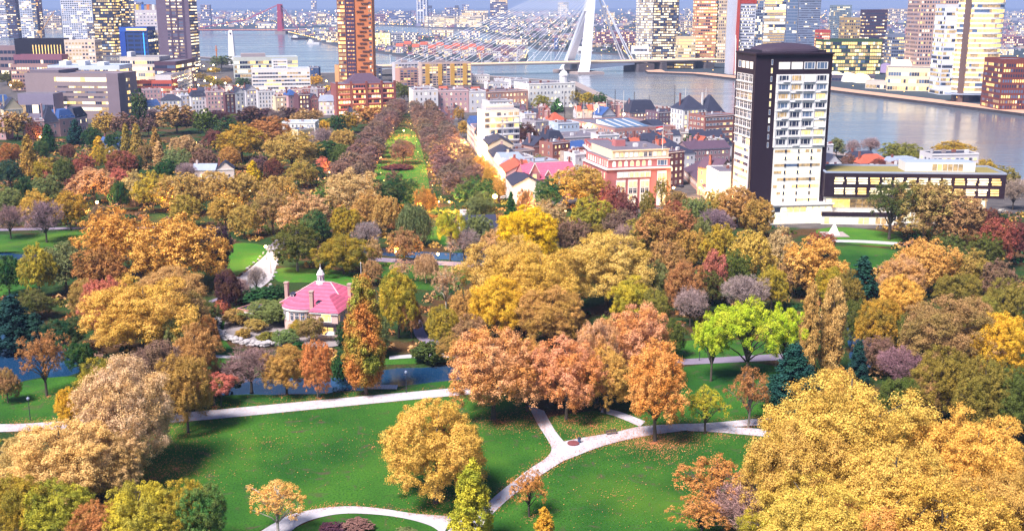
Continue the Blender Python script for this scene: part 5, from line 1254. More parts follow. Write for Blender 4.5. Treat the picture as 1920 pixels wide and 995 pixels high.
# gabled red-roofed house
g = Bld('gabled_house', 'pink brick house with a long red tiled roof and white-edged stepped gables', 'house', (986, 374), (1082, 368), h=9.5, depth=16)
g.wall(W((206, 132, 134)))
g.roof('gable', M_PINKROOF, 7.0, gm=W((206, 132, 134)))
for x, wq, hq in ((4.4, 5.4, 8.0), (11.5, 3.4, 4.2), (17.0, 3.4, 4.2), (22.5, 3.4, 4.2)):
    if x > g.w: continue
    mb = MB(); mb.face([(x - wq / 2, -0.3, 9.0), (x + wq / 2, -0.3, 9.0), (x + wq / 2, -0.3, 9.5 + hq * .4), (x, -0.3, 9.5 + hq), (x - wq / 2, -0.3, 9.5 + hq * .4)], 0)
    mb.face([(x + wq / 2, -0.3, 9.0), (x + wq / 2, 5, 9.0), (x + wq / 2, 5, 9.5 + hq * .4), (x + wq / 2, -0.3, 9.5 + hq * .4)], 0); mb.face([(x - wq / 2, 5, 9.0), (x - wq / 2, -0.3, 9.0), (x - wq / 2, -0.3, 9.5 + hq * .4), (x - wq / 2, 5, 9.5 + hq * .4)], 0)
    mb.face([(x - wq / 2 - .2, -0.4, 9.5 + hq * .36), (x, -0.4, 9.6 + hq), (x, 6, 9.6 + hq), (x - wq / 2 - .2, 6, 9.5 + hq * .36)], 1); mb.face([(x, -0.4, 9.6 + hq), (x + wq / 2 + .2, -0.4, 9.5 + hq * .36), (x + wq / 2 + .2, 6, 9.5 + hq * .36), (x, 6, 9.6 + hq)], 1)
    for sg in (-1, 1): mb.path([(x + sg * (wq / 2 + .1), -0.5, 9.5 + hq * .36), (x, -0.5, 9.7 + hq)], [0.22, 0.22], 4, 2)
    o = mb.build('gable', [W((206, 132, 134)), M_PINKROOF, M_WHITE], g.root)
    link('window', window_mesh('cross', pick(0.4), 'w'), o, (x, -0.32, 9.6), 0, (wq * 0.4, 1, hq * 0.34))
g.windows('front', lit=0.4, style='cross', floors=2, ww=1.7, wh=2.4, bay=3.4)
g.windows('left', lit=0.3, style='cross', floors=2)
for x in (0.6, g.w - 1): g.chimney(x, 8, 12, 18.5, M_BRICK)
# ------------------------------------------------------------------ town houses between the park and the river
WH, PK, CR, DB, GY, RB = (216, 212, 220), (196, 156, 162), (222, 202, 176), (108, 74, 86), (166, 158, 170), (156, 104, 98)
# the row that closes the avenue on its right: fronts turned to the avenue, lit yellow by the street lamps
ROW = [gp(876, 262), gp(962, 384)]
def rowpt(t): return (lerp(ROW[0][0], ROW[1][0], t), lerp(ROW[0][1], ROW[1][1], t))
def back(p):
    x, y = topx(p[0], p[1], 0); return (x, y)
RH = [(17, CR, 'mansard', 'blue', 'tall yellow-lit corner house, blue hipped roof, at the far end of the avenue', 1), (14, PK, 'flat', 'grey', 'narrow pink house next to the blue-roofed corner house on the avenue street', 1), (16, CR, 'mansard', 'slate', 'slate-roofed cream house in the avenue street beside the white balcony flats', 1),
      (13, WH, 'flat', 'pale', 'low white house in the avenue street in front of the balcony flats', 1), (18, CR, 'gable', 'slate', 'tall yellow-lit gabled house in the middle of the avenue street', 2), (15, PK, 'gable', 'slate', 'pink gabled house in the avenue street near the lamplight', 1), (14, CR, 'mansard', 'pale', 'cream house with a zinc mansard in the avenue street', 1),
      (15, PK, 'gable', 'red', 'pink house with orange roof near the gabled red-roofed house', 0), (13, WH, 'gable', 'slate', 'white gabled house nearest the park in the avenue street', 0)]
n = len(RH)
for i, (h, wc, rf_, rc, lb, lamp) in enumerate(RH):
    a, b = rowpt((i + 0.02) / n), rowpt((i + 0.96) / n)
    house(lb, back(a), back(b), h=h, depth=15, wall=wc, roof=rf_, rc=rc, rise=4.2, lit=0.55, warm=0.85, style='sash', ww=1.4, wh=2.2, dorm=1 if rf_ == 'mansard' else 0, left=False, group='houses of the avenue street', right=False)
# white flats with balconies
f = Bld('balcony_flats', 'white apartment block with rows of glazed balconies beside the avenue street', 'apartment block', (908, 300), (974, 297), ytop=209, depth=14)
f.wall(W((214, 206, 206)), parapet=0.6)
nf = 8; fh = (f.h - 1) / nf
for k in range(nf):
    z = 0.8 + k * fh
    for c in range(6):
        if c == 3: f.put(window_mesh('plain', pick(0.3), 'w'), 'front', f.w * (c + 0.5) / 6, z + 0.9, 1.1, 1.5)
        else: f.put(window_mesh('wide', pick(0.45, 0.6), 'w'), 'front', f.w * (c + 0.5) / 6, z + 0.5, f.w / 6 * 0.92, fh * 0.72)
    for a, b in ((0.02, 0.48), (0.52, 0.98)): f.box('balcony', f.w * a, -1.3, z - 0.1, f.w * b, -0.12, z + 0.75, M_WHITE)
f.box('penthouse', 2, 2, f.h + 0.01, f.w - 3, 12, f.h + 3.2, W((206, 200, 206)))
f.windows('left', lit=0.4, cols=3)
H = house
H('low white flat-roofed house behind the white balcony flats', (918, 216), (962, 214), 190, depth=16, wall=WH, lit=0.5, style='wide')
H('grey stepped house right of the balcony flats', (963, 226), (986, 224), 198, depth=14, wall=GY, lit=0.3)
H('bright blue-roofed flat house behind the dark purple trees', (984, 244), (1005, 243), 214, depth=12, wall=WH, rc='blue', lit=0.6)
H('pale house with an orange-red hipped roof near the moored masts', (1034, 242), (1064, 240), 213, depth=14, wall=WH, roof='hip', rc='red', rise=6, lit=0.3)
H('grey house with one yellow lit window left of the orange-red hipped roof', (1004, 262), (1030, 260), 228, depth=18, wall=GY, lit=0.25)
H('pale blue flat-roofed block below the orange-red hipped roof', (1046, 268), (1086, 266), 232, depth=16, wall=(190, 204, 226), lit=0.3)
H('long low grey flat-roofed hall in the middle of the town', (1056, 288), (1130, 284), 258, depth=26, wall=GY, lit=0.15, rc='grey')
H('low white garage block behind the long grey hall', (1086, 262), (1122, 260), 243, depth=14, wall=WH, lit=0.4)
H('brown brick gabled house with three tall lit windows', (1000, 316), (1031, 313), 258, depth=12, wall=(170, 124, 120), roof='gable', rc='slate', rise=5, lit=0.85, ww=2.0, wh=4.5, fl=6.0, bay=3.2, axis='y', warm=0.3)
H('slate mansard house with a white dormer behind the red-brick pair', (1028, 292), (1056, 290), 247, depth=12, wall=GY, roof='mansard', rc='slate', rise=5, dorm=1, lit=0.3)
H('red-brick house with lit yellow ground floor windows beside the brown gabled house', (1036, 320), (1068, 316), 269, depth=12, wall=RB, lit=0.5, warm=0.9)
H('blue-walled house with a tall orange chimney', (1066, 306), (1104, 302), 268, depth=14, wall=(90, 112, 164), roof='gable', rc='blue', rise=4, lit=0.2)
H('grey-roofed long house above the orange gable', (942, 314), (1000, 310), 279, depth=14, wall=WH, rc='grey', lit=0.3)
H('white terrace with black flat roofs behind the gabled red-roofed house', (966, 332), (1000, 330), 296, depth=14, wall=WH, lit=0.3)
H('orange-roofed gabled house joined to the gabled red-roofed house', (962, 352), (994, 350), 304, depth=12, wall=CR, roof='gable', rc='red', rise=5, lit=0.4)
H('low grey flat-roofed house behind the red tiled roof', (1000, 340), (1048, 336), 305, depth=14, wall=GY, rc='pale', lit=0.3)
H('beige brick studio with a white roof rim in the back gardens', (962, 322), (1002, 318), 284, depth=12, wall=(190, 160, 150), lit=0.15)
# red and white flats beside the pink corner building
f = Bld('balcony_flats', 'red brick flats with white balconies left of the pink corner building', 'apartment block', (1095, 318), (1122, 345), ytop=262, depth=14)
f.wall(W((178, 96, 96)), parapet=0.5)
for k in range(5):
    z = 0.8 + k * (f.h - 1) / 5
    f.windows('front', z0=z, z1=z + 3.4, floors=1, cols=6, lit=0.3, ww=2, wh=2)
    f.box('balcony', 1, -1.2, z, f.w - 1, -0.13, z + 0.9, M_WHITE)
H('tall white end house with outside stairs left of the red and white flats', (1078, 338), (1096, 336), 290, depth=10, wall=(236, 234, 238), lit=0.1)
# long brick warehouse with skylights
f = Bld('brick_warehouse', 'long brown brick building with slanted glass skylights on its grey roof', 'warehouse', (1152, 268), (1266, 262), ytop=243, depth=70)
f.wall(W((176, 132, 128)), roof=M_ROOFGREY, parapet=0.6)
f.windows('front', lit=0.3, floors=2, cols=18, ww=1.4, wh=1.6); f.windows('left', lit=0.3, floors=3, cols=12, ww=2.4, wh=1.8)
for k in range(4):
    mb = MB(); x = 6 + 7 * k
    mb.face([(x, 8, f.h + 0.3), (x + 5, 8, f.h + 0.3), (x + 5, 40, f.h + 3), (x, 40, f.h + 3)], 0); mb.face([(x, 8, f.h + .3), (x, 40, f.h + 3), (x, 40, f.h)], 1); mb.face([(x + 5, 8, f.h + .3), (x + 5, 40, f.h), (x + 5, 40, f.h + 3)], 1)
    mb.build('skylight', [M_GLASSB, M_WHITE], f.root)
f.roof('gable', M_SLATE, 3.4, x0=36, x1=f.w - 2, y0=10, y1=34, over=0)
H('white low house with dark flat roof in front of the brick warehouse', (1122, 300), (1160, 298), 254, depth=12, wall=WH, lit=0.5, style='wide')
H('dark slate-roofed house with a white dormer by the harbour masts', (1181, 232), (1231, 230), 190, depth=16, wall=(150, 120, 126), roof='mansard', rc='slate', rise=9, dorm=2, lit=0.35)
H('dark brick flat-roofed house left of the tall white house', (1234, 248), (1284, 245), 211, depth=18, wall=(120, 96, 112), rc='slate', lit=0.35)
H('tall white house with yellow-lit stair windows and a slate hipped roof by the river', (1279, 264), (1322, 262), 181, depth=18, wall=(224, 220, 222), roof='hip', rc='slate', rise=9, lit=0.5, warm=0.9, ww=1.6, wh=2.6)
H('white house under a long steep slate roof joined to the tall lit one', (1323, 262), (1358, 260), 180, depth=18, wall=(224, 220, 222), roof='hip', rc='slate', rise=13, lit=0.3, warm=0.9, ww=1.6, wh=2.6, dorm=1)
H('red-brick flat-roofed block in front of the tall white riverside house', (1320, 272), (1374, 268), 218, depth=18, wall=RB, lit=0.35, style='wide', ww=2.4)
H('long slate-roofed low house left of the apartment tower', (1284, 276), (1358, 272), 246, depth=14, wall=(168, 136, 138), roof='gable', rc='slate', rise=5, lit=0.4)
H('slate hipped roof house right behind the pink corner building', (1192, 300), (1268, 296), 254, depth=20, wall=(160, 130, 134), roof='hip', rc='slate', rise=6, lit=0.2)
H('grey slate hipped house between pink corner building and purple-roofed house', (1246, 322), (1302, 318), 270, depth=20, wall=WH, roof='hip', rc='slate', rise=6, lit=0.2)
H('grey low slate-roofed row behind the purple-roofed house', (1290, 308), (1368, 304), 268, depth=16, wall=(150, 120, 130), roof='gable', rc='purple', rise=4, lit=0.15)
H('dark brick house with white cornice joined to the pink corner building', (1252, 352), (1281, 348), 286, depth=18, wall=(104, 74, 92), lit=0.4, style='cross')
H('long beige house with a purple hipped roof along the lit street', (1282, 334), (1322, 372), 292, depth=20, wall=(196, 156, 148), roof='hip', rc='purple', rise=7, lit=0.25, style='sash', left=False)
H('white flat-roofed house at the park end of the lit street', (1323, 372), (1345, 386), 312, depth=20, wall=(226, 222, 224), lit=0.25, left=False)
H('brown brick end house with sandy gable next to the apartment tower', (1346, 372), (1372, 368), 300, depth=14, wall=(186, 150, 128), roof='gable', rc='purple', rise=5, lit=0.2, axis='y')
H('green-roofed boat house by the moored masts', (1128, 240), (1154, 238), 202, depth=12, wall=WH, roof='gable', rc='blue', rise=6, lit=0.3, axis='y')
# right of the tower
H('white gabled cottage with dark roof behind the office wing', (1546, 334), (1576, 332), 290, depth=10, wall=WH, roof='gable', rc='slate', rise=5, lit=0.2, axis='y')
H('white cube house above the gabled cottage by the river', (1542, 312), (1560, 311), 272, depth=9, wall=WH, lit=0.3)
H('house with a broad red tiled roof behind the office wing', (1612, 328), (1670, 326), 292, depth=12, wall=(190, 170, 170), roof='hip', rc='red', rise=4.5, lit=0.2)
H('blue slate-roofed house left of the broad red roof', (1600, 322), (1640, 320), 286, depth=10, wall=(170, 160, 176), roof='gable', rc='slate', rise=4, lit=0.2)
H('white rounded-roof house behind the office wing', (1676, 334), (1722, 332), 298, depth=12, wall=WH, roof='mansard', rc='pale', rise=4, lit=0.3)
H('modern white pavilion with an overhanging dark roof by the water', (1745, 326), (1832, 324), 290, depth=14, wall=(210, 204, 210), rc='slate', lit=0.3, style='wide', ww=2.4)
H('dark low shed right of the red tiled roof', (1722, 336), (1742, 335), 308, depth=8, wall=(120, 110, 120), rc='slate', lit=0.0)
# ---- white terraces beyond the avenue
def terrace(label, A, B, ytop, wall, lit=0.35, depth=16, **kw):
    return H(label, A, B, ytop, depth=depth, wall=wall, style=kw.pop('style', 'sash'), lit=lit, ww=1.5, wh=2.4, fl=4.4, bay=3.6, name='terrace_house', **kw)
terrace('white classical house at the left end of the long terrace beyond the avenue', (776, 214), (822, 213), 170, WH, depth=30)
terrace('pink section of the long terrace with three rows of round-headed windows', (823, 212), (879, 211), 171, PK, style='arch', depth=24)
terrace('white section of the long terrace right of the pink one', (880, 211), (911, 210), 172, WH, depth=24)
terrace('brown brick section of the long terrace with many yellow windows', (912, 210), (990, 206), 173, (186, 140, 130), lit=0.6, depth=20, style='arch')
b = terrace('large white villa block with a little white roof turret at the river', (991, 204), (1078, 200), 158, (240, 236, 236), lit=0.25, depth=30, style='arch')
mb = MB(); mb.lathe([(4, b.h), (4, b.h + 6), (4.6, b.h + 6.2), (4.4, b.h + 7), (3.0, b.h + 9.5), (0.8, b.h + 11), (0.2, b.h + 14)], (b.w * 0.86, 10), 10); mb.build('turret', M_WHITE, b.root)
H('white low house with a dark chimney block behind the brown terrace', (958, 172), (992, 171), 150, depth=20, wall=WH, lit=0.4)
H('pale flat house behind the white section of the long terrace', (915, 172), (957, 171), 155, depth=16, wall=WH, lit=0.3)
H('white ferry pavilion at the river edge left of the white villa block', (868, 158), (918, 157), 142, depth=18, wall=(232, 222, 222), lit=0.5)
H('small white kiosk-like house beside the ferry pavilion', (926, 160), (944, 160), 148, depth=10, wall=WH, lit=0.3)
# river flats
def flats(label, A, B, ytop, wall, depth=18, floors=8, cols=8, lit=0.45, roof=None, panel=None, warm=0.6, name='apartment_block'):
    f = Bld(name, label, 'apartment block', A, B, ytop, None, depth)
    f.wall(W(wall), roof=roof or M_ROOFGREY, parapet=0.7)
    fh = (f.h - 1.2) / floors
    for k in range(floors):
        f.ribbon('front', 0.9 + k * fh, fh * 0.55, cols, lit=lit, gap=0.22, warm=warm, off=0.05, run=0.4)
        f.ribbon('right' if f.a[0] < 0 else 'left', 0.9 + k * fh, fh * 0.5, 4, lit=lit, gap=0.3, warm=warm, off=0.05, run=0.4)
    if panel:
        for c in range(4): f.box('balcony_stack', f.w * (c + 0.3) / 4, -1.2, 1, f.w * (c + 0.62) / 4, -0.13, f.h - 1, panel)
    f.box('roof_box', f.w * 0.3, f.d * 0.3, f.h + 0.01, f.w * 0.5, f.d * 0.6, f.h + 3, M_CONC)
    return f
M_YEL = mat('yellow_panel', (214, 164, 84), 0.8, 0.1, 0.3)
flats('grey-white riverside flats with a blue light on the roof', (741, 160), (790, 159), 119, (206, 200, 210), floors=9, cols=8)
flats('brick flats with a red top storey in front of the grey-white riverside flats', (750, 166), (784, 165), 130, (196, 150, 140), floors=7, cols=5)
flats('beige riverside flats with yellow balcony panels', (791, 162), (884, 160), 119, (196, 172, 166), floors=9, cols=14, panel=M_YEL)
# wide red-brick balcony flats
f = Bld('balcony_flats', 'wide red-brick apartment building with lit balconies and a purple roof at the avenue end', 'apartment block', (633, 218), (742, 214), ytop=158, depth=24)
f.wall(W((150, 88, 86)))
fh = (f.h - 1) / 6
for k in range(6):
    z = 0.8 + k * fh
    f.ribbon('front', z + 0.5, fh * 0.6, 22, lit=0.6, warm=0.75, gap=0.2, off=0.05, run=0.3)
    for q in range(4): f.box('balcony', f.w * (0.03 + 0.25 * q), -1.6, z, f.w * (0.22 + 0.25 * q), -0.14, z + 1.0, rb.choice([W((206, 130, 126)), W((190, 110, 110))]))
for q in (0.0, 0.24, 0.5, 0.76, 0.985): f.box('pier', f.w * q - 0.8, -1.8, 0, f.w * q + 1.0, -0.145, f.h + 2, W((128, 76, 78)))
f.roof('hip', M_PURPROOF, 8, x0=f.w * 0.2, x1=f.w * 0.82, y0=3, y1=22)
# offices behind the left houses
f = Bld('striped_office', 'white office building with long horizontal window strips and a stepped middle', 'office building', (474, 178), (583, 176), ytop=131, depth=30)
f.wall(M_WHITE, roof=M_PALEROOF, parapet=0.8)
for k in range(6): f.ribbon('front', 2 + k * (f.h - 3) / 6, (f.h - 3) / 6 * 0.42, 20, lit=0.4, gap=0.1, off=0.05)
f.box('middle_tower', f.w * 0.36, 4, f.h + 0.01, f.w * 0.62, 24, f.h + 10, M_WHITE, M_PALEROOF)
for k in range(3): f.ribbon('front', f.h + 1.5 + k * 2.8, 1.1, 6, lit=0.2, t0=f.w * 0.38, t1=f.w * 0.6, y0=4)
f = Bld('glass_office', 'long glass office lit green and yellow behind the white striped office', 'office building', (440, 148), (560, 146), ytop=109, depth=40)
f.wall(W((200, 204, 200)), roof=M_PALEROOF, parapet=1.0)
for k in range(4): f.ribbon('front', 2 + k * (f.h - 4) / 4, (f.h - 4) / 4 * 0.6, 24, lit=0.75, gap=0.06, off=0.05, warm=0.6)
f.box('roof_box', f.w * 0.12, 8, f.h + 0.01, f.w * 0.5, 26, f.h + 5, M_CONC)
H('small dark blue glass block beside the yellow tree at the river', (578, 146), (598, 146), 127, depth=14, wall=(60, 84, 130), lit=0.1, frame='d')
# base buildings of the orange tower
H('grey-roofed podium with white slats at the foot of the orange tower', (636, 156), (676, 155), 124, depth=24, wall=(214, 160, 110), lit=0.6, style='wide', ww=3, bay=4)
H('dark purple block right of the podium at the foot of the orange tower', (674, 156), (694, 155), 119, depth=20, wall=(64, 48, 78), lit=0.15, frame='d')
H('white striped block beside the dark purple one below the orange tower', (694, 156), (717, 155), 126, depth=18, wall=WH, lit=0.6, style='wide', ww=3, bay=4)
# ---- town houses left of the avenue
for lb, xl, xr, yb, yt, wc, rf_, rc, lit, dm in [
 ('white house with a slate mansard at the left of the terrace row', 360, 388, 214, 171, WH, 'mansard', 'slate', .3, 2), ('pink brick house right of the slate mansard in the terrace row', 389, 423, 214, 172, PK, 'flat', 'grey', .3, 0), ('dark brown house in the middle of the terrace row', 424, 442, 214, 176, DB, 'flat', 'slate', .3, 0),
 ('tall white gabled house right of the dark brown house', 443, 461, 213, 164, WH, 'gable', 'slate', .25, 0), ('white house with a pointed gable behind the terrace row', 462, 484, 200, 160, WH, 'gable', 'slate', .25, 0), ('white flat-roofed house with a dark roof edge right of the pointed gable', 485, 517, 211, 172, WH, 'flat', 'slate', .4, 0),
 ('cream house with lit ground floor in the terrace row', 518, 541, 212, 182, CR, 'flat', 'grey', .6, 0), ('house under a bright blue hipped roof in the terrace row', 542, 560, 212, 169, PK, 'hip', 'blue', .3, 0), ('dark brick house with lit windows right of the blue hipped roof', 561, 582, 214, 178, DB, 'flat', 'slate', .7, 0), ('slim purple-grey house left of the pale zinc-roofed house', 583, 597, 211, 176, (170, 130, 150), 'gable', 'slate', .3, 0),
 ('large pale house with zinc-blue roof terraces at the end of the terrace row', 599, 655, 216, 180, WH, 'mansard', 'pale', .5, 3), ('pink house with white trim in front of the concrete block', 268, 304, 200, 168, PK, 'flat', 'grey', .3, 0), ('low white house with a blue mansard among the conifers', 275, 302, 217, 189, WH, 'mansard', 'blue', .3, 2), ('white house with grey hipped roof left of the tall conifer', 303, 341, 215, 178, WH, 'hip', 'slate', .3, 0),
 ('narrow white house peeping between the brown trees left of the terrace row', 341, 359, 212, 180, WH, 'flat', 'pale', .4, 0), ('grey-roofed little house with a lit porch left of the avenue', 655, 676, 226, 204, CR, 'gable', 'slate', .6, 0)]:
    H(lb, (xl, yb), (xr, yb - 1), yt, depth=13, wall=wc, roof=rf_, rc=rc, rise=4.6, lit=lit, dorm=dm, ww=1.4, wh=2.1, group='town houses left of the avenue', axis='y' if rf_ == 'gable' else 'x')
# slate-roofed pink mansions at the far left
H('pink mansion with a steep pyramid slate roof edged in white', (85, 258), (113, 256), 200, depth=13, wall=PK, roof='hip', rc='slate', rise=11, lit=0.1, ww=1.4, wh=2.6, fl=4.2, bay=3.6, name='mansion', cat='mansion')
H('pink mansion wing with a blue mansard and white dormers', (114, 256), (143, 253), 207, depth=14, wall=PK, roof='mansard', rc='blue', rise=6, dorm=3, lit=0.1, ww=1.4, wh=2.6, fl=4.2, bay=3.6, name='mansion', cat='mansion')
H('rounded end of the pink mansion row with white bay windows', (144, 252), (166, 246), 204, depth=14, wall=(214, 176, 186), roof='mansard', rc='slate', rise=7, dorm=2, lit=0.1, ww=1.6, wh=2.8, fl=4.2, bay=3.2, name='mansion', cat='mansion')
H('cream mansion with a stepped white gable and steep slate roof at the far left', (10, 236), (46, 234), 184, depth=14, wall=CR, roof='gable', rc='slate', rise=9, lit=0.35, warm=0.8, ww=1.3, wh=2.2, name='mansion', cat='mansion', axis='y')
H('long pale mansion row behind the stepped gable', (44, 226), (108, 222), 194, depth=14, wall=PK, roof='mansard', rc='blue', rise=5, dorm=5, lit=0.2, name='mansion', cat='mansion')
H('low pink annex with dark flat roof in front of the mansions', (46, 262), (86, 260), 228, depth=12, wall=PK, rc='slate', lit=0.1, name='mansion', cat='mansion')
H('pale pink house cut by the left edge below the mansions', (-10, 262), (12, 262), 220, depth=12, wall=PK, rc='pale', lit=0.1, name='mansion', cat='mansion')
H('blue-roofed white house behind the cream mansion', (-6, 214), (20, 213), 180, depth=14, wall=WH, roof='mansard', rc='blue', rise=5, lit=0.3, name='mansion', cat='mansion')
H('pale grey house with blue roof lights in front of the concrete block', (98, 214), (146, 212), 190, depth=14, wall=(190, 190, 204), roof='mansard', rc='pale', rise=4, lit=0.3, name='mansion', cat='mansion')
# the concrete block
f = Bld('concrete_block', 'big brown-grey concrete block with five long bands of lit windows', 'hospital building', (54, 222), (228, 224), ytop=139, depth=34)
cw_ = W((150, 132, 138)); f.wall(cw_, roof=M_ROOFGREY, parapet=1.0)
for q, (z, hh, lit, nn) in enumerate([(0.84, .075, 1.0, 22), (0.70, .03, .5, 40), (0.585, .03, .5, 40), (0.475, .03, .4, 40), (0.335, .045, .85, 24), (0.19, .06, .9, 22)]):
    f.ribbon('front', f.h * z, f.h * hh * 1.25, nn, lit=lit, t0=f.w * 0.315, t1=f.w * 0.875, gap=0.1 if q in (0, 4, 5) else 0.35, warm=0.35, off=0.05, run=0.6)
f.box('stair_wall', f.w * 0.888, -2.5, 0, f.w + 1, 10, f.h + 1.2, W((132, 116, 130)))
f.box('roof_storey', f.w * 0.02, 6, f.h + 0.01, f.w * 0.33, 40, f.h + 3, W((120, 108, 122)))
for k in range(6): f.ribbon('right', 4 + k * f.h / 7, 2.6, 12, lit=0.6, warm=0.6, gap=0.3, off=0.05, t0=14)
f = Bld('hospital_wing', 'low grey wing with coloured facade panels in front of the concrete block', 'hospital wing', (38, 228), (104, 228), ytop=176, depth=20)
f.wall(W((140, 130, 156)), roof=M_ROOFGREY); f.ribbon('front', f.h * 0.3, f.h * 0.3, 16, lit=0.2, gap=0.1)
# offices left
def slab(label, A, B, ytop, wall, depth=24, floors=6, cols=20, lit=0.5, warm=0.4, frac=0.5, name='office_block', cat='office building', roof=None, boxes=0, side=True, gap=0.12, run=0.5):
    f = Bld(name, label, cat, A, B, ytop, None, depth)
    f.wall(W(wall) if isinstance(wall, tuple) else wall, roof=roof or M_ROOFGREY, parapet=0.8)
    fh = (f.h - 1.5) / floors
    for k in range(floors):
        f.ribbon('front', 1.0 + k * fh, fh * frac, cols, lit=lit, gap=gap, warm=warm, off=0.05, run=run)
        if side: f.ribbon('right' if f.a[0] < 0 else 'left', 1.0 + k * fh, fh * frac, max(3, int(cols * depth / f.w)), lit=lit, gap=gap, warm=warm, off=0.05, run=run)
    for q in range(boxes): f.box('roof_box', f.w * (0.1 + 0.8 * q / max(1, boxes)), f.d * 0.3, f.h + 0.01, f.w * (0.2 + 0.8 * q / max(1, boxes)), f.d * 0.7, f.h + rb.uniform(3, 7), M_WHITE)
    return f
slab('long white office with stepped window strips and white roof boxes', (94, 176), (228, 176), 124, (206, 212, 226), depth=40, floors=4, cols=26, lit=0.6, boxes=3, roof=M_PALEROOF)
slab('pale grey office with yellow lit upper windows right of the long white office', (229, 168), (303, 168), 108, (196, 190, 190), depth=40, floors=5, cols=16, lit=0.55, warm=0.6, boxes=1)
slab('dark maroon office block overhanging a red brick base', (293, 172), (333, 172), 117, (88, 64, 82), depth=75, floors=5, cols=10, lit=0.45)
slab('red brick low building with lit windows under the maroon office', (286, 182), (324, 182), 152, (190, 90, 76), depth=20, floors=3, cols=9, lit=0.4, warm=0.8)
slab('white slatted parking building right of the maroon office', (323, 180), (368, 162), 142, (220, 212, 214), depth=16, floors=5, cols=8, lit=0.1, frac=0.4)
slab('orange brick low row right of the concrete block', (243, 172), (286, 170), 154, (196, 96, 76), depth=14, floors=2, cols=10, lit=0.3)
slab('beige apartment block with a grid of lit windows at the left', (127, 152), (184, 152), 76, (222, 200, 186), depth=24, floors=11, cols=9, lit=0.6, warm=0.6, gap=0.4, boxes=1, name='apartment_block', cat='apartment block')
f = slab('long black building with tall orange-lit slots', (34, 148), (126, 148), 74, (34, 30, 48), depth=30, floors=1, cols=2, lit=0.0, side=False)
for q in range(10): f.box('lit_slot', f.w * (0.36 + 0.062 * q), -0.4, f.h * 0.12, f.w * (0.375 + 0.062 * q), -0.2, f.h * 0.86, M_LITY)
slab('mauve-brown flat building at the left edge behind the dark trees', (-20, 140), (56, 140), 88, (150, 124, 130), depth=30, floors=4, cols=10, lit=0.3)
slab('long purple-red low building below the black slotted one', (30, 154), (120, 154), 104, (140, 92, 112), depth=20, floors=3, cols=18, lit=0.3)
slab('brown balcony flats left of the concrete block', (24, 170), (94, 170), 122, (166, 130, 128), depth=16, floors=6, cols=14, lit=0.45, gap=0.35, name='apartment_block', cat='apartment block')

# ---- packed terraces that fill the blocks between the streets
ORDS = 'first second third fourth fifth sixth seventh eighth ninth tenth eleventh twelfth thirteenth fourteenth fifteenth sixteenth seventeenth eighteenth nineteenth twentieth twenty-first twenty-second twenty-third twenty-fourth twenty-fifth twenty-sixth twenty-seventh'.split()
def free(x, y, r):
    for fx, fy, th, w_, d_ in FOOT:
        dx, dy = x - fx, y - fy; u = dx * math.cos(th) + dy * math.sin(th); v_ = -dx * math.sin(th) + dy * math.cos(th)
        if -r < u < w_ + r and -r < v_ < d_ + r: return False
    return True
WN = [((214, 208, 214), 'white'), ((196, 150, 150), 'pink'), ((156, 108, 106), 'red-brown'), ((120, 90, 104), 'dark brick'), ((186, 166, 160), 'beige'), ((170, 164, 178), 'grey')]
RN = [('flat', 'grey', 'grey roof'), ('flat', 'slate', 'dark roof'), ('gable', 'slate', 'slate gable'), ('mansard', 'slate', 'slate mansard'), ('gable', 'red', 'red gable'), ('flat', 'pale', 'zinc roof'), ('hip', 'purple', 'purple roof')]
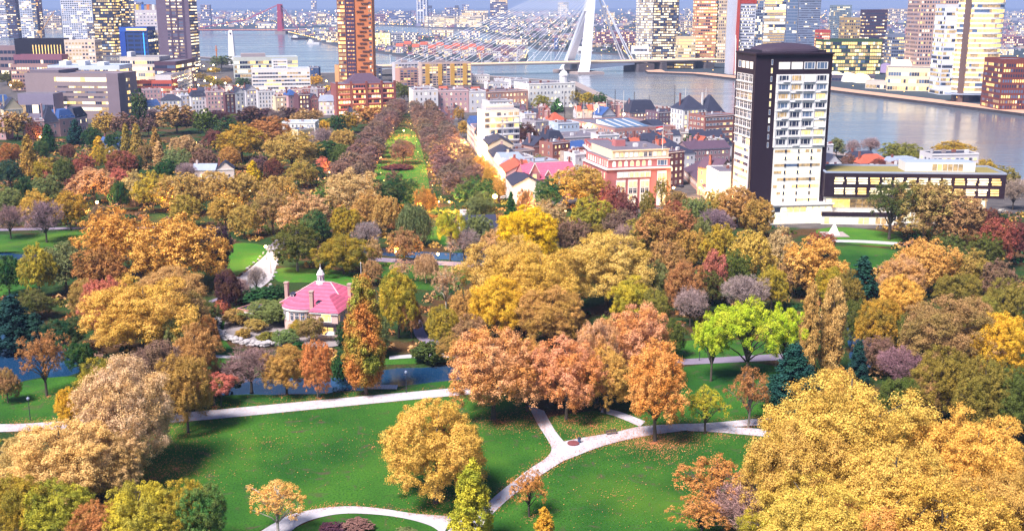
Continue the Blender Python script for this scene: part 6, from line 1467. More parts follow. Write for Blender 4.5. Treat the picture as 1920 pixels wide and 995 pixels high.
for nm, a, b, wpx, hr in [('row behind the balcony flats', (975, 236), (1032, 236), 11, (11, 17)), ('row by the moored masts', (1086, 250), (1150, 248), 11, (9, 14)), ('row left of the long grey hall', (985, 278), (1056, 278), 13, (9, 15)), ('row above the pink gabled house', (975, 300), (1000, 300), 12, (10, 14)), ('row below the long grey hall', (1068, 324), (1096, 322), 12, (9, 13)), ('row behind the pink corner building', (1120, 316), (1250, 310), 15, (11, 17)),
     ('row in front of the brick warehouse', (1160, 286), (1290, 284), 14, (9, 14)), ('row right of the brick warehouse', (1266, 262), (1320, 260), 13, (9, 15)), ('riverside row by the white villa', (1080, 222), (1180, 220), 11, (8, 12)), ('row left of the apartment tower', (1300, 296), (1372, 292), 14, (9, 14)), ('river row by the white house', (1234, 228), (1276, 227), 10, (9, 12)),
     ('back row behind the left terrace row', (268, 198), (640, 196), 14, (10, 16)), ('lane behind the pink mansions', (100, 204), (262, 202), 15, (8, 13)), ('row before the hospital wing', (-10, 222), (60, 220), 14, (8, 13)), ('row before the glass office', (372, 184), (474, 182), 12, (8, 12)), ('row before the long terrace', (800, 226), (866, 224), 12, (8, 12)), ('row below the riverside flats', (780, 186), (990, 182), 15, (8, 13)), ('cottages behind the office wing', (1556, 344), (1740, 340), 20, (6, 9))]:
    k = max(1, int((b[0] - a[0]) / wpx)); pick_ = 0
    for i in range(k):
        t0_, t1_ = i / k, (i + 0.97) / k
        A_, B_ = (lerp(a[0], b[0], t0_), lerp(a[1], b[1], t0_)), (lerp(a[0], b[0], t1_), lerp(a[1], b[1], t1_))
        pa, pb = gp(*A_), gp(*B_); c = ((pa[0] + pb[0]) / 2, (pa[1] + pb[1]) / 2 + 5)
        if not (free(c[0], c[1], 1.5) and free(pa[0] + 1, pa[1] + 1, 0.5) and free(pb[0] - 1, pb[1] + 1, 0.5)): continue
        wc, wn_ = rb.choice(WN); rk, rc_, rn_ = rb.choice(RN)
        house('%s house with %s, %s in the %s' % (wn_, rn_, ORDS[pick_], nm), A_, B_, h=rb.uniform(*hr), depth=rb.uniform(9, 13), wall=wc, roof=rk, rc=rc_, rise=rb.uniform(3, 4.5), lit=0.35, ww=1.3, wh=1.8, group='houses in the ' + nm, chim=rb.choice([1, 1, 2]), dorm=1 if rk == 'mansard' else 0, axis=rb.choice('xy'))
        pick_ += 1
# ------------------------------------------------------------------ towers of the skyline
def tower(label, A, B, h, depth, wall, floors, cols, lit=0.5, warm=0.3, frac=0.55, gap=0.2, side=None, roof=None, run=0.4, wall2=None, mats=None, crown=True, t0=0.8, cat='tower', zstart=0.0, frontpart=(0, 1)):
    B = (B[0], A[1])
    f = Bld('tower_block', label, cat, A, B, None, h, depth)
    f.wall(W(wall) if isinstance(wall, tuple) else wall, roof=roof or M_ROOFGREY, parapet=1.2)
    fh = (h - 2 - zstart) / floors
    for k in range(floors):
        f.ribbon('front', zstart + 1.0 + k * fh, fh * frac, cols, lit=lit, gap=gap, warm=warm, off=0.06, run=run, mats=mats, t0=max(t0, f.w * frontpart[0]), t1=min(f.w - t0, f.w * frontpart[1]), thick=0.25)
        sd = side or ('right' if f.a[0] < 0 else 'left')
        if sd != 'none': f.ribbon(sd, zstart + 1.0 + k * fh, fh * frac, max(3, int(cols * depth / f.w * 0.9)), lit=lit, gap=gap, warm=warm, off=0.06, run=run, mats=mats, thick=0.25)
    return f
tower('pale grey tower with grid windows cut by the left edge', (-12, 72), (18, 71), 150, 40, (186, 184, 200), 30, 9, lit=0.4)
tower('thin dark maroon tower second from the left edge', (17, 72), (35, 72), 160, 30, (74, 52, 74), 30, 5, lit=0.2)
tower('short dark red tower between two taller ones at the far left', (34, 70), (44, 70), 90, 24, (120, 60, 74), 20, 4, lit=0.3)
tower('white tower with lit balcony strips and a red side at the far left', (42, 72), (65, 71), 150, 30, (206, 206, 220), 30, 5, lit=0.5)
f = tower('slim red and black tower beside the white balcony tower', (66, 71), (78, 71), 140, 26, (150, 60, 72), 26, 3, lit=0.3)
tower('big pale grey twin-part tower with columns of lit windows', (120, 78), (178, 76), 180, 46, (208, 206, 218), 34, 14, lit=0.35, warm=0.4, gap=0.35)
tower('small brown-grey wing at the foot of the big pale grey tower', (166, 88), (184, 87), 52, 26, (130, 116, 124), 10, 5, lit=0.5)
f = tower('dark glass tower full of yellow lit windows', (181, 104), (218, 102), 175, 40, (50, 46, 66), 32, 10, lit=0.75, warm=0.75, frac=0.6, gap=0.15)
tower('grey-white tower with strips of lit windows joined to the dark glass tower', (219, 102), (249, 101), 120, 30, (150, 144, 160), 26, 8, lit=0.65, warm=0.6)
f = tower('beige block with a striped coloured top storey', (238, 96), (300, 94), 82, 36, (206, 194, 200), 12, 9, lit=0.15, gap=0.6, frac=0.3)
for q, c in enumerate([(210, 70, 60), (232, 196, 70), (60, 110, 200), (210, 120, 60), (230, 226, 226)]): f.box('colour_panel', f.w * (0.2 + 0.16 * q), 3, f.h + 0.02, f.w * (0.28 + 0.16 * q), 20, f.h + 12, W(c))
f.box('top_storey', f.w * 0.15, 3.5, f.h + 0.01, f.w, 30, f.h + 10, M_CONC)
f = tower('blue-framed glass block with a neon blue strip', (229, 122), (281, 120), 58, 40, (40, 66, 130), 8, 4, lit=0.06, frac=0.5, mats=[M_GLASS, M_LITW, M_LITY, M_LITD, M_GLASS])
f.box('blue_frame', 0, -1.0, f.h - 6, f.w, -0.3, f.h + 1, mat('blue_panel', (52, 96, 190), 0.5, 0.1)); f.box('blue_frame', 0, -1.0, 0, f.w * 0.2, -0.3, f.h - 6.01, mat('blue_panel_dark', (40, 76, 170), 0.5, 0.1))
f.box('lit_strip', f.w * 0.25, -1.2, f.h - 4.5, f.w * 0.98, -1.005, f.h - 1.2, M_LITY); f.box('neon_strip', f.w * 0.84, -1.0, 3, f.w * 0.87, -0.3, f.h - 8, emit('neon_blue', (60, 150, 255), 1.6))
tower('beige slim block right of the blue-framed one', (281, 120), (304, 119), 52, 24, (190, 178, 180), 11, 6, lit=0.5, gap=0.4)
f = tower('tall mauve-grey tower with columns of white windows before the river', (302, 138), (362, 134), 170, 40, (112, 96, 118), 40, 16, lit=0.7, warm=0.2, frac=0.45, gap=0.3, frontpart=(0.30, 0.86), run=0.75)
for q in range(3): f.box('dark_strip', f.w * (0.40 + 0.2 * q), -0.4, 2, f.w * (0.46 + 0.2 * q), -0.31, f.h - 2, W((86, 70, 96)))
# orange tower by the water
f = tower('slender orange and dark tower with zigzag balconies at the water', (637, 158), (701, 150), 178, 26, (200, 120, 74), 38, 4, lit=0.3, side='none', frontpart=(0.9, 0.98))
f.box('dark_part', f.w * 0.24, -0.8, 0, f.w * 0.50, -0.02, f.h, W((74, 56, 84))); f.box('glass_part', -0.02, -1.0, 0, f.w * 0.235, -0.03, f.h, W((150, 90, 70)))
for k in range(38):
    z = 1 + k * (f.h - 2) / 38
    f.ribbon('front', z, 2.8, 5, lit=0.7, t0=0.4, t1=f.w * 0.22, gap=0.12, warm=0.75, off=0.06, y0=-1.0, run=0.5)
    f.ribbon('front', z + 0.5, 1.6, 3, lit=0.45, t0=f.w * 0.27, t1=f.w * 0.48, gap=0.7, warm=0.6, off=0.06, y0=-0.8, run=0.2)
    a = 0.56 + 0.07 * (k % 3); f.box('balcony', f.w * a, -0.9, z, f.w * (a + 0.2), -0.01, z + 1.5, W((96, 62, 56)))
# towers across the river
M_BLK = mat('dark_curtain_wall', (70, 70, 92), 0.4, 0.1, 0.1)
tower('left slab of the twin office tower with square white-lit windows', (1196, 112), (1222, 111), 152, 44, (150, 152, 170), 34, 8, lit=0.85, warm=0.05, gap=0.28, frac=0.6, run=0.3)
tower('right and darker slab of the twin office tower with square lit windows', (1223, 112), (1270, 110), 152, 40, M_BLK, 34, 15, lit=0.72, warm=0.05, gap=0.25, frac=0.62, run=0.5)
f = tower('orange and white banded residential tower left of the leaning tower', (1302, 118), (1342, 116), 112, 34, (206, 140, 110), 22, 9, lit=0.75, warm=0.5, frac=0.5)
f.box('red_crown', f.w * 0.4, 4, f.h + 0.01, f.w * 0.85, 30, f.h + 30, W((128, 52, 52)))
tower('beige slim tower attached to the orange banded tower', (1340, 118), (1359, 117), 118, 28, (214, 188, 164), 22, 5, lit=0.4, gap=0.45)
tower('low cream block with many small lights left of the orange banded tower', (1270, 120), (1303, 119), 42, 24, (220, 196, 160), 8, 9, lit=0.8, warm=0.7)
# leaning tower
f = Bld('leaning_tower', 'pale tower with a leaning front wall and a red upper corner', 'tower', (1366, 140), (1410, 140), None, 118, 30)
mb = MB(); hh = f.h; wq = f.w
mb.ring([[(0, 0, -.3), (wq, 0, -.3), (wq, 30, -.3), (0, 30, -.3)], [(0, -7, hh * 0.92), (wq, -7, hh * 0.92), (wq, 30, hh * 0.92), (0, 30, hh * 0.92)]]); mb.build('wall', W((196, 198, 214)), f.root)
f.box('red_crown', wq * 0.32, -6.5, hh * 0.80, wq + 0.1, 28, hh * 1.12, W((168, 62, 52))); f.box('red_edge', wq * 0.2, -7.3, 0, wq * 0.32, 6, hh * 0.92, W((176, 70, 56)))
for k in range(22):
    z = 4 + k * hh * 0.76 / 22; mb = MB()
    for c in range(14): mb.box(wq * (0.37 + 0.043 * c), -0.2, 0, wq * (0.37 + 0.043 * c) + 1.0, 0.2, 1.7, rb.choice([0, 0, 0, 1]))
    link('window_row', mb.mesh('window_row', [M_GLASS, M_LITW]), f.root, (0, -7 * z / (hh * 0.92) - 0.06, z))
mb = MB(); mb.tube((wq * 0.2, -13, 0), (wq * 0.2, -6, hh * 0.45), 0.8, n=8); mb.build('strut', M_WHITE, f.root)
M_GB = mat('pale_curtain_wall', (132, 142, 170), 0.3, 0.1, 0.1, spec=0.5)
tower('left glass slab of the stacked glass towers', (1410, 132), (1426, 132), 130, 36, M_GB, 30, 4, lit=0.35, warm=0.3, frac=0.7)
f = tower('bright lit middle slab of the stacked glass towers', (1427, 132), (1468, 131), 140, 36, M_GB, 34, 16, lit=0.92, warm=0.35, frac=0.72, gap=0.05, run=0.8)
tower('plain blue-grey slab of the stacked glass towers', (1469, 132), (1490, 131), 150, 36, M_GB, 34, 7, lit=0.15, warm=0.4, frac=0.7, gap=0.1, mats=[M_GLASSB, M_LITW, M_LITY, M_LITD, M_GLASSB])
f = tower('right slab of the stacked glass towers with tiny square windows', (1491, 132), (1532, 130), 104, 36, M_GB, 32, 20, lit=0.08, warm=0.5, frac=0.5, gap=0.35)
f.box('shifted_top', -2, -3, f.h + 1.3, f.w + 7, 33, f.h + 60, M_GB)
for k in range(16): f.ribbon('front', f.h + 2.5 + 3.6 * k, 2, 22, lit=0.1, y0=-3, gap=0.35)
f = tower('low green-glass office full of lights right of the stacked towers', (1540, 140), (1650, 138), 46, 40, (58, 84, 62), 9, 26, lit=0.75, warm=0.7, frac=0.7, gap=0.15)
tower('red-framed lit strip building at the foot of the stacked towers', (1532, 138), (1552, 137), 58, 24, (180, 70, 70), 14, 5, lit=0.6, warm=0.8)
tower('grey-green residential tower behind the green-glass office', (1558, 92), (1592, 91), 92, 30, (128, 140, 152), 22, 12, lit=0.25, gap=0.4)
tower('tan tower with vertical ribs above the green-glass office', (1578, 120), (1608, 119), 72, 28, (176, 148, 112), 14, 7, lit=0.5, warm=0.7, gap=0.35)
tower('dark purple tower with rows of lit windows', (1617, 112), (1658, 111), 84, 30, (72, 54, 78), 14, 10, lit=0.6, warm=0.6, frac=0.35)
tower('grey-blue low office with lit strips left of the concrete tower', (1668, 132), (1712, 130), 50, 30, (120, 126, 150), 10, 10, lit=0.5, warm=0.5)
tower('tall pinkish concrete tower with a grid of dark square windows', (1714, 152), (1786, 148), 150, 44, (192, 158, 150), 30, 14, lit=0.15, warm=0.5, gap=0.42, frac=0.52, run=0.2)
tower('white banded annex left of the white banded tower', (1760, 178), (1792, 176), 92, 30, (206, 208, 222), 20, 9, lit=0.7, warm=0.35, frac=0.6, gap=0.05, run=0.6)
# white banded round-fronted tower
f = Bld('banded_tower', 'big white tower of curved storey bands with a dark spine at the left', 'tower', (1790, 192), (1876, 192), None, 150, 50)
R0 = f.w / 2
def arcp(r, n=20): return [(R0 + r * math.cos(a), R0 * 0.55 + r * 0.62 * math.sin(a)) for a in [2 * math.pi * q / n for q in range(n)]]
mb = MB(); mb.prism(arcp(R0 * 0.93, 28), -0.3, f.h); mb.build('wall', M_GLASS, f.root)
nfl = 30
for k in range(nfl):
    z = 9 + k * (f.h - 10) / nfl
    mb = MB(); mb.prism(arcp(R0 * 1.0, 28), z, z + 1.7, bottom=True); mb.build('storey_band', M_TWHITE, f.root)
    mb = MB(); P = arcp(R0 * 0.965, 56); cur = 1
    for q in range(56):
        a, b = P[q], P[(q + 1) % 56]
        if rb.random() < 0.4: cur = pick(0.6 if k in (12, 17, 24) else 0.95, 0.06)
        mb.face([(a[0], a[1], z + 1.75), (b[0], b[1], z + 1.75), (b[0], b[1], z + 1.75 + (f.h - 10) / nfl - 1.8), (a[0], a[1], z + 1.75 + (f.h - 10) / nfl - 1.8)], cur)
    mb.build('window_row', [M_GLASSB, M_LITY, M_LITY, M_LITD, M_GLASSB], f.root)
f.box('spine', R0 * 0.16, R0 * 0.02, 0, R0 * 0.34, R0 * 0.5, f.h + 3, W((120, 96, 92)))
mb = MB(); mb.prism(arcp(R0 * 1.25, 28), 7.2, 8.4, bottom=True); mb.build('canopy', M_PALEROOF, f.root)
tower('red-brick block with yellow lit windows at the right edge', (1872, 206), (1930, 204), 44, 40, (122, 64, 58), 9, 12, lit=0.35, warm=0.7, gap=0.4)
# tall ones far behind
tower('lone grey tower seen through the bridge cables', (919, 60), (952, 60), 130, 40, (126, 122, 156), 22, 10, lit=0.4)
f = tower('white block with blue top and white ribs far across the river', (781, 44), (802, 44), 175, 60, (150, 156, 196), 14, 5, lit=0.3, side='none')
for q in range(4): f.box('rib', f.w * (0.04 + 0.27 * q), -3, 0, f.w * (0.14 + 0.27 * q), -0.4, f.h + 6, M_TWHITE)
slab('long white-lit building far behind the lift bridge', (796, 51), (903, 51), 31, (220, 200, 180), depth=60, floors=6, cols=40, lit=0.85, warm=0.4, gap=0.3, side=False)
slab('grey slab block far across the river left of the white-ribbed block', (730, 42), (770, 42), 21, (120, 120, 160), depth=50, floors=8, cols=16, lit=0.3, side=False)
# ------------------------------------------------------------------ pier buildings on the far quay
slab('white floodlit hall with a rounded glass roof on the far quay', (1662, 170), (1762, 172), 128, (236, 216, 186), depth=40, floors=3, cols=20, lit=0.7, warm=0.6)
f = Bld('cruise_hall', 'white-lit hall with a curved glass upper storey on the far quay', 'hall', (1668, 150), (1760, 152), None, 30, 30)
mb = MB(); R = []
for x in [f.w * q / 12 for q in range(13)]: R.append([(x, 15 + 15 * math.cos(a), 16 + 9 * math.sin(a)) for a in [2 * math.pi * q / 14 for q in range(14)]])
mb.ring(R); mb.build('glass_roof', M_LITW, f.root); f.box('base', 4, 4, -0.3, f.w - 4, 26, 10, W((220, 200, 180)))
for i, (x, y) in enumerate([(1548, 150), (1572, 152), (1596, 154), (1620, 156)]):
    c = gp(x, y); o = tag(empty('arched_hall', (c[0], c[1], 0)), ['leftmost of four', 'second from left of four', 'third from left of four', 'rightmost of four'][i] + ' white floodlit arched halls on the far quay', 'arched hall', group='floodlit arched halls')
    mb = MB(); A_ = [(9 * math.cos(a), 11 * math.sin(a)) for a in [math.pi * q / 10 for q in range(11)]]
    mb.ring([[(p[0], yy, p[1]) for p in A_] for yy in (0, 18)], 0, False, False); mb.build('vault', M_FLOOD, o)
    mb = MB(); mb.face([(p[0] * 0.97, 0.3, p[1] * 0.97) for p in A_]); mb.build('end_wall', M_LITW, o)
c = gp(1612, 136); o = tag(empty('bubble_pavilion', (c[0], c[1], 0)), 'pinkish lit bubble-roofed pavilion behind the arched halls', 'pavilion')
for q in range(5):
    mb = MB(); r = 11 + 3 * (q % 2); mb.lathe([(r, 0), (r, 5), (r * .8, 9), (r * .4, 12), (0.1, 13)], (-36 + 18 * q, 4 * (q % 2)), 14); mb.build('bubble', emit('pink_bubble_%d' % q, (226, 196, 250), 0.42), o)
slab('low dark quay shed behind the arched halls', (1540, 152), (1640, 154), 141, (90, 80, 96), depth=24, floors=1, cols=16, lit=0.5)
slab('small pale quay shed right of the arched halls', (1622, 166), (1664, 168), 152, (200, 186, 180), depth=16, floors=1, cols=6, lit=0.8)
slab('grey-roofed terminal left of the arched halls', (1240, 128), (1300, 129), 117, (190, 170, 160), depth=30, floors=2, cols=20, lit=0.9, warm=0.7)
f = Bld('bridge_office', 'white box building on legs beside the bridge landing', 'bridge office', (1185, 114), (1216, 114), None, 24, 20)
f.box('wall', 0, 0, 11, f.w, 20, 24, M_TWHITE); f.ribbon('front', 16, 3.5, 10, lit=0.2, t0=3, t1=f.w - 3)
for x in (1, f.w * .5, f.w - 2): f.box('leg', x, 2, -0.3, x + 1, 3, 10.99, M_CONC)
# ------------------------------------------------------------------ the white cable bridge
P0 = np.array(gp(1084, 133)); ax = np.array([0.93, 0.37]); ax = ax / np.linalg.norm(ax); tr = np.array([-ax[1], ax[0]])
br = tag(empty('cable_bridge', (P0[0], P0[1], 0), math.atan2(ax[1], ax[0])), 'white cable-stayed bridge with a bent two-legged pylon across the river', 'bridge')
M_BRW = mat('bridge_white', (226, 228, 240), 0.5, 0.05, 0.05)
M_DECK = mat('bridge_deck', (210, 190, 180), 0.8, 0.1, 0.05)
ZD = 13.0
mb = MB(); mb.box(-300, -16, ZD - 2.2, 238, 16, ZD); mb.box(-300, -18.5, ZD - 0.6, 238, -16.003, ZD + 0.9); mb.box(-300, 16.003, ZD - 0.6, 238, 18.5, ZD + 0.9); mb.build('deck', M_DECK, br)
mb = MB(); mb.box(-295, -17.4, ZD + 1.0, 236, -17.0, ZD + 1.5); mb.box(-295, 8, ZD + 0.05, 236, 8.4, ZD + 0.3); mb.build('lit_edge', emit('deck_lights', (255, 226, 170), 1.0), br)
KX, KZ = 16.0, 88.0        # where the legs meet and bend
for sgn in (-1, 1):
    mb = MB()
    def sec(x, y, z, a, b): return [(x - a, y - b, z), (x + a, y - b, z), (x + a, y + b, z), (x - a, y + b, z)]
    mb.ring([sec(-8, sgn * 33, -3, 7.0, 5.0), sec(-2, sgn * 28.5, 12, 6.2, 4.4), sec(KX, sgn * 4.6, KZ, 5.0, 3.8)])
    mb.build('pylon_leg', M_BRW, br)
mb = MB(); mb.ring([sec(KX - 1, 0, KZ - 4, 6.2, 8.2), sec(KX + 2, 0, KZ + 12, 5.4, 5.2), sec(KX + 4, 0, 138, 3.6, 3.6)]); mb.build('pylon_head', M_BRW, br)
mb = MB()
mb.ring([sec(0, 0, -9, 22, 46), sec(0, 0, 0.5, 20, 44)]); mb.build('pier', M_QTOP, br)
mb = MB(); mb.ring([[(-6, y, 2), (84, y, ZD - 5), (84, y, ZD - 2.3), (-6, y, ZD - 2.3)] for y in (-15, -8)]); mb.ring([[(-6, y, 2), (84, y, ZD - 5), (84, y, ZD - 2.3), (-6, y, ZD - 2.3)] for y in (8, 15)]); mb.build('girder', M_BRW, br)
for k in range(13):
    for sgn in (-1, 1):
        mb = MB(); zt = KZ + 8 + 41 * k / 12.0; xt = KX + 2.5 * (zt - KZ) / 50; mb.tube((xt, sgn * 2.2, zt), (-26 - 21 * k, sgn * 15.4, ZD + 0.5), 0.26, n=5); mb.build('stay_cable', M_BRW, br)
for sgn in (-1, 1):
    for q in range(2):
        mb = MB(); mb.tube((KX + 4, sgn * 2, 130 - 4 * q), (78 + 5 * q, sgn * 15, ZD), 0.9, n=6); mb.build('back_stay', M_BRW, br)
for x in (-210, -300): 
    mb = MB(); mb.box(x - 3, -14, -9, x + 3, 14, ZD - 2.21); mb.build('pier', M_QTOP, br)
mb = MB(); mb.box(86, -24, -9, 112, 24, 9); mb.box(125, -22, -9, 134, 22, 10.7); mb.box(200, -22, -9, 215, 22, 9); mb.build('pier', M_QUAY, br)
for k in range(11):
    for sgn in (-1,):
        mb = MB(); mb.tube((-285 + 26 * k, sgn * 17.8, ZD), (-285 + 26 * k, sgn * 17.8, ZD + 15), 0.35, n=5); mb.box(-286.5 + 26 * k, sgn * 17.8 - .6, ZD + 14, -283.5 + 26 * k, sgn * 17.8 + .6, ZD + 15, 0); mb.build('light_mast', M_BRW, br)
# red suspension bridge far left
rbx = gp(527, 62)
rbg = tag(empty('red_bridge', (rbx[0], rbx[1], 0)), 'red suspension bridge with a tall red pylon far up the river', 'bridge')
M_RED = mat('bridge_red', (168, 58, 84), 0.6, 0.08, 0.02)
HR = zat(527, 8, rbx[1])
mb = MB()
for y in (-14, 14): mb.ring([[(-9, y - 4, -9), (9, y - 4, -9), (9, y + 4, -9), (-9, y + 4, -9)], [(-6, y - 3, HR), (6, y - 3, HR), (6, y + 3, HR), (-6, y + 3, HR)]])
mb.box(-5, -11, HR * .9, 5, 11, HR * .96); mb.box(-5, -11, HR * .45, 5, 11, HR * .5); mb.build('pylon', M_RED, rbg)
mb = MB(); mb.box(-560, -14, 7.5, 60, 14, 11); mb.build('deck', M_RED, rbg)
mb = MB(); mb.box(-560, -16, 11.1, 60, -15, 12.2); mb.build('lit_edge', emit('deck_lights_red', (255, 190, 150), 0.7), rbg)
for x in (-290, -555):
    mb = MB(); mb.box(x - 5, -14, -9, x + 5, 14, 7.49); mb.build('pier', M_QTOP, rbg)
mb = MB(); mb.box(-16, -24, -9, 20, 24, 6); mb.build('pier', M_QTOP, rbg)
for sgn in (-1, 1):
    mb = MB(); mb.path([(-560, sgn * 14, HR * .8), (-290, sgn * 14, 16), (-120, sgn * 14, HR * .45), (0, sgn * 14, HR)], [.8] * 4, 5); mb.path([(0, sgn * 14, HR), (60, sgn * 14, 13)], [.8] * 2, 5); mb.build('cable', M_RED, rbg)
# lift bridge
lx = gp(832, 60)
lb_ = tag(empty('lift_bridge', (lx[0], lx[1], 0)), 'old iron lift bridge with two lattice towers in the far harbour', 'bridge')
M_IRON = mat('iron_grey', (92, 96, 124), 0.7, 0.1, 0.05)
for x in (-48, 48):
    mb = MB()
    for dx in (-8, 8):
        for dy in (-6, 6): mb.tube((x + dx, dy, 0), (x + dx * .5, dy * .6, 84), 1.2, 0.8, 4)
    for k in range(7):
        z0, z1 = 12 * k, 12 * k + 12; a, b = 8 * (1 - k / 14), 8 * (1 - (k + 1) / 14)
        mb.tube((x - a, -6, z0), (x + b, -6, z1), 0.6, n=4); mb.tube((x + a, -6, z0), (x - b, -6, z1), 0.6, n=4)
    mb.box(x - 7, -6, 82, x + 7, 6, 92); mb.build('lattice_tower', M_IRON, lb_)
mb = MB(); mb.path([(-42, 0, 55), (-20, 0, 63), (20, 0, 63), (42, 0, 55)], [1.4] * 4, 4); mb.box(-44, -5, 50, 44, 5, 53); mb.build('span', M_IRON, lb_)
# obelisk by the river, orange mast
ob_ = gp(436, 122)
o = tag(empty('obelisk', (ob_[0], ob_[1], 0)), 'slender white concrete obelisk rising before the river at the left', 'obelisk')
s_ = ob_[1] / F
mb = MB(); hh = zat(436, 57, ob_[1]); mb.ring([[(-6.3 * s_, -4, -.3), (6.3 * s_, -4, -.3), (6.3 * s_, 4, -.3), (-6.3 * s_, 4, -.3)], [(-4.0 * s_, -3, hh * .93), (4.0 * s_, -3, hh * .93), (4.0 * s_, 3, hh * .93), (-4.0 * s_, 3, hh * .93)], [(-2.6 * s_, -2, hh), (2.6 * s_, -2, hh), (2.6 * s_, 2, hh), (-2.6 * s_, 2, hh)]]); mb.build('shaft', M_TWHITE, o)
mb = MB(); mb.lathe([(1.0, hh * .9), (1.0, hh * .9 + 2)], (0, -3.6), 8); mb.build('opening', M_DARKF, o)
c = gp(407, 118); o = tag(empty('orange_mast', (c[0], c[1], 0)), 'thin orange mast left of the white obelisk', 'mast'); mb = MB(); mb.tube((0, 0, 0), (0, 0, 28), 1.1, 0.8, 8); mb.box(-2, -1, 20, 2, 1, 21.5); mb.build('pole', mat('orange_paint', (214, 120, 50), 0.6), o)
# crane at the left
c = gp(78, 74); o = tag(empty('tower_crane', (c[0], c[1], 0)), 'yellowish crane with a slanting boom between the left towers', 'crane')
M_CR = mat('crane_yellow', (214, 160, 90), 0.6)
mb = MB(); mb.tube((0, 0, 0), (0, 0, 22), 2.4, 2.2, 4); mb.build('mast', M_CR, o)
mb = MB()
for dy in (-1.5, 1.5): mb.tube((0, dy, 20), (44, dy, 78), 0.9, 0.5, 4)
for q in range(9): mb.tube((44 * q / 9, -1.5, 20 + 58 * q / 9), (44 * (q + 1) / 9, 1.5, 20 + 58 * (q + 1) / 9), 0.4, n=4)
mb.build('boom', M_CR, o); mb = MB(); mb.box(-8, -3, 16, 3, 3, 24); mb.build('cab', M_CR, o)
# ------------------------------------------------------------------ the far city: blocks one can tell apart, then the mass
far = random.Random(21)
def far_block(lb, xl, xr, yb, yt, wall, lit=0.4, floors=6, cols=10, group=None):
    a, b = gp(xl, yb), gp(xr, yb); wq = b[0] - a[0]; h = zat((xl + xr) / 2, yt, a[1]); d = max(20, wq * 0.35)
    mb = MB(); mb.box(0, 0, -0.5, wq, d, h, 0, False, mt=1); mb.box(wq * 0.3, d * .3, h, wq * 0.45, d * .6, h + 3, 0)
    fh = (h - 1) / floors; cw = wq / cols
    for k in range(floors):
        for c in range(cols):
            m_ = 2 if far.random() > lit else far.choice([3, 3, 4])
            mb.face([(cw * (c + .2), -0.25, 1 + k * fh), (cw * (c + .85), -0.25, 1 + k * fh), (cw * (c + .85), -0.25, 1 + k * fh + fh * .6), (cw * (c + .2), -0.25, 1 + k * fh + fh * .6)], m_)
    o = mb.build('city_block', [W(wall), M_ROOFGREY, M_GLASS, M_LITW, M_LITY], None, (a[0], a[1], 0))
    return tag(o, lb, 'city block', group)
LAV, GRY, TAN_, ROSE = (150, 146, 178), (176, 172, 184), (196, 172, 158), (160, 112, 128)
for lb, xl, xr, yb, yt, wc, lit in [
 ('grey slab block at the left end of the far shore beyond the red bridge', 378, 396, 52, 9, LAV, .3), ('pale low block on the far shore behind the red bridge deck', 392, 418, 49, 36, GRY, .5), ('white block on the far shore left of the red pylon', 484, 518, 53, 44, GRY, .8),
 ('long pale block on the far shore right of the red pylon', 532, 556, 43, 31, TAN_, .5), ('beige block on the far shore left of the orange tower', 590, 612, 46, 26, TAN_, .5), ('white pair of blocks beside the orange tower on the far shore', 612, 640, 50, 34, GRY, .6),
 ('tall thin block breaking the skyline between red pylon and orange tower', 584, 594, 33, 1, LAV, .4), ('low rose block beside the orange tower on the far shore', 703, 726, 43, 27, ROSE, .4), ('grey block behind the lift bridge towers', 834, 862, 38, 14, LAV, .4),
 ('tan block right of the lift bridge behind the bridge cables', 866, 915, 44, 20, TAN_, .6), ('pale block on the skyline left of the lone grey tower', 866, 880, 28, 8, LAV, .5), ('pale block on the skyline behind the bridge cables', 1046, 1066, 30, 4, GRY, .6), ('small white tower right of the bridge pylon', 1128, 1140, 40, 10, GRY, .5),
 ('lit block behind the back stays of the bridge', 1140, 1152, 46, 24, TAN_, .7), ('long red-brown block behind the back stays', 1118, 1192, 84, 60, ROSE, .35), ('dark brown block left of the twin office tower', 1150, 1190, 96, 80, (110, 80, 96), .4), ('beige block between twin office tower and banded tower', 1276, 1300, 60, 40, TAN_, .5), ('white slim tower far behind the beige block', 1284, 1292, 50, 16, GRY, .3),
 ('violet block behind the orange banded tower', 1300, 1312, 48, 18, LAV, .4), ('pinkish block far behind the dark purple tower', 1656, 1700, 38, 17, TAN_, .4), ('red and white block left of the concrete tower', 1700, 1716, 70, 54, (206, 130, 130), .6), ('white low block at the right edge of the skyline', 1890, 1912, 38, 24, GRY, .5),
 ('rose housing block right of the banded tower', 1880, 1930, 86, 68, ROSE, .5), ('pale block at the far right edge behind the red-brick one', 1905, 1930, 64, 48, GRY, .5), ('white lit low block right of the banded tower', 1870, 1900, 104, 92, GRY, .9), ('beige block with lit windows far beyond the black slotted building', 84, 116, 56, 30, TAN_, .3),
 ('pale block seen between far left towers', 78, 96, 50, 36, GRY, .5), ('grey block behind the beige striped block', 250, 270, 70, 4, LAV, .4), ('low lit hall on the island behind the orange tower', 703, 732, 86, 62, (240, 220, 170), .9), ('pale warehouse on the island right of the lit hall', 734, 782, 82, 62, GRY, .3),
 ('white block on the island before the red bridge', 592, 612, 76, 58, GRY, .4), ('brown block on the island left of the orange tower', 612, 636, 80, 60, TAN_, .5), ('cream lit row behind the bridge cables', 810, 850, 66, 56, TAN_, .8), ('grey lit row behind the bridge cables', 862, 900, 70, 58, LAV, .7), ('low lit sheds behind the bridge deck', 930, 990, 84, 74, TAN_, .8), ('blue striped tower by the inner harbour', 1040, 1046, 92, 72, (90, 120, 190), .3)]:
    far_block(lb, xl, xr, yb, yt, wc, lit, max(2, int((yb - yt) / 4)), max(3, int((xr - xl) / 3)))
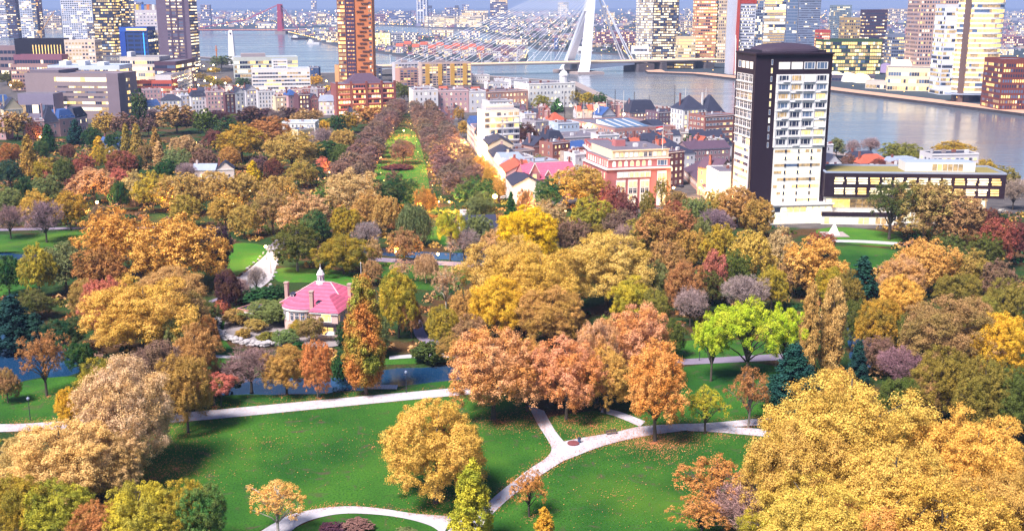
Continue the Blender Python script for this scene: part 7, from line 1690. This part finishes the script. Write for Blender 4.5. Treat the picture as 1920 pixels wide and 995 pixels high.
# island houses under red roofs
for i in range(16):
    x = 742 + 15.2 * i; yb = lerp(100, 112, i / 15.0) - (6 if i % 2 else 0)
    a = gp(x, yb); wq = gp(x + 14, yb)[0] - a[0]; h = 13
    mb = MB(); mb.box(0, 0, -.5, wq, 14, h, 0, False)
    mb.face([(0, -.5, h), (wq, -.5, h), (wq, 7, h + 6), (0, 7, h + 6)], 1); mb.face([(wq, 14.5, h), (0, 14.5, h), (0, 7, h + 6), (wq, 7, h + 6)], 1)
    for k in range(3):
        for c in range(4): mb.face([(wq * (c + .25) / 4, -.2, 1.5 + 3.6 * k), (wq * (c + .75) / 4, -.2, 1.5 + 3.6 * k), (wq * (c + .75) / 4, -.2, 3.6 + 3.6 * k), (wq * (c + .25) / 4, -.2, 3.6 + 3.6 * k)], 2 if far.random() > 0.35 else 3)
    ords_ = 'first second third fourth fifth sixth seventh eighth ninth tenth eleventh twelfth thirteenth fourteenth fifteenth sixteenth'.split()
    o = mb.build('island_house', [W([(216, 206, 212), (190, 140, 140), (206, 190, 186)][i % 3]), ROOFS['red'] if i < 11 else ROOFS['purple'], M_GLASS, M_LITY], None, (a[0], a[1], 0))
    tag(o, '%s red-roofed house from the left on the river island behind the bridge cables' % ords_[i] if i < 11 else '%s house from the left on the river island, with dark roof' % ords_[i], 'house', 'island houses behind the bridge')
# mass of the distant city and its woods
rng = np.random.default_rng(77)
def on_far(x, y, m=12):
    return (inpoly(x, y, FARB + [(BIG, FARB[-1][1]), (BIG, BIG), (-BIG, BIG), (-BIG, FARB[0][1])]) & (distpoly(x, y, FARB, False) > m)) | (inpoly(x, y, ISL) & (distpoly(x, y, ISL) > m))
n = 5200
py = 17 + (rng.random(n) ** 1.0) * 110; px = rng.uniform(-60, 1980, n)
ok = np.ones(n, bool); pts = np.array([gp(a, b) for a, b in zip(px, py)])
ok = on_far(pts[:, 0], pts[:, 1]) & (np.hypot(*pts.T) < 16000)
pts, py = pts[ok], py[ok]
mb = MB()
for i, (x, y) in enumerate(pts):
    if y < 2300 and x > 120: continue
    s_ = y / F; wq = far.uniform(4, 13) * s_; h = min(28, far.uniform(2.0, 6.0) * s_); d = wq * far.uniform(.4, .9)
    m_ = far.randrange(5)
    mb.box(x, y, -.5, x + wq, y + d, h, m_, False, mt=5)
    for c in range(far.choice([0, 1, 2, 3])):
        a = far.uniform(0, .8) * wq; z = far.uniform(.15, .7) * h; mb.face([(x + a, y - .3, z), (x + a + wq * .16, y - .3, z), (x + a + wq * .16, y - .3, z + h * .18), (x + a, y - .3, z + h * .18)], far.choice([6, 7]))
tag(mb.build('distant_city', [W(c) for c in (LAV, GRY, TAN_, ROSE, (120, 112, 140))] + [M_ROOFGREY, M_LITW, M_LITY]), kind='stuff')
mb = MB(); n_l = 0
M_LAMPW, M_LAMPY = emit('far_lamp_white', (255, 236, 200), 5.0), emit('far_lamp_amber', (255, 196, 100), 4.0)
def spark(x, y, z, r, m):
    i = len(mb.v); mb.v += [(x + r, y, z), (x, y + r, z), (x - r, y, z), (x, y - r, z), (x, y, z + r), (x, y, z - r)]
    for a, b in ((0, 1), (1, 2), (2, 3), (3, 0)): mb.f += [(i + a, i + b, i + 4), (i + b, i + a, i + 5)]; mb.m += [m, m]
n = 3800
ppx = rng.uniform(-40, 1960, n); ppy = 16 + 100 * rng.beta(1.2, 2.6, n)
q = np.array([gp(a, b) for a, b in zip(ppx, ppy)]); okq = on_far(q[:, 0], q[:, 1], 4)
for (x, y), k in zip(q, okq):
    if k and y < 18000: spark(x, y, min(30, far.uniform(1.6, 3.6) * y / F), y / F * far.choice([0.45, 0.6, 0.8, 1.1]), far.choice([0, 1, 1]))
for line in (FARB[9:], ISL, [gp(300, 50), gp(640, 46), gp(860, 52)]):       # strings of lamps along the quays and the far road
    for i in range(len(line) - 1):
        a, b = line[i], line[i + 1]; L_ = math.hypot(b[0] - a[0], b[1] - a[1]); k = max(1, int(L_ / 40))
        for j in range(k):
            x, y = lerp(a[0], b[0], j / k), lerp(a[1], b[1], j / k) + 9; spark(x, y, 7, y / F * 0.75, 1)
tag(mb.build('distant_lights', [M_LAMPW, M_LAMPY]), kind='stuff')
# far woods
n = 9000; ppx = rng.uniform(-60, 1980, n); ppy = 15 + 95 * rng.random(n) ** 1.3
q = np.array([gp(a, b) for a, b in zip(ppx, ppy)])
f_ = np.sin(q[:, 0] / (0.11 * q[:, 1]) + 1) + np.sin(q[:, 1] / 420.0 + q[:, 0] / 900.0) + rng.normal(0, .5, n)
okq = on_far(q[:, 0], q[:, 1], 8) & (f_ > 0.1) & (q[:, 1] < 17000)
q = q[okq]; sz = np.minimum(9, rng.uniform(1.6, 4.2, len(q)) * q[:, 1] / F)
fc = np.array([albedo(c) for c in ((40, 66, 56), (52, 72, 58), (70, 70, 56), (86, 74, 60))])[rng.integers(0, 4, len(q))]
clump_field('distant_woods', q, sz * 1.6, fc, 5, leaves=14, flat=1.0)

# ------------------------------------------------------------------ lamps
M_GLOW = emit('lamp_glow', (255, 206, 120), 14.0)
M_GLOWS = emit('small_lamp_glow', (255, 200, 110), 4.0)
M_GLOWW = emit('lamp_glow_white', (255, 236, 196), 12.0)
M_POLE = mat('lamp_pole', (52, 58, 72), 0.5, 0.1)
def lamp(px, py, h, label, r=0.35, power=0.0, group=None, warm=True, x=None, y=None, arm=False):
    if x is None: x, y = gp(px, py, h)
    o = tag(empty('street_lamp', (x, y, 0)), label, 'street lamp', group)
    mb = MB(); mb.tube((0, 0, 0), (0, 0, h - r), 0.09, 0.06, 6); mb.tube((0, 0, 0), (0, 0, 0.8), 0.14, 0.12, 6); mb.build('pole', M_POLE, o)
    mb = MB(); mb.lathe([(0.05, h - r), (r * .8, h - r * .6), (r, h), (r * .75, h + r * .6), (0.04, h + r * .9)], (0, 0), 8); mb.build('lamp_head', (M_GLOWS if r < 0.3 else (M_GLOW if warm else M_GLOWW)), o)
    if power:
        l = bpy.data.lights.new('lamp_light', 'POINT'); l.energy = power * 1.3; l.color = (1.0, 0.58, 0.16) if warm else (1, .85, .6); l.shadow_soft_size = 0.5
        p_ = bpy.data.objects.new('lamp_light', l); C.objects.link(p_); p_.parent = o; p_.location = (0, 0, h + r + 0.4)
    return o
for px, py, h, lb, r, pw in [
 (928, 368, 10, 'tall bright street lamp at the park end of the avenue street', 1.1, 22000), (182, 379, 5, 'glowing lamp among dark shrubs in the left woods', .7, 9000), (322, 382, 5, 'lamp glowing behind the brown trees beyond the left paired golden trees', .6, 9000), (436, 381, 5, 'lamp lighting golden leaves in the left wood', .5, 9000),
 (498, 462, 5, 'lamp at the top of the pale plaza beside the boulders', .55, 5000), (507, 487, 5, 'lamp in the middle of the pale plaza', .4, 0), (742, 472, 4, 'lamp on the bank of the back pond left of the willow', .5, 2500), (821, 476, 4, 'bright lamp on the back pond bank below the slim lime tree', .55, 2500),
 (540, 395, 5, 'lamp among the tan trees above the dark olive tree', .4, 3000), (469, 358, 5, 'lamp in the tan wood left of the tiny yellow tree', .4, 2500), (617, 323, 5, 'lamp at the near left corner of the avenue', .5, 5000), (790, 386, 5, 'lamp right of the willow at the avenue foot', .5, 6000), (822, 378, 6, 'left of two lamps over the lit lawn below the avenue', .45, 7000), (842, 378, 6, 'right of two lamps over the lit lawn below the avenue', .45, 7000),
 (936, 477, 6, 'left of two lamps inside the pale gold tree', .4, 0), (952, 479, 6, 'right of two lamps inside the pale gold tree', .4, 0), (871, 272, 8, 'white street lamp in the avenue street beside the yellow-lit fronts', .9, 60000), (872, 294, 7, 'lower street lamp in the avenue street', .6, 50000), (902, 292, 6, 'lamp against the house fronts of the avenue street', .6, 40000), (928, 332, 7, 'lamp before the near house fronts of the avenue street', .5, 40000), (884, 250, 7, 'lamp at the blue-roofed corner house of the avenue street', .5, 50000), (1100, 236, 8, 'starry lamp in the town square by the harbour', .9, 9000),
 (1263, 352, 7, 'lamp at the park end of the lit street', .6, 7000), (1282, 366, 6, 'lamp beside the parked cars in the lit street', .5, 7000), (1312, 352, 6, 'lamp on the beige house front in the lit street', .5, 7000), (1365, 376, 6, 'lamp before the apartment tower', .5, 4000), (1431, 372, 6, 'lamp at the corner of the apartment tower base', .6, 6000), (1010, 392, 5, 'lamp lighting leaves behind the lemon tree', .5, 8000), (1060, 396, 5, 'lamp lighting the houses behind the lime green tree', .5, 8000),
 (735, 249, 5, 'lamp at the lit square in the far avenue', .5, 9000), (757, 245, 5, 'right lamp at the lit square in the far avenue', .5, 9000), (716, 190, 8, 'lamp before the wide red-brick flats', .7, 12000), (682, 192, 8, 'left lamp before the wide red-brick flats', .7, 12000), (664, 205, 8, 'lamp left of the wide red-brick flats by the orange tree', .7, 12000), (640, 178, 9, 'tall lamp by the orange tower podium', .9, 0), (75, 257, 6, 'lamp beside the pink mansions in the left trees', .6, 5000), (368, 268, 5, 'lamp in the mauve trees left of the pavilion', .4, 0), (62, 378, 5, 'small lamp before the leafless purple trees', .35, 0), (1815, 408, 6, 'lamp at the right end of the office wing', .5, 5000)]:
    lamp(px, py, h, lb, r, pw)
for sd, a, b, nm in ((0, (700, 392), (741, 222), 'left'), (1, (822, 392), (766, 222), 'right')):
    p_, q_ = gp(*a), gp(*b)
    for i in range(11):
        x, y = lerp(p_[0], q_[0], i / 10.0) + far.uniform(-2.5, 2.5), lerp(p_[1], q_[1], i / 10.0) + far.uniform(-12, 12)
        lamp(0, 0, 5, 'small lamp along the %s side of the avenue lawn, %s from its near end' % (nm, ords_[i]), 0.24, 2500 if i % 3 == 0 else 0, 'lamps along the avenue lawn', x=x, y=y)
# dark unlit park lamps beside the main path
for px, py, h, lb in [(57, 788, 5, 'dark lamp post on the left lawn beside the main path'), (415, 762, 5, 'dark lamp post beside the main path by the pinkish low tree'), (600, 747, 5, 'dark lamp post beside the main path under the orange tree'), (762, 736, 5, 'dark lamp post between pond and main path'), (1311, 676, 5, 'dark lamp post on the grey path below the lime trees')]:
    x, y = gp(px, py); o = tag(empty('lamp_post', (x, y, 0)), lb, 'lamp post', 'dark lamp posts of the park')
    mb = MB(); mb.tube((0, 0, 0), (0, 0, h), 0.1, 0.07, 8); mb.build('pole', M_POLE, o)
    mb = MB(); mb.lathe([(0.08, h), (0.3, h + .1), (0.34, h + .5), (0.1, h + .62), (.05, h + .8)], (0, 0), 8); mb.build('lamp_head', M_PALEROOF, o)
town_lamps = [(20, 160), (34, 152), (58, 150), (255, 148), (262, 152), (272, 146), (285, 150), (246, 156), (372, 160), (384, 152), (396, 158), (410, 166), (422, 156), (404, 146), (380, 176), (608, 168), (612, 152), (628, 172), (1090, 200), (1118, 206), (1070, 198), (1050, 196), (980, 192), (938, 188), (1170, 214), (395, 130), (382, 124), (400, 122), (446, 160), (452, 170)]
for i, (px, py) in enumerate(town_lamps):
    side_ = 'left of the avenue' if px < 640 else 'right of the avenue'
    k = sum(1 for p in sorted(town_lamps) if (p[0] < 640) == (px < 640) and p < (px, py))
    ordx = (ords_ + ['seventeenth', 'eighteenth', 'nineteenth', 'twentieth', 'twenty-first', 'twenty-second', 'twenty-third', 'twenty-fourth', 'twenty-fifth'])[k]
    lamp(px, py, 8, 'amber street lamp in the town %s, %s from the left' % (side_, ordx), 0.9, 6000 if i % 2 else 0, 'street lamps of the town', warm=i % 3 != 0)

# ------------------------------------------------------------------ boats, cars, furniture
M_HULL = mat('dark_hull', (60, 50, 60), 0.5)
M_MAST = mat('pale_mast', (206, 200, 200), 0.6)
for i, (px, yt, yb) in enumerate([(1056, 172, 240), (1078, 196, 244), (1108, 184, 240), (1112, 200, 246), (1150, 168, 236), (1166, 170, 232), (1186, 172, 226), (1134, 188, 238), (1262, 160, 208), (1282, 164, 212), (1214, 178, 222), (1320, 164, 214), (1120, 176, 232), (1092, 190, 230)]):
    x, y = gp(px, yb); h = zat(px, yt, y)
    o = tag(empty('sailing_boat', (x, y, 0), far.uniform(-.4, .4)), 'moored sailing boat in the town harbour, its tall mast %s from the left' % ords_[sorted([1056, 1078, 1108, 1112, 1150, 1166, 1186, 1134, 1262, 1282, 1214, 1320, 1120, 1092]).index(px)], 'sailing boat', 'boats with tall masts in the town harbour')
    mb = MB(); mb.ring([[(-9, 0, .6), (-6, -2, 0), (6, -2, 0), (8, 0, .6), (6, 2, 0), (-6, 2, 0)], [(-10, 0, 2.2), (-6, -2.4, 1.8), (6, -2.4, 1.8), (9, 0, 2.4), (6, 2.4, 1.8), (-6, 2.4, 1.8)]]); mb.box(-3, -1.2, 1.8, 2, 1.2, 3, 0); mb.build('hull', M_HULL, o)
    mb = MB(); mb.tube((1, 0, 1.5), (1, 0, h), 0.34, 0.22, 6); mb.tube((1, 0, h * .16), (-7, 0, h * .18), .14, n=5); mb.tube((1, 0, h * .62), (1, -2.6, h * .62), .09, n=4); mb.build('mast', M_MAST if i % 2 else M_HULL, o)
for px, py, L_, lb in [(590, 83, 30, 'white river ship moored at the tip of the island left of the orange tower'), (562, 74, 36, 'dark barge moored beside the white river ship'), (1098, 98, 40, 'long white ship in the inner harbour behind the bridge pylon')]:
    x, y = gp(px, py, -2); L_ *= y / F * 0.9
    o = tag(empty('ship', (x, y, -2.6), -.3), lb, 'ship'); m_ = M_HULL if 'dark' in lb else M_WHITE
    mb = MB(); mb.ring([[(-L_ / 2, -4, 0), (L_ * .4, -4, 0), (L_ / 2, 0, 0), (L_ * .4, 4, 0), (-L_ / 2, 4, 0)], [(-L_ / 2, -5, 5), (L_ * .42, -5, 5), (L_ * .54, 0, 6), (L_ * .42, 5, 5), (-L_ / 2, 5, 5)]]); mb.build('hull', m_, o)
    mb = MB(); mb.box(-L_ * .4, -3.5, 5, -L_ * .1, 3.5, 9.5); mb.box(-L_ * .38, -2.5, 9.5, -L_ * .2, 2.5, 12); mb.build('cabin', M_WHITE, o)
def car(px, py, rz, rgb, lb):
    x, y = gp(px, py); o = tag(empty('parked_car', (x, y, 0), rz), lb, 'car', 'cars parked in the town streets')
    m_ = mat('car_paint', rgb, 0.25, 0.03, 1.0, spec=0.6)
    pr = [(-2.1, .35), (2.1, .35), (2.15, .8), (1.2, .95), (0.5, 1.42), (-1.2, 1.45), (-1.9, 1.0), (-2.15, .9)]
    mb = MB(); mb.ring([[(a, -.85, b) for a, b in pr], [(a, .85, b) for a, b in pr]]); mb.build('body', m_, o)
    mb = MB(); mb.box(-1.1, -.87, 1.0, .55, .87, 1.32); mb.build('window', M_GLASS, o)
    wmesh = None
    for sx_ in (-1.35, 1.35):
        for sy_ in (-.8, .8):
            mb = MB(); mb.tube((sx_, sy_ - .1, .33), (sx_, sy_ + .1, .33), .33, n=10); mb.build('wheel', M_DARKF, o)
for a in [(946, 373, 0.1, (210, 210, 220), 'white car parked at the park end of the avenue street'), (790, 414, .5, (200, 200, 210), 'white car half hidden by the weeping willow'), (798, 420, .5, (70, 80, 110), 'dark car behind the weeping willow'), (1270, 347, 2.2, (90, 60, 70), 'dark red car parked in the lit street'), (1275, 351, 2.2, (50, 50, 70), 'dark car parked below the dark red one in the lit street'), (1338, 402, .2, (190, 190, 200), 'pale car under the trees before the apartment tower'),
          (1800, 404, 0.1, (60, 60, 70), 'dark car on the road right of the office wing'), (1880, 398, .2, (200, 190, 180), 'pale car on the lit road at the right edge'), (1108, 232, .3, (70, 70, 90), 'dark car in the town square by the harbour lamp'), (1120, 232, .3, (190, 190, 200), 'pale car in the town square by the harbour lamp'), (1100, 244, .3, (60, 70, 110), 'blue car in the town square, nearest the long hall'), (866, 218, 1.4, (160, 60, 60), 'red car at the far end of the avenue street'), (864, 226, 1.4, (70, 70, 100), 'dark car at the far end of the avenue street')]: car(*a)
M_WOOD = mat('weathered_wood', (110, 92, 92), 0.9, 0.2, 3)
x, y = gp(1147, 814); o = tag(empty('park_bench', (x, y, 0), 0.35), 'wooden park bench on the path edge left of the orange and gold tree', 'bench')
mb = MB()
for k in range(4): mb.box(-1.3, -.3 + .15 * k, .43, 1.3, -.18 + .15 * k, .48)
mb.build('seat', M_WOOD, o); mb = MB()
for k in range(3): mb.box(-1.3, .3, .58 + .15 * k, 1.3, .35, .7 + .15 * k)
mb.build('backrest', M_WOOD, o)
for sx_ in (-1.1, 1.1):
    mb = MB(); mb.box(sx_ - .05, -.28, 0, sx_ + .05, -.2, .43); mb.box(sx_ - .05, .355, 0, sx_ + .05, .42, 1.0); mb.box(sx_ - .05, -.28, .38, sx_ + .05, .42, .425); mb.build('leg', M_DARKF, o)
x, y = gp(1086, 830); o = tag(empty('litter_bin', (x, y, 0)), 'blue-grey litter bin at the fork of the paths', 'litter bin')
mb = MB(); mb.lathe([(.28, 0.08), (.36, 1.0), (.38, 1.05)], (0, 0), 12); mb.build('body', mat('bin_blue', (70, 96, 136), .5), o); mb = MB(); mb.lathe([(.4, 1.05), (.36, 1.25), (.1, 1.35)], (0, 0), 12); mb.build('lid', M_POLE, o)
x, y = gp(1075, 832); o = tag(empty('planting_ring', (x, y, 0)), 'small dark red planting ring beside the litter bin at the path fork', 'flower bed')
mb = MB(); mb.lathe([(1.3, 0.09), (1.3, .35), (1.1, .36), (.3, .5)], (0, 0), 14); mb.build('bed', mat('bed_red', (120, 66, 70), .9, .3, 2), o)
x, y = gp(716, 727); o = tag(empty('jetty', (x, y, 0), -0.02), 'pale wooden deck at the pond edge beside the tall cypress', 'deck')
mb = MB()
for k in range(12): mb.box(-4 + .66 * k, -1.4, .25, -3.4 + .66 * k, 1.4, .36)
mb.build('boards', mat('pale_boards', (206, 190, 196), .9, .15, 1), o); mb = MB()
for a in (-3.6, 0, 3.6): mb.box(a - .1, -1.2, -0.9, a + .1, 1.2, .249)
mb.build('beam', M_WOOD, o)
x, y = gp(241, 778); o = tag(empty('shelter_frame', (x, y, 0)), 'dark four-legged frame beside the main path left of the cream tree', 'frame')
mb = MB()
for a in (-.9, .9):
    for b in (-.9, .9): mb.tube((a, b, 0), (a * .8, b * .8, 3.6), .07, n=6)
mb.build('leg', M_POLE, o); mb = MB(); mb.lathe([(1.5, 3.6), (1.5, 3.75), (0.2, 4.1)], (0, 0), 8); mb.build('roof', M_POLE, o)
x, y = gp(678, 545); o = tag(empty('flagpole', (x, y, 0)), 'bare white flagpole behind the pink-roofed villa', 'flagpole'); mb = MB(); mb.tube((0, 0, 0), (0, 0, 9.5), .14, .08, 8); mb.lathe([(.2, 9.5), (.05, 9.8)], (0, 0), 8); mb.build('pole', M_WHITE, o)
x, y = gp(1500, 440); o = tag(empty('pyramid_monument', (x + 14, y, 0)), 'small white lit pyramid on a slab before the office wing', 'monument')
mb = MB(); mb.ring([[(-1.9, -1.9, .3), (1.9, -1.9, .3), (1.9, 1.9, .3), (-1.9, 1.9, .3)], [(-.1, -.1, 5), (.1, -.1, 5), (.1, .1, 5), (-.1, .1, 5)]]); mb.build('pyramid', M_FLOOD, o); mb = MB(); mb.box(-5, -5, 0, 5, 5, .29); mb.build('slab', M_CONC, o)
# boulders along the plaza, stone wall of the terrace
M_STONE = mat('pale_stone', (168, 162, 168), .9, .2, 1.2, bump=.3)
bould = []
for s_ in range(4):
    bm = bmesh.new(); bmesh.ops.create_icosphere(bm, subdivisions=2, radius=1)
    for v_ in bm.verts: v_.co *= 1 + .22 * math.sin(v_.co.x * 3 + s_) * math.cos(v_.co.y * 4 + 2 * s_) + far.uniform(-.06, .06)
    me = bpy.data.meshes.new('boulder'); bm.to_mesh(me); bm.free(); me.materials.append(M_STONE); bould.append(me)
for nm, line, k in (('left', [(434, 532), (470, 500), (494, 476), (504, 460)], 14), ('right', [(526, 470), (519, 500), (512, 522), (500, 545)], 10)):
    P = spline(G(line), 8, False)
    for i in range(k):
        p_ = P[min(len(P) - 1, int(i * len(P) / k))]; r = far.uniform(.3, .6)
        o = link('boulder', far.choice(bould), None, (p_[0] + far.uniform(-.4, .4), p_[1] + far.uniform(-.4, .4), r * .45), far.uniform(0, 6), (r * 1.2, r, r * .8))
        tag(o, 'pale boulder edging the %s side of the plaza, %s from the near end' % (nm, ords_[i]), 'boulder', 'boulders edging the plaza')
o = tag(empty('terrace_wall', (0, 0, 0)), 'curved low wall of pale piled stones round the villa terrace', 'wall')
P = spline(G([(438, 592), (414, 598), (405, 612), (412, 628), (432, 638), (458, 645), (490, 650), (510, 648)]), 9, False)
mb = MB()
for i in range(len(P) * 4):
    p_ = P[i % len(P)]; r = far.uniform(.35, .75); k = i // len(P)
    x, y, z = p_[0] + far.uniform(-.9, .9), p_[1] + far.uniform(-.9, .9), .3 + .3 * k
    j = len(mb.v); src = bould[i % 4]
    mb.v += [(x + v_.co.x * r * 1.3, y + v_.co.y * r, z + v_.co.z * r * .7) for v_ in src.vertices]
    for f in src.polygons: mb.f.append(tuple(j + q for q in f.vertices)); mb.m.append(0)
mb.build('stones', M_STONE, o)
sheet('terrace', spline(G([(440, 594), (420, 612), (432, 632), (480, 646), (560, 652), (640, 648), (600, 620), (520, 606)]), 3), 0.3, mat('terrace_paving', (142, 132, 136), 0.95, 0.25, 0.5))
# terrace furniture: parasols under the trees
for px, py, c_, lb in [(560, 612, (230, 230, 236), 'white parasol on the villa terrace under the pale green tree'), (575, 622, (60, 80, 130), 'dark blue parasol on the villa terrace by the brown tree'), (620, 640, (200, 200, 206), 'pale parasol at the foot of the villa front wing')]:
    x, y = gp(px, py); o = tag(empty('parasol', (x, y, 0)), lb, 'parasol')
    mb = MB(); mb.lathe([(1.7, 2.3), (1.0, 2.75), (0.06, 3.0)], (0, 0), 8); mb.build('canopy', mat('parasol_cloth', c_, .9), o); mb = MB(); mb.tube((0, 0, .3), (0, 0, 2.9), .05, n=6); mb.lathe([(.4, .3), (.4, .4)], (0, 0), 10); mb.build('pole', M_POLE, o)
# ------------------------------------------------------------------ labels of the trees: what each looks like and what it stands by
def name_trees():
    adj = {'gold': 'golden', 'paleyellow': 'pale yellow', 'yellow': 'yellow', 'lemon': 'vivid lemon yellow', 'cream': 'cream', 'tan': 'tan', 'sand': 'sandy', 'poplar': 'pale', 'ochre': 'ochre', 'rust': 'rust coloured', 'orange': 'orange', 'salmon': 'salmon pink',
           'brown': 'brown', 'goldbrown': 'golden brown', 'mauve': 'mauve brown', 'purple': 'purple', 'maroon': 'maroon', 'red': 'brick red', 'pinkred': 'pinkish red', 'olive': 'olive green', 'goldolive': 'golden olive', 'yellowgreen': 'yellow-green',
           'lime': 'lime green', 'green': 'green', 'darkgreen': 'dark green', 'teal': 'dark teal', 'greygreen': 'grey-green', 'bare': 'leafless grey', 'barepurple': 'leafless purple', 'darkpurple': 'dark purple', 'orangegold': 'orange', 'darkolive': 'dark olive', 'rustgreen': 'rust and green', 'avenue': 'purple brown'}
    shape = {'round': 'round tree', 'plane': 'broad tree', 'lime': 'open tree', 'sparse': 'thin tree', 'cone': 'pointed tree', 'conifer': 'conifer', 'bare': 'tree', 'column': 'columnar tree', 'willow': 'weeping tree', 'linden': 'linden', 'shrub': 'bush', 'cypress': 'cypress'}
    ords = 'first second third fourth fifth sixth seventh eighth ninth tenth eleventh twelfth thirteenth fourteenth fifteenth sixteenth seventeenth eighteenth nineteenth twentieth'.split()
    marks = [('the pink-roofed villa', 600, 550), ('the pale plaza', 480, 510), ('the apartment tower', 1460, 330), ('the lit office wing', 1700, 350), ('the pink corner building', 1190, 330), ('the gabled red-roofed house', 1020, 335),
             ('the twin pale poplars', 1545, 600), ('the tall lime green tree', 1398, 610), ('the vivid lemon tree', 985, 420), ('the pale yellow giant', 1140, 500), ('the weeping willow', 775, 430), ('the large cream tree', 235, 760), ('the tall feathery cypress', 686, 600),
             ('the near end of the avenue', 740, 350), ('the far end of the avenue', 755, 215), ('the blue-roofed house', 208, 262), ('the concrete block', 150, 190), ('the pink mansions', 110, 225), ('the red-brick flats', 690, 190),
             ('the white terrace houses', 380, 195), ('the left pond', 80, 660), ('the salmon chestnuts', 1050, 700), ('the tiny yellow tree', 473, 320), ('the golden planes', 1650, 850), ('the yellow street front', 900, 250), ('the moored sailing masts', 1120, 200), ('the river bend', 1650, 270),
             ('the white obelisk', 436, 90), ('the blue-black conifer', 1618, 540), ('the big edge yellow tree', 1890, 640), ('the paired golden trees', 270, 450), ('the left edge lawn', 60, 450), ('the dark-roofed lodge', 880, 425), ('the brown giant tree', 1742, 420), ('the office wing lawn', 1600, 450)]
    bysame = {}
    for t in TREES:
        if 'row' in t:
            r, i, n = t['row']
            t['o']['label'] = 'purple brown linden in the %s of the avenue, %s from its near end' % (r, ords[i]); continue
        if t['label']: continue
        cyy = t['yt'] + 25
        best = sorted((math.hypot((m[1] - t['cx']) / 1.0, (m[2] - cyy) * 1.3), m) for m in marks)[0][1]
        dx, dy = t['cx'] - best[1], (cyy - best[2]) * 1.3
        if abs(dx) > abs(dy): rel = 'to the left of' if dx < 0 else 'to the right of'
        else: rel = 'behind' if dy < 0 else 'in front of'
        size = 'small ' if t['h'] < 12.5 else ('tall ' if t['h'] >= 21 else '')
        lb = '%s%s %s %s %s' % (size, adj[t['col']], shape[t['kind']], rel, best[0])
        bysame.setdefault(lb, []).append(t)
    for lb, ts in bysame.items():
        if len(ts) == 1: ts[0]['o']['label'] = lb; continue
        ts.sort(key=lambda t: t['cx'])
        for i, t in enumerate(ts):
            t['o']['label'] = (['left-hand ', 'right-hand '][i] if len(ts) == 2 else ords[i] + ' ') + lb + ('' if len(ts) == 2 else ', counted from the left')
            t['o']['group'] = lb + 's'
name_trees()
